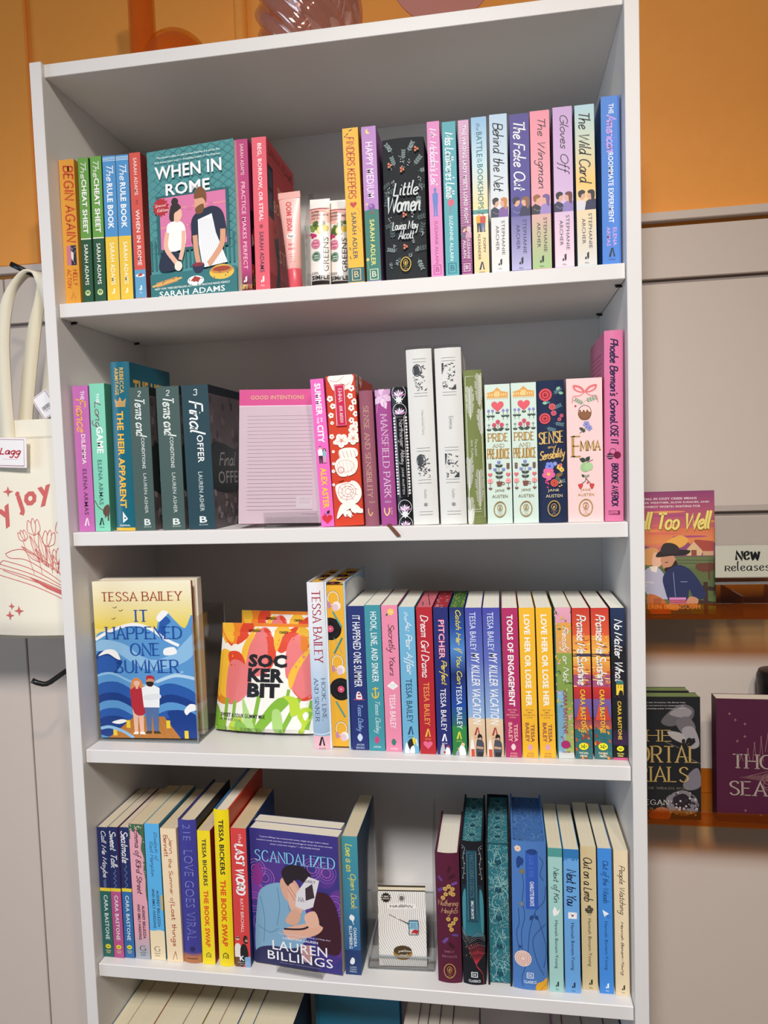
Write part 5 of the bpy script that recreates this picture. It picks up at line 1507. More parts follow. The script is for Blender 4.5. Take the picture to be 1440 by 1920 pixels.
def pinktop(a):
    a.B(0, 1, '#d67683')
    for i in range(6): a.L([(random.random(), random.random()), (random.random(), random.random())], .05, '#1f1a1e' if i < 2 else '#c45a68')
def f(a):
    a.T('Dream Girl Drama', .055, .475, .26, .78, '#fbeef0', 'script', 12); a.T('TESSA BAILEY', .51, .805, .32, .68, '#e9a552', 'sans', .004); a.amark(.5, .855, '#e9b04a', .9, 'AVON'); a.heart(.5, .935, .3, '#e2698c')
C_('dream', 'crimson paperback with white script, orange author name and pink heart', kind='pb', base='#b5212f', spine=f, top=pinktop, page='#d67683')
def redtop(a):
    a.B(0, 1, '#a8303c')
    for i in range(16): a.E(random.random(), random.random(), .12, .06, '#e6d0cf', random.random())
def f(a):
    a.T('PITCHER', .083, .35, .3, .74, '#d6445c', 'bold', .05); a.T('PITCHER', .088, .345, .33, .71, '#1f2870', 'bold', .012); a.T('PITCHER', .088, .345, .33, .71, '#f0d9e2', 'light', -.004)
    a.T('Perfect', .36, .525, .3, .84, '#f0d84a', 'script', 18); a.T('TESSA BAILEY', .55, .84, .32, .7, '#f3f4fa', 'sans', .004); a.amark(.5, .885, '#f3f4fa', .9, 'AVON')
    a.P([(.2, 1), (.3, .94), (.46, .93), (.55, 1)], '#b9bcc4', True); a.C(.42, .935, .08, '#dcae92'); a.P([(.55, 1), (.62, .955), (.8, .945), (.9, 1)], '#f2efec', True); a.C(.76, .945, .09, '#b3443a'); a.C(.5, .985, .08, '#b9303a')
C_('pitch', 'dark navy paperback with yellow script, red page edges on top', kind='pb', base='#1f2870', spine=f, top=redtop, page='#a8303c')
def grass(a):
    a.B(0, 1, '#4f7a44')
    for i in range(70):
        u, t = random.random(), random.random(); a.L([(u, t), (u + .2 * (random.random() - .5), t + .1)], .04, random.choice(['#a9b84c', '#2c5a30', '#c9c84a', '#6f9a4a']))
def f(a):
    a.G(0, .14, '#152a66', '#1d4a9a'); a.G(.14, .28, '#1d4a9a', '#4f86cc'); a.G(.28, .45, '#4f86cc', '#16286a'); a.G(.45, .66, '#16286a', '#1b4aa0'); a.G(.66, .8, '#1b4aa0', '#2a6a6a'); a.G(.8, 1, '#2f8a4a', '#2b7a3c')
    a.T('Catch Her If You Can', .02, .515, .28, .8, '#eed83c', 'script', 18); a.T('TESSA BAILEY', .525, .82, .34, .72, '#eef2f8', 'sans', .004); a.amark(.46, .865, '#e9d83a', .9, 'AVON')
    a.P([(.4, 1), (.5, .94), (.76, .93), (.92, 1)], '#f2f1ee', True); a.C(.72, .925, .13, '#e3c9a0'); a.P([(.2, 1), (.3, .97), (.44, .97), (.46, 1)], '#9aa0a8', True); a.leaf(.34, .95, .2, .7, '#e2b295', .3)
C_('catch', 'blue and green paperback with bright yellow script, grassy page edges', kind='pb', base='#1b3f8c', spine=f, top=grass, page='#4f7a44')
def killer(a):
    a.G(0, .35, '#4549a6', '#5d6cba'); a.G(.35, .745, '#5d6cba', '#93b4dc'); a.G(.745, 1, '#e6cba8', '#dcb992'); a.L([(0, .745), (.4, .738), (1, .75)], .06, '#e6cba8', True)
    a.T('TESSA BAILEY', .03, .285, .26, .62, '#dde6f4', 'sans', 0); a.T('MY KILLER VACATION', .3, .785, .28, .78, '#f3f5f8', 'ital', .006); a.amark(.5, .83, '#a83a3c', .85, 'AVON')
    a.P([(.1, 1), (.12, .9), (.26, .89), (.34, 1)], '#f0ece6', True); a.P([(.12, .95), (.32, .95), (.34, 1), (.12, 1)], '#c9543f'); a.C(.2, .875, .1, '#e6cdb0')
    a.P([(.42, 1), (.46, .9), (.6, .88), (.86, .9), (.9, .95), (.8, 1)], '#4a4e58', True); a.P([(.44, .93), (.86, .935), (.86, .95), (.44, .945)], '#caa084'); a.P([(.5, .97), (.84, .97), (.84, 1), (.5, 1)], '#26282e'); a.C(.66, .875, .11, '#caa084'); a.P([(.54, .875), (.56, .852), (.7, .848), (.8, .86), (.8, .9), (.74, .87)], '#1d1a1c', True)
for k, w in (('kill1', 'left'), ('kill2', 'right')):
    C_(k, '%s one of two paperbacks in violet blue over sand' % w, kind='pb', base='#5763b4', spine=killer, rcol='#5b56a0', lcol='#4549a6')
def tools(txt, base, c2, dia):
    def f(a):
        a.T(txt, .045, .655, .3, .68, '#fcf4f0', 'bold', .03)
        for i, w in enumerate(('NEW YORK', 'TIMES', 'BESTSELLING', 'AUTHOR')): a.H_(w, .5 - .034 * len(w), .5 + .034 * len(w), .675 + .017 * i, .684 + .017 * i, c2, 'sans')
        a.T('TESSA', .775, .895, .56, .8, c2, 'bold', .02); a.T('BAILEY', .765, .895, .22, .46, c2, 'bold', .02); a.avon(.5, .93, dia, .95, 'BOOKS', c2)
    return f
C_('tools', 'raspberry paperback with bold white capitals, left of the yellow pair', kind='pb', base='#b12c64', spine=tools('TOOLS OF ENGAGEMENT', '#b12c64', '#f2bfae', '#f2d3d6'))
for k, w in (('love1', 'left'), ('love2', 'right')):
    C_(k, '%s one of two golden yellow paperbacks on the third shelf' % w, kind='pb', base='#f2b92c', spine=tools('LOVE HER OR LOSE HER', '#f2b92c', '#8a3a4e', '#dba0c0'), lcol='#a8842a', rcol='#c9952a')
def f(a):
    a.G(0, .1, '#e7a6bc', '#e39aae'); a.G(.1, .3, '#e6a24a', '#d9a35a'); a.G(.3, .62, '#8aa04c', '#7f9a4a'); a.G(.62, .96, '#8aa04c', '#a9b86a', .45, 1); a.G(.55, .96, '#7fb3cf', '#9cc6d8', 0, .5); a.B(.96, 1, '#cfd4d0'); a.R(0, .06, 0, 1, '#3f6f5a')
    for i in range(60): a.E(random.random(), random.random() * .95, .05 + .1 * random.random(), .05, random.choice(['#e7a6bc', '#e9b04a', '#6f8a3f', '#a8bf5f', '#d98a9c', '#4f6f3f']), random.random() * 3)
    for i in range(6): a.L([(.1 + .06 * i, .64), (.1 + .06 * i, .95)], .02, '#4f86a6')
    a.T('Ready or Not', .125, .49, .3, .84, '#fbf6f2', 'script', 15); a.T('CARA BASTONE', .545, .835, .4, .66, '#a3386e', 'bold', .008); a.E(.5, .905, .28, .26, '#a82a6a'); a.H_('THE DIAL PRESS', .26, .76, .95, .96, '#a82a6a', 'bold')
C_('ready', 'paperback with a painted pink, orange and green garden, right of the yellow pair', kind='pb', base='#9aa45a', spine=f, lcol='#3f6f5a')
def sun(a):
    a.G(0, .18, '#c93a2c', '#dd5a33'); a.G(.18, .3, '#e8893a', '#f2b650'); a.B(.3, .32, '#3a3a52'); a.G(.32, .44, '#f0b84c', '#d9703a'); a.G(.44, .52, '#9a4a7a', '#b0507a'); a.G(.52, .6, '#c9342f', '#b32c38'); a.G(.6, .72, '#7a5a9a', '#5f5a9a'); a.G(.72, .8, '#7a3a5a', '#c0604a'); a.G(.8, 1, '#2c6a72', '#3a6f70')
    for i in range(46):
        t = .18 + .34 * random.random(); a.E(random.random(), t, .18 * random.random() + .04, .035, random.choice(['#f3c45a', '#e9963c', '#c94a34', '#f0d070', '#8a4a4a']), .1)
    a.P([(.1, .74), (.34, .62), (.52, .74)], '#d9502f'); a.P([(.5, .74), (.72, .63), (.95, .74)], '#c9402f')
    for i in range(26): a.E(random.random(), .78 + .22 * random.random(), .12, .06, random.choice(['#2c6a72', '#c9542f', '#a83a34', '#e0963c', '#3a7f7a']), 1.2)
    a.T('Promise Me Sunshine', .045, .505, .26, .82, '#fdf6ee', 'script', 16); a.T('CARA BASTONE', .535, .825, .36, .64, '#f2c83a', 'bold', .02); a.dial(.48, .915, 1.0, '#3a5a1c', '#f3ea2c', '#f6f2d8')
for k, w in (('prom1', 'left'), ('prom2', 'right')):
    C_(k, '%s one of two sunset red and orange paperbacks near the right end' % w, kind='pb', base='#b23a34', spine=sun, lcol='#8a2a3c', rcol='#7a1f34')
def f(a):
    a.G(0, .25, '#1d3054', '#141c30'); a.B(.25, .8, '#101119'); a.G(.8, .9, '#241630', '#3a1f4a'); a.B(.9, .985, '#0e0f12'); a.B(.985, 1, '#d05a86')
    a.T('No Matter What', .075, .485, .26, .84, '#f4f4f2', 'script', 16)
    a.R(.3, .78, .5, .57, '#f0cf3a'); a.R(.44, .47, .5, .525, '#101119'); a.R(.6, .63, .5, .525, '#101119'); a.P([(.45, .57), (.55, .54), (.72, .545), (.74, .57)], '#1a1a20', True); a.R(.3, .78, .477, .497, '#2c7a72')
    for i in range(12): a.star(.2 + .6 * random.random(), .4 + .22 * random.random(), .04, '#a34a7a', 4)
    a.T('CARA BASTONE', .61, .865, .36, .62, '#f0c63a', 'bold', .02); a.dial(.5, .925, .9, '#4a5a1c', '#f3ea2c', '#f3ea6a')
C_('nomat', 'black paperback with white script and a yellow window, last on the third shelf', kind='pb', base='#11121a', spine=f)
# ================================================================ fourth shelf
RD = 'books on the fourth bookcase shelf'
def D_(key, label, **kw):
    return stand(key, GD[key], ZD, label, RD, **kw)
def cara(title, low, t1, sq):
    def f(a):
        a.B(0, .465, '#1b2960'); a.B(.465, .49, '#e9d23c'); a.B(.49, 1, low)
        a.T(title, .03, t1, .2, .84, '#f2f3f6', 'script', 15)
        a.L([(.5 + .12 * math.sin(k), t1 + .015 + (.45 - t1) * k / 24) for k in range(25)], .025, '#9fb0d8', True)
        a.T('CARA BASTONE', .52, .865, .32, .68, '#e3efec', 'bold', .008); a.dial(.5, .918, .95, '#3a5a1c', '#f0e232', '#e9dc8a')
    return f
D_('call', 'navy and green slim paperback, leftmost on the fourth shelf', kind='pb', base='#1b2960', spine=cara('Call Me Maybe', '#24645f', .385, 1), rcol='#2a2250', page='#d9cdb5')
D_('sweet', 'navy and pink slim paperback, second from left on the fourth shelf', kind='pb', base='#2a2250', spine=cara('Sweet Talk', '#b8558c', .31, 1), rcol='#8a2f4c', page='#d9cdb5')
D_('seat', 'navy and blue slim paperback, third from left on the fourth shelf', kind='pb', base='#1b2960', spine=cara('Seatmate', '#2f6ca8', .27, 1), page='#d9cdb5')
def f(a):
    a.G(.8, .95, '#e3a4b2', '#a8adb5'); a.B(.95, 1, '#a8adb5')
    a.P([(0, 0), (1, 0), (1, .54), (.92, .5), (.95, .4), (.86, .34), (.92, .25), (.76, .18), (.86, .1), (.6, .06), (.5, .02), (.3, .06), (.1, .04), (.06, .12), (0, .1)], '#3f6a48', True)
    for i in range(44):
        u, t = random.choice([(.05 + .12 * random.random(), .12 * random.random()), (.86 + .14 * random.random(), .5 * random.random()), (random.random(), .04 * random.random())]); a.C(u, t, .035, random.choice(['#d9dfc0', '#2c4f36', '#7a9a6a', '#e9b9c4']), 6)
    a.T('Emma of 83rd Street', .04, .515, .22, .74, '#3a1c28', 'script', 12); a.T('AUDREY BELLEZZA', .6, .845, .6, .78, '#33262c', 'bold'); a.T('AND EMILY HARDING', .59, .855, .3, .48, '#33262c', 'bold')
    a.H_('G', .34, .7, .9, .938, '#2c2a2e', 'serif', 13); a.H_('GALLERY', .32, .74, .948, .957, '#3a383c', 'sans'); a.H_('BOOKS', .38, .7, .965, .974, '#3a383c', 'sans')
D_('emma83', 'pink paperback edged with green leaves on its spine', kind='pb', base='#e3a4b2', spine=f, rcol='#3f6a48', page='#d9c9a8')
def f(a):
    a.B(.785, 1, '#f0dcb6'); a.L([(0, .785), (.3, .79), (.6, .78), (1, .788)], .05, '#f0dcb6', True)
    a.T('Elizabeth of', .06, .27, .54, .86, '#2c4f78', 'script', 11); a.T('East Hampton', .13, .385, .2, .54, '#2c4f78', 'script', 11)
    a.T('AUDREY BELLEZZA', .485, .755, .58, .76, '#253c56', 'bold'); a.T('AND EMILY HARDING', .475, .765, .28, .46, '#253c56', 'bold')
    a.R(.88, 1, .52, .63, '#e0a83a'); a.H_('G', .28, .62, .9, .938, '#2c2a2e', 'serif', 13); a.H_('GALLERY', .24, .66, .948, .957, '#3a383c', 'sans'); a.H_('BOOKS', .3, .6, .965, .974, '#3a383c', 'sans')
D_('eliz', 'sky blue paperback with a sandy foot on the fourth shelf', kind='pb', base='#59b1e8', spine=f, rcol='#3c7f9c', page='#d9c9a8')
def f(a):
    c = '#a63f28'
    a.T('Jenn', .07, .19, .52, .76, c, 'lower', 26); a.T('Bennett', .05, .21, .18, .44, c, 'lower', 26); a.T('the Summer of', .225, .56, .32, .68, c, 'lower', 26); a.T('Lost things', .57, .88, .3, .72, c, 'lower', 30)
    a.L([(.36, .985), (.54, .92), (.64, .98)], .04, '#b06a5a'); a.L([(.54, .92), (.6, .955)], .05, '#b06a5a')
D_('jenn', 'cream paperback with rust brown storybook lettering', kind='pb', base='#f2dbb6', spine=f, page='#dccbaa')
def f(a):
    a.T('21E', .03, .14, .3, .7, '#7c80c4', 'light'); a.T('LOVE GOES VIRAL', .21, .84, .3, .76, '#9aa0dc', 'light', -.012); a.T('LOVE GOES VIRAL', .212, .838, .34, .72, '#3a3a90', 'light', -.024)
    a.P([(0, .93), (1, .925), (1, 1), (0, 1)], '#b5744a'); a.G(.925, .955, '#3f3a8a', '#b5744a'); a.C(.55, .9, .14, '#24245c'); a.R(.2, .8, .965, .972, '#6a3a2c')
D_('viral', 'indigo hardcover with thin outlined lettering and a copper patch at its foot', kind='hc', base='#3c3b92', spine=f, rcol='#1c1a22', lcol='#2c2f78', page='#e0d2b6', d=.14)
def swap(a):
    a.T('TESSA BICKERS', .06, .41, .34, .66, '#26282c', 'bold', .024); a.T('THE BOOK SWAP', .445, .87, .3, .68, '#e05a26', 'black', .04)
    a.L([(.34, .95), (.34, .925), (.5, .912), (.66, .925), (.66, .95)], .05, '#26282c'); a.H_('G', .42, .6, .93, .947, '#26282c', 'bold')
D_('swapp', 'shorter bright yellow paperback, left of the tall yellow hardcover', kind='pb', base='#f5db20', spine=swap, rcol='#c42a2c', page='#d6bfa2')
D_('swaph', 'tall bright yellow hardcover with a red front board', kind='hc', base='#f5db20', spine=swap, rcol='#c83f2c', lcol='#2f6aa0', mat='gloss', page='#e8decb', d=.155)
def f(a):
    a.T('The', .04, .105, .5, .74, '#f6ecec', 'hand', 18); a.T('LAST WORD', .115, .475, .28, .78, '#fbf5f4', 'hand', 24); a.T('KATY BIRCHALL', .505, .75, .46, .66, '#f4dcda', 'sans')
    a.P([(0, 1), (0, .86), (.2, .83), (.42, .86), (.46, 1)], '#e9e2da', True); a.R(0, .4, .93, 1, '#6a4a34'); a.C(.2, .795, .13, '#dcae90'); a.R(.08, .34, .785, .793, '#17171a')
    a.P([(.4, 1), (.36, .87), (.6, .83), (.8, .86), (.86, .93), (.6, .98)], '#16161a', True); a.P([(.56, .81), (.62, .775), (.8, .775), (.86, .82), (.7, .83)], '#241a1c', True); a.C(.76, .805, .1, '#d9a890'); a.R(.64, .84, .797, .804, '#17171a'); a.P([(.66, 1), (.62, .93), (1, .92), (1, 1)], '#7fa8cf')
    a.H_('K', .3, .6, .92, .955, '#f6f6f4', 'black'); a.H_('KNIGHTS OF', .18, .84, .966, .972, '#e6e2dc', 'sans'); a.H_('MEDIA', .34, .68, .98, .986, '#e6e2dc', 'sans')
D_('lastw', 'red paperback with white brush capitals, left of the purple romance cover', kind='pb', base='#d54141', spine=f, rcol='#1d3a78', page='#d3bd98')

# cover turned out: couple hiding behind a newspaper
def f(a):
    a.B(0, 1, '#39317f')
    for i in range(24):
        u, t, r = random.random(), .2 + .75 * random.random(), .06 + .1 * random.random(); a.C(u, t, r, mixc('#39317f', '#8a3fa6', random.random() * .7))
    for u, t in ((.06, .3), (.03, .55), (.16, .36), (.86, .27), (.95, .5), (.9, .7), (.7, .25), (.12, .7)):
        for k in range(3): a.ring(u, t, .05 + .03 * k, .05 + .03 * k, .006, mixc('#7a5cc0', '#d06ac0', random.random()), 14)
    a.P([(.04, .28), (.1, .26), (.14, .36), (.08, .42), (.02, .38)], '#8a2f86', True); a.P([(.84, .68), (.96, .66), (1, .76), (.9, .82)], '#8a2f86', True)
    a.H_('"Lauren Billings has inventoried every single thing I adore about', .12, .9, .048, .062, '#cfc9ec', 'ital'); a.H_('romance novels and then used the knowledge to write the most swoony', .08, .94, .072, .086, '#cfc9ec', 'ital'); a.H_('book I could ever imagine." -- ALI HAZELWOOD', .24, .8, .096, .11, '#cfc9ec', 'ital')
    # her hair and his jacket
    a.P([(.7, .44), (.86, .42), (.96, .52), (1, .7), (.98, .84), (.86, .86), (.74, .8), (.68, .6)], '#3c1626', True)
    a.P([(.02, .88), (.06, .56), (.12, .44), (.34, .38), (.52, .44), (.62, .58), (.62, .76), (.44, .88), (.1, .98)], '#7fa9c6', True)
    for P_ in ([(.1, .5), (.14, .66), (.12, .84)], [(.3, .42), (.32, .56), (.28, .7)], [(.42, .54), (.46, .68), (.36, .78)], [(.06, .72), (.2, .76), (.3, .72)]): a.L(P_, .006, '#4f7898', True)
    a.P([(.34, .36), (.44, .33), (.54, .38), (.56, .48), (.44, .52), (.36, .46)], '#d9a58c', True); a.P([(.38, .36), (.36, .29), (.46, .24), (.62, .25), (.7, .32), (.66, .37), (.52, .34), (.44, .4)], '#241a22', True)
    a.P([(.42, .42), (.48, .37), (.54, .43), (.6, .52), (.54, .6), (.44, .56)], '#e2b099', True); a.L([(.42, .42), (.5, .5)], .006, '#a8705c'); a.L([(.44, .4), (.53, .49)], .006, '#a8705c')
    a.P([(.52, .44), (.66, .31), (.78, .33), (.7, .53), (.6, .56), (.5, .54)], '#dcd8dc'); a.P([(.62, .4), (.7, .36), (.72, .46), (.62, .49)], '#3a2a34'); a.H_('DAILY', .62, .74, .335, .355, '#5a4a5c', 'bold'); a.H_('NA', .54, .6, .47, .5, '#5a4a5c', 'serif')
    a.P([(.36, .72), (.6, .66), (.76, .64), (.8, .68), (.7, .74), (.46, .79), (.38, .77)], '#e2ad94', True); a.L([(.36, .72), (.58, .7), (.72, .64), (.8, .66)], .02, '#241a26', True)
    a.P([(.6, .6), (.72, .56), (.76, .66), (.64, .68)], '#e6b59c', True); a.P([(.48, .56), (.56, .6), (.5, .68), (.38, .66)], '#d9a58c', True)
    a.P([(.04, .9), (.2, .86), (.42, .86), (.62, .84), (.72, 1), (.02, 1)], '#2b2a55', True); a.P([(.54, .84), (.66, .82), (.66, .92), (.58, .94)], '#b98a8a', True)
    a.H_('SCANDALIZED', .06, .955, .155, .235, '#86cbe8', 'serif', 12)
    a.H_('New York Times bestselling writing duo', .3, .88, .752, .766, '#d9d3ee', 'sans'); a.H_('CHRISTINA LAUREN', .34, .74, .78, .797, '#e6e2f2', 'bold')
    a.H_('LAUREN', .22, .84, .815, .885, '#f3f1f6', 'sans', .004); a.H_('BILLINGS', .16, .9, .895, .96, '#f3f1f6', 'sans', .004); a.H_('from the author of Lies and Wedding Vows', .3, .76, .972, .98, '#a9a3cc', 'sans')
face_out(.2515, .0335, ZD + .003, -6.4, .4, .1360, .2015, .022, 'purple illustrated cover of a couple hiding behind a newspaper, facing out', RD, kind='pb', base='#39317f', right=f, page='#ece4d2')
def f(a): a.B(0, 1, '#39317f')
face_out(.2500, .0580, ZD + .003, -6.0, .4, .1360, .2000, .021, 'second copy directly behind the purple newspaper cover, only its page edges showing', RD, kind='pb', base='#2a3f6a', right=f, page='#ece4d2')
es = empty('display_easel', Matrix.Translation((.290, .022, ZD)) @ Matrix.Rotation(math.radians(-6.4), 4, 'Z'))
tag(es, 'low clear acrylic easel under the purple newspaper cover', 'display easel')
b = MB(); b.box(0, .07, -.004, .055, 0.0003, .0024); b.build('foot_plate', M['acrylic'], es)
b = MB(); b.box(0, .07, -.004, -.0024, .0024, .009); b.build('front_lip', M['acrylic'], es)

def f(a):
    a.G(0, .5, '#3f93a0', '#3a80a0'); a.G(.5, .82, '#3a80a0', '#2c5f96'); a.B(.82, 1, '#213c70')
    a.T('Love is an', .055, .25, .24, .66, '#e6d84a', 'script', 13); a.T('Open Book', .27, .52, .34, .86, '#e6d84a', 'script', 14); a.leaf(.45, .56, .5, 1.3, '#eef2f2', .4); a.L([(.5, .6), (.62, .635)], .04, '#eef2f2')
    a.T('CHANDRA', .655, .795, .58, .78, '#e2ecf0', 'bold'); a.T('BLUMBERG', .645, .81, .3, .5, '#e2ecf0', 'bold')
    a.P([(.3, .91), (.44, .875), (.6, .885), (.58, .915), (.42, .925)], '#eef1f4', True)
    for i, w in enumerate(('CANARY', 'STREET', 'PRESS')): a.H_(w, .28, .72, .94 + .016 * i, .95 + .016 * i, '#cfd8e4', 'sans')
D_('openb', 'teal to navy paperback with yellow script, left of the hairpin card', kind='pb', base='#34719c', spine=f, rcol='#2a5478', page='#d9ccae')

# hairpin card in its acrylic stand
st = empty('card_stand', Matrix.Translation((.4185, .0415, ZD)) @ Matrix.Rotation(math.radians(2.2), 4, 'Z'))
tag(st, 'clear acrylic stand with tall sides holding the hairpin card', 'display stand')
SW = .0975
prof = [(0, .0022), (.112, .0022), (.112, .203), (.085, .203), (.034, .16), (.018, .1), (0, .045)]
sheet('side_wall', [0.0] + prof, .0016, st); sheet('side_wall', [SW - .0016] + prof, .0016, st)
b = MB(); b.box(0, SW, 0, .112, .0003, .0022); b.build('base_plate', M['acrylic'], st)
b = MB(); b.box(.0016, SW - .0016, -.001, .0005, .0004, .0205); b.build('front_lip', M['acrylic'], st)
b = MB(); b.box(.0016, SW - .0016, -.0013, .0007, .0195, .0212); b.box(.0016, SW - .0016, -.0013, .0007, .0003, .0018); b.build('lip_edge', M['acryl_edge'], st)
b = MB(); b.box(.0016, SW - .0016, .048, .0496, .0022, .088); b.build('cross_plate', M['acrylic'], st)
b = MB(); b.box(.0016, SW - .0016, .0478, .0498, .0868, .0885); b.build('cross_edge', M['acryl_edge'], st)
def f(a):
    a.B(0, 1, '#f1ede8')
    for i in range(34):
        x0 = -.25 + i * .046
        a.L([(x0 + .12 * math.sin(k * .55 + i * .08) * (.4 + .6 * k / 14) + .018 * k, k / 14) for k in range(15)], .0055, '#4a4642', True)
    a.star(.17, .085, .115, '#26221e', 12, .74); a.H_('18K', .1, .24, .06, .08, '#efe9dc', 'bold'); a.H_('GOLD', .1, .24, .09, .108, '#efe9dc', 'bold')
    a.P([(.2, .195), (.24, .17), (.74, .165), (.79, .195), (.76, .225), (.24, .235)], '#f4f0ea', True); a.H_('HAIRPIN', .25, .73, .18, .218, '#211d1b', 'hand', 22)
    a.ring(.5, .085, .075, .075, .012, '#b9b4ae', 18); a.C(.5, .09, .05, '#6f6a68')
    a.E(.5, .82, .2, .15, '#a87a2c'); a.E(.5, .79, .19, .1, '#4a3a1c'); a.H_('yellow', .4, .68, .775, .82, '#f3ede2', 'script', 18); a.H_('owl', .44, .6, .83, .86, '#f3ede2', 'script', 18); a.H_('WORKSHOP', .34, .66, .87, .885, '#e9dcc0', 'sans')
cd = empty('hairpin_card', Matrix.Translation((.4350, .0460, ZD + .0024)) @ Matrix.Rotation(math.radians(4.0), 4, 'Z') @ Matrix.Rotation(-math.radians(6), 4, 'X'))
tag(cd, 'white backing card with wavy black lines and a hairpin, in the clear stand', 'hairpin card')
b = MB(); b.box(0, .069, 0, .0011, 0, .1055, '#f1ede8'); f(Art(b, lambda x, y, l: (x, -l, .1055 - y), .069, .1055)); b.box(0, .069, .0001, .0011, .1053, .1068, '#2a241c'); b.build('backing_card', M['matte'], cd)
hp = MB(); hp.tube([(.0160, -.0013, .0735), (.0450, -.0022, .0605)], [.0005, .0008], '#d9cfbf', n=8); hp.build('pin_shaft', M['foil'], cd)
b = MB(); b.box(.0440, .0580, -.0046, -.0012, .0470, .0660, '#28405e', bev=.0006)
a = Art(b, lambda x, y, l: (.0452 + x, -.0046 - l, .0655 - y), .0122, .0180); a.B(0, .62, '#8fc3dc'); a.B(.62, 1, '#d9d3c6'); a.H_('READ', .14, .86, .12, .22, '#27405a', 'bold'); a.H_('MORE', .2, .8, .28, .38, '#27405a', 'bold'); a.H_('BOOKS', .14, .9, .44, .54, '#27405a', 'bold'); a.P([(.2, .95), (.4, .7), (.7, .62), (1, .7), (.9, .98), (.5, .9)], '#b8323c', True)
b.build('book_charm', M['gloss'], cd)
b = MB(); b.box(0, .069, 0, .0011, 0, .1100, '#e7dcc2', bev=0); b.box(0, .069, -.0002, .0012, .1085, .1105, '#4a3f2c')
o2 = b.build('hairpin_card', M['matte'], None, Matrix.Translation((.4345, .0515, ZD + .0024)) @ Matrix.Rotation(math.radians(4.0), 4, 'Z') @ Matrix.Rotation(-math.radians(6), 4, 'X'))
tag(o2, 'second backing card behind the first in the clear stand, only its edge showing', 'hairpin card')

def f(a):
    c = '#c9a35a'
    for u, t, l, an, k in ((.5, .16, .3, -1.2, '#3a1420'), (.5, .2, .3, -.6, '#3a1420'), (.4, .26, .3, 2.6, '#6a4a9a'), (.6, .24, .26, -.3, '#7a56ac'), (.3, .22, .24, -2.2, '#6a4a9a'), (.45, .68, .3, .8, '#3a1420'), (.5, .64, .3, 2.3, '#7a56ac'), (.6, .62, .24, .2, '#6a4a9a')): a.sprig(u, t, l, an, k, 4, .3, .014)
    for u, t in ((.4, .27), (.55, .25), (.7, .27), (.62, .3), (.42, .31), (.3, .34), (.72, .31), (.56, .55), (.7, .53), (.5, .5), (.8, .5), (.62, .58)): a.flower(u, t, .09, c, '#8a5a2c', 6, random.random())
    a.H_('Wuthering', .1, .92, .35, .42, '#b98a6a', 'script', 11); a.H_('Heights', .22, .9, .41, .475, '#b98a6a', 'script', 11)
    a.H_('EMILY', .3, .72, .742, .76, '#8f5a6a', 'bold'); a.H_('BRONTE', .2, .82, .78, .8, '#8f5a6a', 'bold'); a.laurel(.5, .9, .24, '#b98f4a')
D_('wuth', 'maroon cloth hardcover with gold flowers, right of the hairpin card', kind='hc', base='#571a34', spine=f, mat='cloth', page='#efe9da', d=.125)
def marble(base, light, dark, n, seed, hearts=True):
    def f(a):
        rnd = random.Random(seed)
        a.B(0, 1, base)
        asp = a.W / a.H
        for i in range(n):
            t0 = rnd.random(); u0 = rnd.random(); an = rnd.random() * 6.28; P_ = [(u0, t0)]
            for k in range(5):
                an += rnd.random() * 1.6 - .8
                P_.append((P_[-1][0] + .09 * math.cos(an), P_[-1][1] + .09 * asp * math.sin(an)))
            a.L(P_, .012 + .02 * rnd.random(), mixc(base, light, .4 + .6 * rnd.random()), True)
        for i in range(n // 3):
            u, t, r = rnd.random(), rnd.random(), .025 + .05 * rnd.random()
            a.E(u, t, r, r * .8, dark, rnd.random() * 3, 10); a.ring(u, t, r, r * .8, .012, light, 10)
        if hearts:
            for i in range(5):
                t = .12 + .2 * i
                a.L([(.5, t - .07), (.36, t - .02), (.3, t + .02)], .02, light, True); a.L([(.5, t - .07), (.64, t - .02), (.7, t + .02)], .02, light, True)
                a.heart(.5, t + .01, .17, dark)
    return f
mt = marble('#2f7480', '#a9d8d8', '#1d4f5e', 170, 4)
mtop = marble('#2f7480', '#9ccfd0', '#1d4f5e', 120, 5)
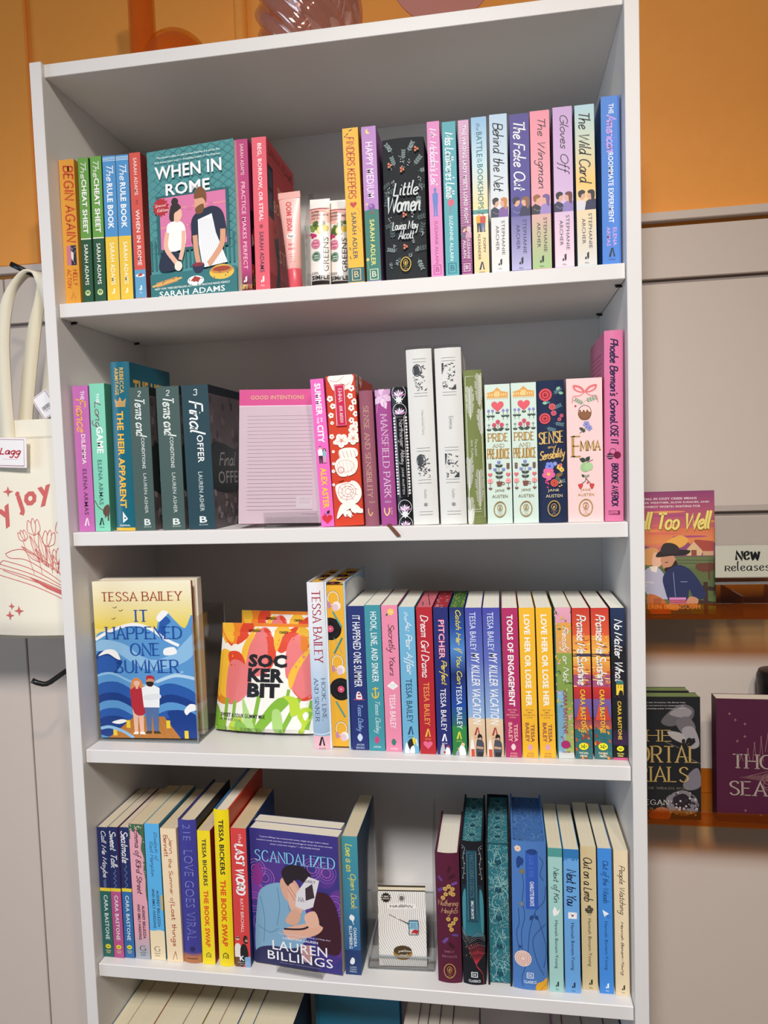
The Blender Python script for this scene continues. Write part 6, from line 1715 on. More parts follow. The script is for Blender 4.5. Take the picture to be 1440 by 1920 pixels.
def f(a):
    w = '#8a9aa0'
    for sd in (0, 1):
        X = (lambda u: u) if sd == 0 else (lambda u: 1 - u)
        a.L([(X(.06), .03), (X(.2), .05), (X(.12), .1), (X(.16), .18), (X(.08), .26)], .02, w, True)
        for i in range(7): a.C(X(.1 + .08 * (i % 2)), .05 + .035 * i, .025, '#b9a88a', 8)
    a.G(.3, .66, '#12242c', '#2a7080', .06, .94); a.P([(.05, .4), (.2, .34), (.16, .6), (.06, .64)], '#3f8a98', True); a.P([(.95, .4), (.8, .34), (.84, .6), (.94, .64)], '#3f8a98', True)
    a.R(.24, .72, .06, .56, '#1c4454'); a.L([(.29, .075), (.67, .075), (.67, .545), (.29, .545), (.29, .075)], .018, '#4f8090')
    a.T('WUTHERING HEIGHTS', .09, .385, .4, .56, '#5f7f88', 'serif', 13); a.T('EMILY BRONTE', .41, .535, .42, .54, '#dfe6e8', 'bold')
    for i in range(7): a.L([(0, .6 + .012 * i), (.3, .66 + .014 * i), (.7, .62 + .016 * i), (1, .66 + .012 * i)], .02, mixc('#1a1c22', '#7a7f84', random.random()), True)
    for i in range(9):
        e = (.22 + .09 * i, .7 + .03 * abs(i - 4) / 4)
        a.L([(.9, 1), (.86, .92), (.6, .86), (.4 + .06 * i, .79), e], .018, '#b83440', True); a.L([(.45 + .05 * i, .78), (e[0] + .1, e[1] + .05)], .012, '#c94a50', True)
    for i in range(14): a.C(.1 + .3 * random.random(), .68 + .14 * random.random(), .018, '#9a8a5a', 6)
    a.dk(.5, .925, '#e2e6e8')
D_('darkw', 'black hardcover with a teal panel and red branches, beside the maroon one', kind='hc', base='#14161d', spine=f, mat='cloth', page='#2f7480', top=mtop, d=.145)
D_('teal', 'hardcover turned pages out, its edges marbled in teal with dark hearts', kind='fore', base='#14161d', fore=mt, forecol='#2f7480', top=marble('#2f7480', '#9ccfd0', '#1d4f5e', 90, 6), d=.145, mat='cloth')
def f(a):
    d = '#24457e'
    a.R(.4, .76, .06, .45, '#3159b4'); a.P([(.42, .07), (.5, .05), (.68, .05), (.74, .075), (.6, .085)], '#20407e', True)
    a.T('JANE EYRE', .09, .24, .5, .64, '#4a74c8', 'serif', 13); a.T('CHARLOTTE BRONTE', .265, .43, .52, .64, '#e6ecf6', 'bold')
    for P_ in ([(.3, .2), (.34, .3), (.3, .4), (.36, .5), (.26, .62), (.3, .75)], [(.18, .45), (.2, .55), (.12, .62), (.2, .75)], [(.98, .3), (.92, .4), (.66, .47), (.8, .55), (.98, .72), (.9, .85)], [(.66, .47), (.5, .6), (.42, .8), (.26, .92), (.3, .98)], [(.98, .55), (.6, .65), (.7, .8), (.9, .9)], [(.8, .1), (.9, .14), (.82, .22), (.92, .26)]): a.L(P_, .018, d, True)
    a.leaf(.2, .1, .3, 1.2, '#22407f', .4); a.P([(.14, .12), (.24, .1), (.26, .16), (.16, .18)], '#22407f', True)
    a.flower(.18, .05, .09, '#e9cdb8', '#d89a8a', 6); a.flower(.3, .2, .08, '#7a7358', '#8a8060', 4); a.flower(.27, .42, .08, '#6f7a8a', '#8a90a0', 4); a.leaf(.62, .49, .2, 2.2, d); a.leaf(.66, .49, .18, 1.0, d)
    a.C(.3, .79, .25, '#e9cfc4'); 
    for r in (.2, .14, .08): a.ring(.3, .79, r, r, .02, '#c98f84', 14)
    a.leaf(.2, .7, .12, 1.2, d); a.dk(.5, .9, '#e6ecf4', .7)
    a.P([(.68, 1), (.7, .955), (.86, .94), (1, .92), (1, 1)], '#e0a52e', True); a.L([(.8, 1), (1, .95)], .02, '#b97a20')
D_('jane', 'thick mid blue hardcover with trailing vines and a pink rose', kind='hc', base='#4b79ba', spine=f, mat='cloth', page='#3f6cae', top=marble('#4470b0', '#6f9ad0', '#2c4f8c', 70, 9, False), d=.145)

def hannah(title, t0, t1, au, c, topc=None, icon=None, lc=None, afont='sans'):
    def f(a):
        if topc:
            a.B(0, .06, topc)
            for i in range(12): a.R(i / 12, i / 12 + .06, .055, .06 + .03 * random.random() * (1 if topc == '#2f77b4' else 0), topc)
        a.T(title, t0, t1, .2, .8, c, 'script', 12); a.T('Hannah Bonam-Young', au[0], au[1], .36, .64, c, afont, 22 if afont == 'script' else None)
        if icon: icon(a)
        a.dell(.56, .945, lc or c, .85)
    return f
def dove(a): a.P([(.3, .43), (.5, .41), (.62, .435), (.8, .42), (.68, .455), (.5, .465), (.36, .47)], '#f4f6f4', True); a.leaf(.5, .43, .3, -1.9, '#f4f6f4', .3)
def env(a): a.R(.26, .82, .435, .48, '#f3f1f4'); a.L([(.26, .435), (.54, .46), (.82, .435)], .03, '#cfcbd6'); a.heart(.54, .458, .09, '#8a2f3a')
def pot(a):
    a.R(.42, .66, .455, .48, '#b9a888')
    for u, t in ((.36, .44), (.52, .42), (.66, .435), (.6, .45), (.44, .45)): a.flower(u, t, .12, '#3a3a34', '#8a7a4a', 5)
def plane(a): a.P([(.28, .42), (.76, .445), (.5, .46), (.44, .47)], '#f0f4f8'); a.ring(.72, .468, .1, .1, .025, '#1d4a86', 12)
D_('kin', 'mint green slim paperback with a white dove, right of the thick blue hardcover', kind='pb', base='#a3d0c9', spine=hannah('Next of Kin', .135, .375, (.5, .835), '#22343c', '#4f9a94', dove), page='#e4dac0')
D_('you', 'light blue slim paperback with a white envelope', kind='pb', base='#69a6e0', spine=hannah('Next to You', .14, .39, (.51, .84), '#1c2c50', '#2f77b4', env), page='#e4dac0')
D_('limb', 'tan slim paperback with a small flower pot', kind='pb', base='#d9c597', spine=hannah('Out on a Limb', .08, .38, (.5, .835), '#2b2822', None, pot), page='#e4dac0', lcol='#3a3226')
D_('woods', 'vivid blue slim paperback with a white paper plane', kind='pb', base='#3f8bdc', spine=hannah('Out of the Woods', .085, .375, (.5, .835), '#173a6c', None, plane, '#f2f5f8'), page='#e4dac0', lcol='#23406a')
D_('people', 'cream slim paperback against the right side of the fourth shelf', kind='pb', base='#e6d2ad', spine=hannah('People Watching', .105, .44, (.49, .86), '#3a1a1c', None, None, '#2a1c1a', 'script'), page='#e4dac0')
# ================================================================ tube and sachets on the top shelf
tb = empty('lotion_tube', Matrix.Translation((.3500, .0500, ZA + .0004)) @ Matrix.Rotation(math.radians(-2.0), 4, 'Y'))
tag(tb, 'pink squeeze tube standing on its cap, beside the coral paperback', 'tube')
b = MB()
def tube_pt(u, v, l=0.0):
    t = 2 * math.pi * u
    h = .033 + .098 * v
    k = min(1, max(0, (v - .12) / .88))
    rx = .0102 + .0053 * k; ry = .0102 * (1 - k) + .0009 * k
    if v < .06: rx *= .9 + 1.6 * v; ry *= .9 + 1.6 * v
    return (-(rx + l) * math.cos(t), -(ry + l) * math.sin(t), h)
b.grid(tube_pt, 28, 24, '#f3bcb4')
b.box(-.0158, .0158, -.0012, .0012, .1295, .1385, '#f0b4ae', bev=.0004)
class TubeArt(Art): pass
a = TubeArt(b, lambda x, y, l: tube_pt(.5 * x / .03, 1 - y / .098, l + .0002), .03, .098)
def seg_text(txt, t0, t1, u0, u1, col, vert=True):
    if vert: a.T(txt, t1, t0, u1, u0, col, 'black', .03)
    else: a.H_(txt, u0, u1, t0, t1, col, 'bold')
seg_text('PIXIE MOO', .06, .47, .38, .56, '#d8505c')
a.E(.5, .545, .17, .15, '#f7efe9'); a.H_('Tester', .38, .62, .53, .56, '#3a2a2c', 'bold')
a.H_('hair', .38, .62, .64, .68, '#d8606a', 'bold'); a.H_('sleek', .36, .64, .70, .74, '#d8606a', 'bold')
for i, w in enumerate(('tame and', 'smooth', 'fly aways', '15 ml')): a.H_(w, .36, .64, .79 + .035 * i, .81 + .035 * i, '#dc8a88', 'sans')
b.build('tube_body', M['gloss'], tb)
b = MB(); b.tube([(0, 0, 0), (0, 0, .001), (0, 0, .0325), (0, 0, .0335)], [.0086, .0092, .0098, .0092], '#d95864', n=28); b.build('cap', M['gloss'], tb)

bn = empty('acrylic_bin', Matrix.Translation((.3672, .0420, ZA)))
tag(bn, 'small open clear acrylic bin holding the two sachets on the top shelf', 'display bin')
BW = .0560
prof = [(0, .0022), (.062, .0022), (.062, .132), (.05, .150), (.03, .142), (0, .088)]
for x in (0.0, BW - .0014): sheet('side_wall', [x] + prof, .0014, bn)
b = MB(); b.box(0, BW, 0, .062, .0003, .0022); b.build('base_plate', M['acryl_edge'], bn)
b = MB(); b.box(.0014, BW - .0014, -.0012, .0004, .0003, .024); b.build('front_lip', M['acrylic'], bn)
b = MB(); b.box(-.0003, .0015, -.0008, .0006, .0022, .089); b.build('polished_edge', M['acryl_edge'], bn)
def greens(a):
    w = '#ece6e0'
    a.B(0, 1, w); a.B(.0, .09, '#f4f1ee'); a.B(.1, .112, '#a03a4c'); a.B(.112, .262, '#edb9ae')
    a.H_('SUPER', .08, .5, .13, .155, '#2a1c1e', 'black'); a.H_('GREENS MIX', .08, .95, .165, .19, '#2a1c1e', 'black'); a.H_('RASPBERRY LEMONADE', .08, .6, .2, .225, '#6a3a3c', 'bold')
    for i in range(16): a.leaf(.1 + .75 * random.random(), .27 + .07 * random.random(), .28, 6 * random.random(), random.choice(['#5f7a3a', '#7a9a4a', '#4a6432']), .45)
    a.C(.56, .34, .2, '#e9cf52'); a.C(.56, .34, .15, '#f2e6a0'); a.C(.78, .32, .16, '#d9b93c')
    for u, t in ((.08, .38), (.2, .39), (.14, .41), (.28, .4)): a.C(u, t, .08, '#c2386a')
    a.C(.3, .49, .24, '#c4507a'); a.ring(.3, .49, .19, .19, .015, '#f0cfd8', 20); a.H_('ZERO', .2, .4, .46, .475, '#f6e2e8', 'bold'); a.H_('SUGAR', .17, .43, .49, .51, '#f6e2e8', 'bold')
    a.C(.32, .625, .24, '#3f6a50'); a.ring(.32, .625, .2, .2, .015, '#cfe0d2', 20); a.H_('SIMPLE', .2, .44, .61, .625, '#e6efe6', 'bold'); a.H_('GREENS', .2, .44, .635, .65, '#e6efe6', 'bold')
    a.T('GREENS', .79, .42, .92, .66, '#33302e', 'sans')
    a.H_('CLEAN', .08, .4, .79, .815, '#3a3634', 'sans'); a.H_('SIMPLE', .08, .95, .83, .875, '#1f1c1c', 'black'); a.R(.06, .94, .885, .925, '#2c2624'); a.H_('Dietary Supplement', .14, .86, .935, .95, '#3a3634', 'bold'); a.H_('NET WT. 0.4 OZ (12 G)', .1, .9, .965, .98, '#3a3634', 'bold')
def sachet(x, y, yaw, wd, hg, label):
    root = empty('drink_sachet', Matrix.Translation((x, y, ZA + .0026)) @ Matrix.Rotation(math.radians(yaw), 4, 'Z') @ Matrix.Rotation(-math.radians(6), 4, 'X'))
    tag(root, label, 'sachet', 'drink sachets in the acrylic bin')
    b = MB()
    bul = lambda u, v: .0042 * max(0, math.sin(math.pi * u)) ** .7 * min(1, 7 * v, 7 * (1 - v))
    b.grid(lambda u, v: ((u - .5) * wd, -bul(u, v), v * hg), 14, 20, '#ece6e0')
    b.grid(lambda u, v: ((.5 - u) * wd, bul(u, v) + .0004, v * hg), 14, 20, '#ece6e0')
    class Fx(Art):
        def emit(s, P, col, clip=True):
            P = clip_rect([(p[0] / s.W, p[1] / s.H) for p in P], 0, 1, 0, 1)
            for i in range(14):
                Q0 = clip_half(clip_half(P, 0, i / 14, False), 0, (i + 1) / 14, True) if len(P) >= 3 else []
                if len(Q0) < 3: continue
                for j in range(20):
                    Q = clip_half(clip_half(Q0, 1, j / 20, False), 1, (j + 1) / 20, True)
                    if len(Q) >= 3: b.poly([s.fn(p[0], p[1], .0002 + .00001 * s.lay) for p in Q], col)
    a = Fx(b, lambda x, y, l: ((x - .5) * wd, -bul(x, 1 - y) - l - .00012, (1 - y) * hg), wd, hg)
    a.text_mesh = True
    greens(a)
    b.build('printed_pouch', M['pouch'], root)
    c = MB(); c.box(-wd / 2, wd / 2, -.0005, .0009, hg - .012, hg + .001, '#f2efec', bev=.0002); c.build('crimped_seal', M['gloss'], root)
sachet(.3838, .0560, 1, .0285, .1300, 'white drink sachet with lemon print, left and front one in the acrylic bin')
sachet(.4080, .0660, 2, .0285, .1300, 'white drink sachet with lemon print, right one partly behind the golden yellow book')

# ================================================================ glass on top of the bookcase
TOP = ZT[1]
vo = empty('glass_vase', Matrix.Translation((.110, .120, TOP + .0003)))
tag(vo, 'orange glass ornament with a tall neck and round bulb, on top of the bookcase', 'glass ornament')
b = MB()
prof = [(.0232, 0), (.0225, .01), (.0205, .04), (.0197, .08), (.0193, .14), (.0200, .20), (.022, .23), (.024, .24)]
def lathe(b, prof, col, n=40, off=(0, 0, 0), rib=0, amp=0, tw=0):
    m = len(prof) - 1
    def fn(u, v):
        x = v * m; i = min(m - 1, int(x)); f_ = x - i
        r = prof[i][0] + (prof[i + 1][0] - prof[i][0]) * f_; z = prof[i][1] + (prof[i + 1][1] - prof[i][1]) * f_
        t = 2 * math.pi * u
        if rib: r *= 1 + amp * math.cos(rib * (t + tw * z))
        return (off[0] + r * math.cos(t), off[1] + r * math.sin(t), off[2] + z)
    b.grid(fn, n, m * 4, col)
lathe(b, prof, '#ffffff'); lathe(b, [(max(.001, r - .003), z + .002) for r, z in prof], '#ffffff')
b.build('neck', M['orange_glass'], vo)
b = MB()
sph = [(.051 * math.sin(math.pi * i / 24) + .0002, .051 - .051 * math.cos(math.pi * i / 24)) for i in range(25)]
lathe(b, sph, '#ffffff', 48, (.042, .024, 0))
lathe(b, [(r * .9, z * .92 + .003) for r, z in sph], '#ffffff', 40, (.042, .024, 0))
b.build('bulb', M['orange_glass'], vo)
vp = empty('glass_vase', Matrix.Translation((.365, .125, TOP + .0003)))
tag(vp, 'pink swirl ribbed round glass vase on top of the bookcase', 'vase')
b = MB()
N = 26
prof = []
for i in range(N + 1):
    t = math.pi * (.16 + .72 * i / N)
    prof.append((.074 * math.sin(t) ** .8, .088 - .095 * math.cos(t)))
prof = [(.0005, prof[0][1])] + prof + [(.034, .178), (.037, .186)]
lathe(b, prof, '#ffffff', 168, (0, 0, -prof[0][1]), 12, .055, 14)
lathe(b, [(r * .93, z + .001) for r, z in prof], '#ffffff', 120, (0, 0, -prof[0][1] + .002), 12, .04, 14)
b.build('ribbed_body', M['pink_glass'], vp)

# ================================================================ left: hooks and tote bags on the slat wall
def hook(name, pts, label, r=.0042):
    root = empty(name, Matrix.Translation(pts[0]))
    tag(root, label, 'hook', 'black slat wall hooks')
    o = Vector(pts[0])
    b = MB(); b.tube([Vector(p) - o for p in pts], r, n=14); b.build('rod', M['black'], root)
    b = MB(); b.box(-.018, .018, -.0008, .0014, -.022, .022, bev=.0006); b.build('wall_plate', M['black'], root)
HX = -.0820
hook('wall_hook', [(HX + .02, .2735, 1.735), (HX + .0185, .25, 1.737), (-.088, .142, 1.7690), (-.0905, .134, 1.7705), (-.0975, .1265, 1.7735), (-.1165, .1225, 1.7835), (-.1300, .1200, 1.7905)], 'black wall hook carrying the tote bags, left of the bookcase')
hook('wall_hook', [(-.058, .2735, 1.1715), (-.0595, .25, 1.169), (-.117, .134, 1.1165), (-.1205, .129, 1.1150), (-.1245, .126, 1.1153), (-.1335, .122, 1.1190), (-.1400, .1195, 1.1235)], 'empty black wall hook below the tote bag')

def strap(b, pts, wv, col, th=.0016):
    P = [Vector(p) for p in pts]
    n = len(P)
    V = []; F = []
    for i in range(n):
        d = (P[min(i + 1, n - 1)] - P[max(i - 1, 0)]).normalized()
        w = Vector(wv[i]) if isinstance(wv, list) else Vector(wv)
        w = (w - d * w.dot(d))
        nn = d.cross(w).normalized() * th
        V += [P[i] - w + nn, P[i] + w + nn, P[i] + w - nn, P[i] - w - nn]
    for i in range(n - 1):
        for k in range(4):
            F.append((i * 4 + k, i * 4 + (k + 1) % 4, (i + 1) * 4 + (k + 1) % 4, (i + 1) * 4 + k))
    F += [(3, 2, 1, 0), tuple((n - 1) * 4 + k for k in range(4))]
    b.mesh_faces(V, F, col, 0, True)

def spl3(pts, n=6):
    out = []
    m = len(pts)
    for i in range(m - 1):
        p0 = Vector(pts[max(i - 1, 0)]); p1 = Vector(pts[i]); p2 = Vector(pts[i + 1]); p3 = Vector(pts[min(i + 2, m - 1)])
        for k in range(n):
            t = k / n
            out.append(.5 * (2 * p1 + (p2 - p0) * t + (2 * p0 - 5 * p1 + 4 * p2 - p3) * t * t + (3 * p1 - p0 - 3 * p2 + p3) * t ** 3))
    out.append(Vector(pts[-1]))
    return out

def tote(x0, x1, y, zt, zb, label, printed, base, seed):
    root = empty('tote_bag', Matrix.Translation(((x0 + x1) / 2, y, zb)))
    tag(root, label, 'tote bag', 'cotton tote bags on the upper hook')
    W = x1 - x0; H = zt - zb
    rnd = random.Random(seed)
    ph = [rnd.random() * 6 for _ in range(4)]
    def dep(u, v):
        return .0035 * math.sin(5 * u + ph[0] + 2 * v) * (1 - .3 * v) + .002 * math.sin(13 * u + 4 * v + ph[1]) * (1 - v) ** .5
    b = MB()
    e = lambda u, v: .007 * max(0, math.sin(math.pi * u)) ** .4 * min(1, .15 + 6 * (1 - v) * .25) * min(1, 14 * v + .2)
    fr = lambda u, v: ((u - .5) * W, dep(u, v) - e(u, v), v * H)
    bk = lambda u, v: ((.5 - u) * W, dep(1 - u, v) + e(1 - u, v), v * H)
    b.grid(fr, 40, 40, base); b.grid(bk, 30, 30, base)
    hem = [fr(u / 40, .925) for u in range(41)]
    if printed:
        class Fx(Art):
            def emit(s, P, col, clip=True):
                P = clip_rect(P, 0, s.W, 0, s.H)
                if len(P) < 3: return
                n = 14
                for i in range(n):
                    Q = clip_half(clip_half(P, 0, s.W * i / n, False), 0, s.W * (i + 1) / n, True)
                    if len(Q) >= 3: b.poly([s.fn(p[0], p[1], .0003 + .00001 * s.lay) for p in Q], col)
        a = Fx(b, lambda x, y, l: (x - W / 2, fr(x / W, 1 - y / H)[1] - l, H - y), W, H)
        printed(a)
    b.build('bag_body', M['canvas'], root)
    return root, W, H

INK = '#cf6a68'
BX0, BX1, BY, BZT, BZB = -.318, -.0100, .1220, 1.5465, 1.1985
def px(x, z): return ((x - BX0) / (BX1 - BX0), (BZT - z) / (BZT - BZB))
def ink(a):
    a.R(0, 1, .078, .081, '#d9d2bd'); a.R(0, 1, .084, .0865, '#d3ccb6')
    def letter(ch, x, z, s_, rot):
        V, F = sans_mesh(ch, .045)
        c, d = math.cos(rot), math.sin(rot)
        a.nl()
        for f_ in F:
            P_ = []
            for i in f_:
                X, Y = V[i][0] + .16 * V[i][1], V[i][1]
                wx, wz = x + s_ * (X * c - Y * d), z + s_ * (X * d + Y * c)
                u, t = px(wx, wz); P_.append((u * a.W, t * a.H))
            a.emit(P_, INK)
    for ch, x, z, r in (('f', -.262, 1.262, 1.25), ('i', -.252, 1.290, 1.15), ('n', -.243, 1.302, 1.05), ('d', -.226, 1.330, .98), ('m', -.1985, 1.356, .76), ('y', -.1660, 1.3845, .60), ('j', -.1390, 1.4040, .46), ('o', -.1290, 1.4080, .38), ('y', -.1030, 1.4180, .27), ('i', -.068, 1.429, .1), ('n', -.058, 1.430, 0), ('b', -.034, 1.430, -.1)):
        letter(ch, x, z, .040, r)
    def Lw(pts, w=.0011, sm=True): a.L([px(*p) for p in pts], w / (BX1 - BX0), INK, sm)
    # open book
    for pts in ([(-.166, 1.333), (-.150, 1.339), (-.13, 1.337), (-.09, 1.312), (-.062, 1.285)], [(-.166, 1.333), (-.158, 1.326), (-.13, 1.322), (-.09, 1.297), (-.062, 1.274)], [(-.172, 1.322), (-.16, 1.320), (-.12, 1.306), (-.062, 1.272)], [(-.178, 1.316), (-.168, 1.314), (-.12, 1.298), (-.062, 1.269)],
                [(-.178, 1.316), (-.172, 1.322)], [(-.186, 1.309), (-.17, 1.308), (-.12, 1.292), (-.062, 1.266)], [(-.186, 1.309), (-.178, 1.316)], [(-.19, 1.302), (-.13, 1.284), (-.085, 1.264), (-.062, 1.250)], [(-.172, 1.3065), (-.09, 1.2765), (-.062, 1.262)], [(-.062, 1.285), (-.035, 1.305), (-.012, 1.318)], [(-.062, 1.25), (-.03, 1.27)]): Lw(pts)
    a.P([px(*p) for p in [(-.13, 1.296), (-.095, 1.280), (-.062, 1.2655), (-.062, 1.259), (-.1, 1.276)]], INK)
    # tulips
    def tulip(x, z, s_, r=0):
        R_ = lambda p: (x + s_ * (p[0] * math.cos(r) - p[1] * math.sin(r)), z + s_ * (p[0] * math.sin(r) + p[1] * math.cos(r)))
        for pts in ([(0, -1), (-.8, -.5), (-.8, .5), (-.6, 1), (-.2, .5)], [(0, -1), (.8, -.5), (.8, .5), (.6, 1), (.2, .5)], [(-.3, .5), (0, 1.2), (.3, .5), (.2, -.4), (0, -1)], [(-.3, .5), (-.2, -.4), (0, -1)]): Lw([R_(p) for p in pts], .0009)
    def blade(p, q, w):
        dx, dz = q[0] - p[0], q[1] - p[1]; l = math.hypot(dx, dz); nx, nz = -dz / l * w, dx / l * w
        Lw([p, (p[0] + dx * .4 + nx, p[1] + dz * .4 + nz), q], .0009); Lw([p, (p[0] + dx * .4 - nx, p[1] + dz * .4 - nz), q], .0009); Lw([p, q], .0006)
    for x, z, s_, r in ((-.117, 1.374, .0125, .1), (-.135, 1.361, .0085, .4), (-.092, 1.355, .0125, -.2), (-.078, 1.326, .012, -.1), (-.07, 1.372, .011, -.2), (-.05, 1.345, .012, -.4)): tulip(x, z, s_, r); Lw([(x, z - s_), (x * .7 - .024, 1.30)], .0007)
    for p, q, w in (((-.108, 1.318), (-.138, 1.345), .004), ((-.104, 1.318), (-.124, 1.362), .005), ((-.098, 1.312), (-.109, 1.368), .006), ((-.088, 1.305), (-.098, 1.345), .005), ((-.08, 1.3), (-.086, 1.33), .005), ((-.075, 1.296), (-.072, 1.325), .005), ((-.094, 1.31), (-.116, 1.34), .004), ((-.07, 1.29), (-.058, 1.32), .004)): blade(p, q, w)
    for x, z, s_ in ((-.1575, 1.4330, .0085), (-.165, 1.2330, .0080), (-.1475, 1.2405, .0085), (-.1605, 1.2480, .0058)):
        u, t = px(x, z); a.star(u, t, s_ / (BX1 - BX0), INK, 4, .32)
bag, W, H = tote(BX0, BX1, BY, BZT, BZB, 'cream canvas tote bag printed with red lettering and tulips, hanging left of the bookcase', ink, '#efe8d6', 3)
cx = (BX0 + BX1) / 2
def loc(pts): return [(x - cx, y - BY, z - BZB) for x, y, z in pts]
b = MB()
p = spl3(loc([(-.1545, .1195, 1.505), (-.1550, .119, 1.546), (-.1555, .119, 1.60), (-.1525, .119, 1.68), (-.137, .1205, 1.742), (-.112, .1235, 1.7735), (-.094, .1265, 1.7770), (-.082, .124, 1.765), (-.068, .121, 1.73), (-.052, .119, 1.68), (-.046, .119, 1.60), (-.046, .119, 1.505)]))
n = len(p)
wv = []
for i in range(n):
    f_ = i / (n - 1); k = max(0, 1 - abs(f_ - .5) * 4.5)
    wv.append((.0125 * (1 - k) + .002 * k, .0105 * k, .003 * (1 - k)))
strap(b, p, wv, '#ebe3cd'); b.build('handle', M['canvas'], bag)
b = MB()
p = spl3(loc([(-.132, .130, 1.505), (-.130, .131, 1.546), (-.122, .132, 1.60), (-.108, .133, 1.68), (-.094, .1345, 1.735), (-.088, .136, 1.7715), (-.082, .136, 1.7705), (-.074, .134, 1.735), (-.060, .132, 1.68), (-.05, .131, 1.60), (-.05, .130, 1.505)]))
n = len(p)
wv = []
for i in range(n):
    f_ = i / (n - 1); k = max(0, 1 - abs(f_ - .5) * 5)
    wv.append((.0125 * (1 - k) + .002 * k, .0075 * k, .002))
strap(b, p, wv, '#e6dcc2'); b.build('handle', M['canvas'], bag)
# swing tag on the bag front, price tag inside the opening
def f(a):
    a.L([(.03, .06), (.95, .06), (.95, .94), (.03, .94)], .012, '#b0788e'); a.H_('Lagg', .44, .88, .34, .66, '#c2404a', 'script', 26); a.R(.5, .82, .72, .73, '#c9a0aa')
b = MB()
tM = Matrix.Translation((-.1990 - cx, -.0155, 1.4740 - BZB)) @ Matrix.Rotation(math.radians(3), 4, 'Y')
W2, H2 = .083, .047
b.box(0, W2, 0, .0006, 0, H2, '#f4f0f1'); f(Art(b, lambda x, y, l: (x, -l, H2 - y), W2, H2))
o = b.build('swing_tag', M['matte'], bag); o.matrix_local = tM
b = MB(); b.box(0, .030, 0, .0006, 0, .040, '#f4f0f1')
a = Art(b, lambda x, y, l: (x, -l, .04 - y), .03, .04); a.L([(.06, .04), (.94, .04), (.94, .96), (.06, .96), (.06, .04)], .03, '#b0788e')
for i in range(16): a.R(.24 + .034 * i, .24 + .034 * i + random.choice([.012, .02]), .52, .68, '#2a2a2e')
a.H_('0 14262 88190', .24, .78, .71, .75, '#2a2a2e', 'sans')
o = b.build('price_tag', M['matte'], bag); o.matrix_local = Matrix.Translation((-.0960 - cx, .0085, 1.5450 - BZB)) @ Matrix.Rotation(math.radians(-32), 4, 'Y')
bag2, W, H = tote(BX0 + .004, BX1 + .001, BY + .030, BZT - .004, BZB - .0125, 'second cream tote bag behind the printed one, its lower edge showing', None, '#e6dcc4', 9)
cx2 = (BX0 + .004 + BX1 + .001) / 2
b = MB()
p = spl3([(x - cx2, y - BY - .030, z - BZB + .0125) for x, y, z in [(-.105, .150, 1.505), (-.104, .150, 1.546), (-.090, .149, 1.62), (-.078, .148, 1.68), (-.073, .147, 1.73), (-.0755, .1475, 1.7640), (-.071, .148, 1.7630), (-.058, .149, 1.72), (-.045, .149, 1.66), (-.042, .150, 1.60), (-.042, .150, 1.505)]])
n = len(p)
wv = [(.0125 * (1 - max(0, 1 - abs(i / (n - 1) - .5) * 5)) + .002, .007 * max(0, 1 - abs(i / (n - 1) - .5) * 5), .002) for i in range(n)]
strap(b, p, wv, '#f1ecdd'); b.build('handle', M['canvas'], bag2)

# ================================================================ right: amber ledges on the slat wall
RR = 'books on the amber wall ledges'
def ledge(z, label, hb, hl):
    root = empty('acrylic_ledge', Matrix.Translation((1.05, .22, z)))
    tag(root, label, 'wall ledge', 'amber acrylic wall ledges')
    x0, x1 = .8030 - 1.05, 1.36 - 1.05
    b = MB(); b.box(x0, x1, .1655 - .22, .2738 - .22, -.003, 0); b.build('base_plate', M['amber'], root)
    b = MB(); b.box(x0, x1, .1622 - .22, .1652 - .22, -.003, hl); b.build('front_lip', M['amber'], root)
    b = MB(); b.box(x0, x1, .2712 - .22, .2742 - .22, 0.0002, hb); b.build('back_plate', M['amber'], root)
    for xs in (.965 - 1.05, 1.03 - 1.05):
        if z > 1:
            b = MB(); b.box(xs, xs + .0022, .1662 - .22, .2700 - .22, 0.0003, .03); b.build('divider', M['amber'], root)
LZ1, LZ2 = 1.2190, .9075
ledge(LZ1, 'upper amber acrylic wall ledge with the cowboy romance and the sign', .040, .0200)
ledge(LZ2, 'lower amber acrylic wall ledge with the two dark books', .040, .0185)

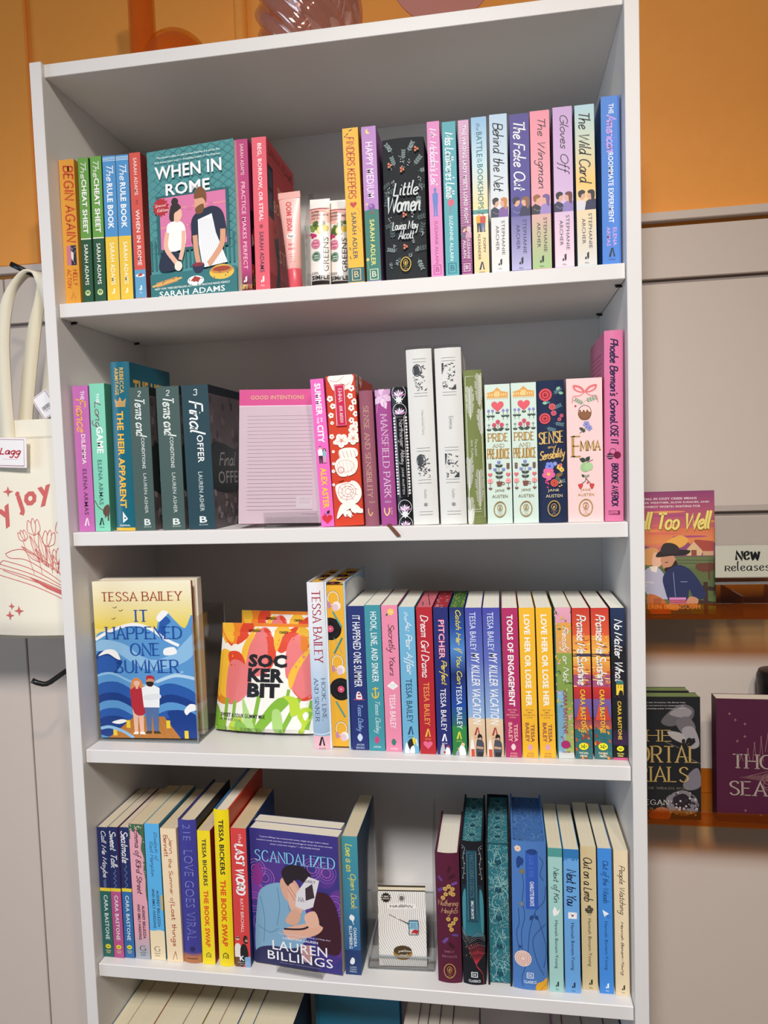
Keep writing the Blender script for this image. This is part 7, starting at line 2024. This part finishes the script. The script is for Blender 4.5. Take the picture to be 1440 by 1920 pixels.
def f(a):
    a.G(0, .3, '#8a3a6a', '#c8606c'); a.G(.3, .5, '#d8704e', '#e79a52'); a.G(.42, .5, '#e0824e', '#b5587a')
    for i in range(9): a.E(random.random(), .12 + .25 * random.random(), .2, .012, random.choice(['#e8945a', '#a94a7a', '#d96a5a']))
    a.P([(0, .5), (.2, .44), (.4, .5), (.62, .4), (.8, .46), (1, .42), (1, .6), (0, .6)], '#8a4a78', True); a.P([(.44, .42), (.6, .36), (.7, .4), (.6, .46)], '#e9a94e', True)
    a.B(.53, 1, '#5c6a3e'); a.P([(0, .5), (.3, .53), (1, .55), (1, .62), (0, .6)], '#66744a', True)
    a.P([(.68, .46), (.78, .395), (.98, .41), (.98, .5), (.68, .5)], '#a8483c'); a.P([(.66, .49), (.76, .41), (.86, .49), (.84, .525), (.68, .525)], '#d8b48a'); a.R(.73, .79, .48, .525, '#8a4a38'); a.R(.86, .98, .49, .525, '#c9a078')
    for t in (.56, .585): a.L([(.5, t), (1, t + .006)], .006, '#463a30')
    a.P([(.78, .6), (.9, .585), (.98, .59), (.98, .64), (.9, .66), (.8, .645)], '#6a3c2c', True); a.L([(.92, .64), (.93, .72)], .02, '#6a3c2c')
    for u in (.05, .86): a.R(u, u + .05, .74, 1, '#3c2a24')
    for t in (.78, .9): a.L([(0, t - .03), (.2, t)], .05, '#3c2a24'); a.L([(.78, t), (1, t + .02)], .05, '#3c2a24')
    # woman
    a.P([(.12, .52), (.04, .58), (.03, .66), (.1, .7), (.14, .62)], '#d99a5c', True); a.P([(.14, .5), (.26, .455), (.36, .48), (.36, .56), (.26, .6), (.16, .58)], '#d99a5c', True); a.P([(.3, .5), (.4, .52), (.4, .58), (.34, .62), (.28, .6)], '#e6b496', True)
    a.P([(.2, .64), (.32, .61), (.42, .68), (.5, .78), (.5, .86), (.4, .88), (.22, .84), (.17, .74)], '#b5b3c6', True); a.P([(.25, .61), (.34, .61), (.33, .66), (.27, .65)], '#f0e2d0')
    a.P([(.22, .84), (.4, .88), (.48, 1), (.26, 1)], '#c06a38', True); a.R(.29, .38, .87, .92, '#a85628')
    # man
    a.P([(.38, .54), (.52, .52), (.56, .6), (.5, .66), (.42, .64)], '#c98f70', True); a.P([(.42, .625), (.5, .61), (.55, .56), (.57, .62), (.5, .668), (.44, .66)], '#2a1c1a', True)
    a.P([(.33, .535), (.36, .49), (.46, .475), (.6, .475), (.72, .485), (.66, .52), (.5, .525)], '#2a2224', True); a.P([(.39, .5), (.41, .43), (.5, .42), (.58, .45), (.58, .5)], '#332a2c', True); a.P([(.41, .58), (.46, .572), (.46, .582)], '#2a1c1a')
    a.P([(.4, .7), (.48, .63), (.6, .6), (.74, .66), (.88, .82), (.84, .88), (.74, .86), (.7, .8), (.66, .92), (.48, .9), (.42, .8)], '#26305a', True)
    a.L([(.52, .66), (.54, .86)], .006, '#8f97b8'); a.R(.6, .68, .735, .74, '#8f97b8'); a.P([(.7, .86), (.8, .88), (.76, .95), (.66, .93)], '#c98f70', True)
    a.P([(.5, .92), (.68, .92), (.72, 1), (.5, 1)], '#4a5878')
    for i, c in enumerate(('#d88ac0', '#c05a72', '#cf7a8a')): a.R(.47, .66, .865 + .022 * i, .884 + .022 * i, c)
    a.P([(.44, .92), (.58, .93), (.56, .97), (.46, .96)], '#e6b496', True)
    a.H_('FALL IN COZY CREEK MEANS', .2, .8, .05, .068, '#f0dfe4', 'bold'); a.H_('SWEATER WEATHER, SLOW DANCES, AND', .06, .94, .083, .1, '#f0dfe4', 'bold'); a.H_('A COWBOY WORTH WAITING FOR', .12, .84, .115, .132, '#f0dfe4', 'bold')
    a.H_('Fall Too Well', .03, .965, .165, .31, '#8a6a1c', 'script', 24); a.H_('Fall Too Well', .03, .962, .162, .306, '#f0d878', 'script', 17)
    a.H_('A COZY CREEK', .04, .3, .735, .747, '#e9e4da', 'bold'); a.H_('NOVEL', .1, .22, .76, .772, '#e9e4da', 'bold'); a.H_('ERIN BRANSCOM', .22, .82, .92, .96, '#e6b088', 'bold')
face_out(.8095, .1795, LZ1 + .0003, 0, 2.5, .1240, .1825, .020, 'paperback cover of a cowboy and a blonde woman on the upper amber ledge', RR, kind='pb', base='#8a3a6a', right=f)

sg = empty('sign_holder', Matrix.Translation((.9250, .1560, 1.2700)) @ Matrix.Rotation(math.radians(2), 4, 'Z'))
tag(sg, 'cream sign card in a clear holder clipped to the upper amber ledge', 'sign')
b = MB(); b.box(.001, .108, 0, .0008, .0085, .0545, '#f6f0dc')
a = Art(b, lambda x, y, l: (.001 + x, -l, .0545 - y), .107, .046); a.H_('New', .27, .56, .2, .45, '#15161a', 'heavy', 30); a.H_('Releases', .13, .685, .5, .80, '#15161a', 'heavy', 27)
b.build('sign_card', M['matte'], sg)
b = MB(); b.box(0, .109, -.0024, -.0010, .0, .0555); b.build('front_sheet', M['film'], sg)
b = MB(); b.box(0, .109, .0014, .0026, -.030, .112); b.build('back_sheet', M['film'], sg)
b = MB(); b.box(0, .109, -.0026, .0026, -.0016, .0014); b.build('bottom_fold', M['acryl_edge'], sg)

def f(a):
    a.B(0, 1, '#16171b')
    def smoke(P_, c): a.P(P_, c, True)
    smoke([(.52, .2), (.66, .1), (.8, .06), (.92, .1), (.9, .18), (.76, .22), (.62, .24)], '#5f5a5e'); smoke([(.62, .14), (.78, .08), (.9, .12), (.82, .17)], '#8f898c'); smoke([(.7, .2), (.84, .16), (.94, .24), (.9, .34), (.78, .3)], '#6a6468'); smoke([(.78, .26), (.9, .24), (.97, .32), (.98, .4), (.88, .42), (.8, .36)], '#9a9498')
    smoke([(.6, .28), (.78, .3), (.82, .38), (.66, .34)], '#a9a29e'); smoke([(.0, .26), (.26, .2), (.3, .24), (.1, .3)], '#3a383c'); smoke([(.86, .62), (.97, .58), (1, .72), (.86, .76), (.78, .72)], '#75707a'); smoke([(.58, .82), (.78, .76), (.94, .82), (.96, .93), (.76, .97), (.6, .92)], '#7a7478'); smoke([(.66, .82), (.8, .79), (.88, .86), (.78, .93), (.68, .9)], '#241a24')
    smoke([(.36, .96), (.5, .9), (.62, .93), (.6, 1), (.4, 1)], '#9c5a3c')
    for i in range(26): a.C(.76 + .16 * random.random(), .34 + .06 * random.random(), .022, '#1c181c', 6)
    for i in range(60):
        u, t = .62 + .36 * random.random(), .78 + .18 * random.random(); a.C(u, t, .008 + .01 * random.random(), random.choice(['#b8b0b4', '#3a343a', '#1c181c']), 6)
    for P_ in ([(.1, .16), (.3, .22)], [(.55, .36), (.8, .43)], [(.8, .48), (1, .54)], [(.5, .88), (.58, .94)]): a.L(P_, .006, '#7a7878')
    g = '#b89a5a'
    for i, w in enumerate(('"Magic, action, and a dash of romance, The Mortal Trials', 'takes an epic concept and turns it in an unexpected way."', 'New York Times bestselling author of Phantom Hearts')): a.H_(w, .1, .82, .04 + .025 * i, .052 + .025 * i, '#c9c4c0', 'ital')
    a.H_('THE', .16, .64, .27, .36, g, 'serif', 13); a.H_('MORTAL', .04, .955, .40, .53, g, 'serif', 13); a.H_('TRIALS', .06, .84, .57, .69, g, 'serif', 13)
    a.H_('TRIALS OF WRATH, BOOK 1', .14, .86, .735, .755, '#a89a86', 'serif', 12); a.H_('MEGAN', .22, .6, .84, .88, '#d6d2cc', 'serif', 13); a.H_('SHANMUGAM', .1, .78, .905, .945, '#b0703a', 'serif', 13)
face_out(.7920, .1700, LZ2 + .0003, 2.5, .8, .1180, .1875, .022, 'black book with gold capitals and green page edges on the lower amber ledge', RR, kind='pb', base='#16171b', right=f, page='#7f8f5a')
face_out(.7900, .1945, LZ2 + .0003, 2.5, .8, .1100, .1890, .020, 'second black book with green page edges behind the first on the lower ledge', RR, kind='pb', base='#16171b', page='#7f8f5a')
def f(a):
    c = '#8f6a66'
    a.B(0, 1, '#4a1132')
    for sx in (-1, 1):
        a.L([(.57, .14), (.57 + sx * .06, .42)], .006, c); a.L([(.57, .2), (.57 + sx * .03, .42)], .005, c); a.L([(.57, .57), (.57 + sx * .3, .635), (.57 + sx * .06, .655)], .006, c); a.L([(.57, .72), (.57 + sx * .03, .76), (.57, .97)], .006, c)
        a.P([(.57 + sx * .02, .6), (.57 + sx * .34, .632), (.57 + sx * .02, .66)], mixc('#4a1132', c, .35)); a.P([(.57, .66), (.57 + sx * .03, .7), (.57, .96)], mixc('#4a1132', c, .4))
        for k in range(4):
            x = .57 + sx * (.1 + .07 * k); a.L([(x, .3 + .05 * k), (x - .02, .5)], .005, c); a.L([(x, .3 + .05 * k), (x + .02, .5)], .005, c); a.C(x, .3 + .05 * k, .008, c, 6)
    for k in range(6): a.ring(.57 + .05 * math.cos(k), .66 + .03 * math.sin(k), .06, .06, .006, c, 12)
    for u, t in ((.2, .17), (.3, .2), (.3, .3), (.22, .34), (.3, .9), (.46, .93), (.14, .12)): a.star(u, t, .02, c, 4)
    g = '#a39488'
    a.H_('THORN', .17, .88, .445, .555, g, 'serif', 15); a.H_('SEASON', .14, .97, .665, .775, g, 'serif', 15); a.H_('KIERA AZAR', .5, .96, .955, .975, '#7a4a4a', 'serif', 12)
face_out(.9315, .1720, LZ2 + .0003, -1.0, 1.2, .1320, .1860, .026, 'dark plum book with a silver star compass design on the lower amber ledge', RR, kind='pb', base='#4a1132', right=f, page='#e6dccb', lcol='#3a0d28')

cp = empty('travel_cup', Matrix.Translation((1.0405, .2370, LZ2 + .0004)))
tag(cp, 'black rounded cup at the right edge, behind the dark plum book', 'cup')
b = MB(); prof = [(.0005, 0), (.027, 0), (.029, .004), (.030, .11), (.031, .180), (.0315, .190)]; lathe(b, prof, '#1b1b1e', 40); b.build('cup_body', M['black'], cp)
b = MB(); prof = [(.0318, .190), (.0322, .194), (.032, .204), (.029, .212), (.0005, .214)]; lathe(b, prof, '#151517', 40); b.build('lid', M['black'], cp)

# ================================================================ fifth shelf: tops of books just inside the picture
RE = 'books on the bottom visible shelf'
E_x = [.0182, .0421, .0824, .1267, .1570, .1823, .2108, .2344, .2959]
covers = ['#3f6f9a', '#c9b48a', '#b8576a', '#5a7a6a', '#d0a04a', '#7a5a8a', '#4f86a8', '#1c2238']
for i in range(8):
    x0, x1 = E_x[i] + .0003, E_x[i + 1] - .0003
    stand(None, ((x0 + x1) / 2, .0245, x1 - x0, .2030 + (.0008 if i % 2 else 0), 0), ZE, '%s pale page block in the left run under the fourth shelf, seen from above' % ('first', 'second', 'third', 'fourth', 'fifth', 'sixth', 'seventh', 'eighth')[i], RE, kind='pb', base=covers[i], rcol='#1c2238' if i == 7 else covers[i], page='#e3d8ba', d=.14)
def f(a): a.B(0, 1, '#1d7f9c'); a.G(0, .5, '#1f86a6', '#1a7494'); a.R(0, .05, 0, 1, '#176a86')
face_out(.3070, .1500, ZE + .0005, 0, 0, .1385, .225, .024, 'plain teal blue hardcover facing out at the back of the bottom visible shelf', RE, kind='hc', base='#1a7896', right=f)
for i, (x0, x1, c) in enumerate(((.4607, .4831, '#a7697a'), (.4831, .4975, '#8a8f9a'), (.4975, .5151, '#5f5a6a'), (.5151, .5343, '#8a8f9a'), (.5343, .5741, '#2b2f52'))):
    stand(None, ((x0 + x1) / 2, .0245, x1 - x0 - .0006, .2030, 0), ZE, '%s grey white page block right of the teal hardcover, under the fourth shelf' % ('first', 'second', 'third', 'fourth', 'fifth')[i], RE, kind='pb', base=c, rcol='#24284a' if i == 4 else c, page='#dcd2c2', d=.135)
for i, (x0, x1, c, rc) in enumerate(((.6800, .6955, '#8f3a74', '#a84a86'), (.6958, .7236, '#b0a7a2', '#c9c2ba'), (.7240, .7560, '#b98a92', '#9c3a6c'), (.7564, .7800, '#8f97a8', '#8f97a8'))):
    stand(None, ((x0 + x1) / 2, .0245, x1 - x0 - .0006, .2040, 0), ZE, ('magenta covered', 'pale grey', 'pinkish grey', 'blue grey')[i] + ' book at the right end under the fourth shelf, top just visible', RE, kind='pb', base=c, rcol=rc, lcol=c, page='#cfc8c0', d=.14)
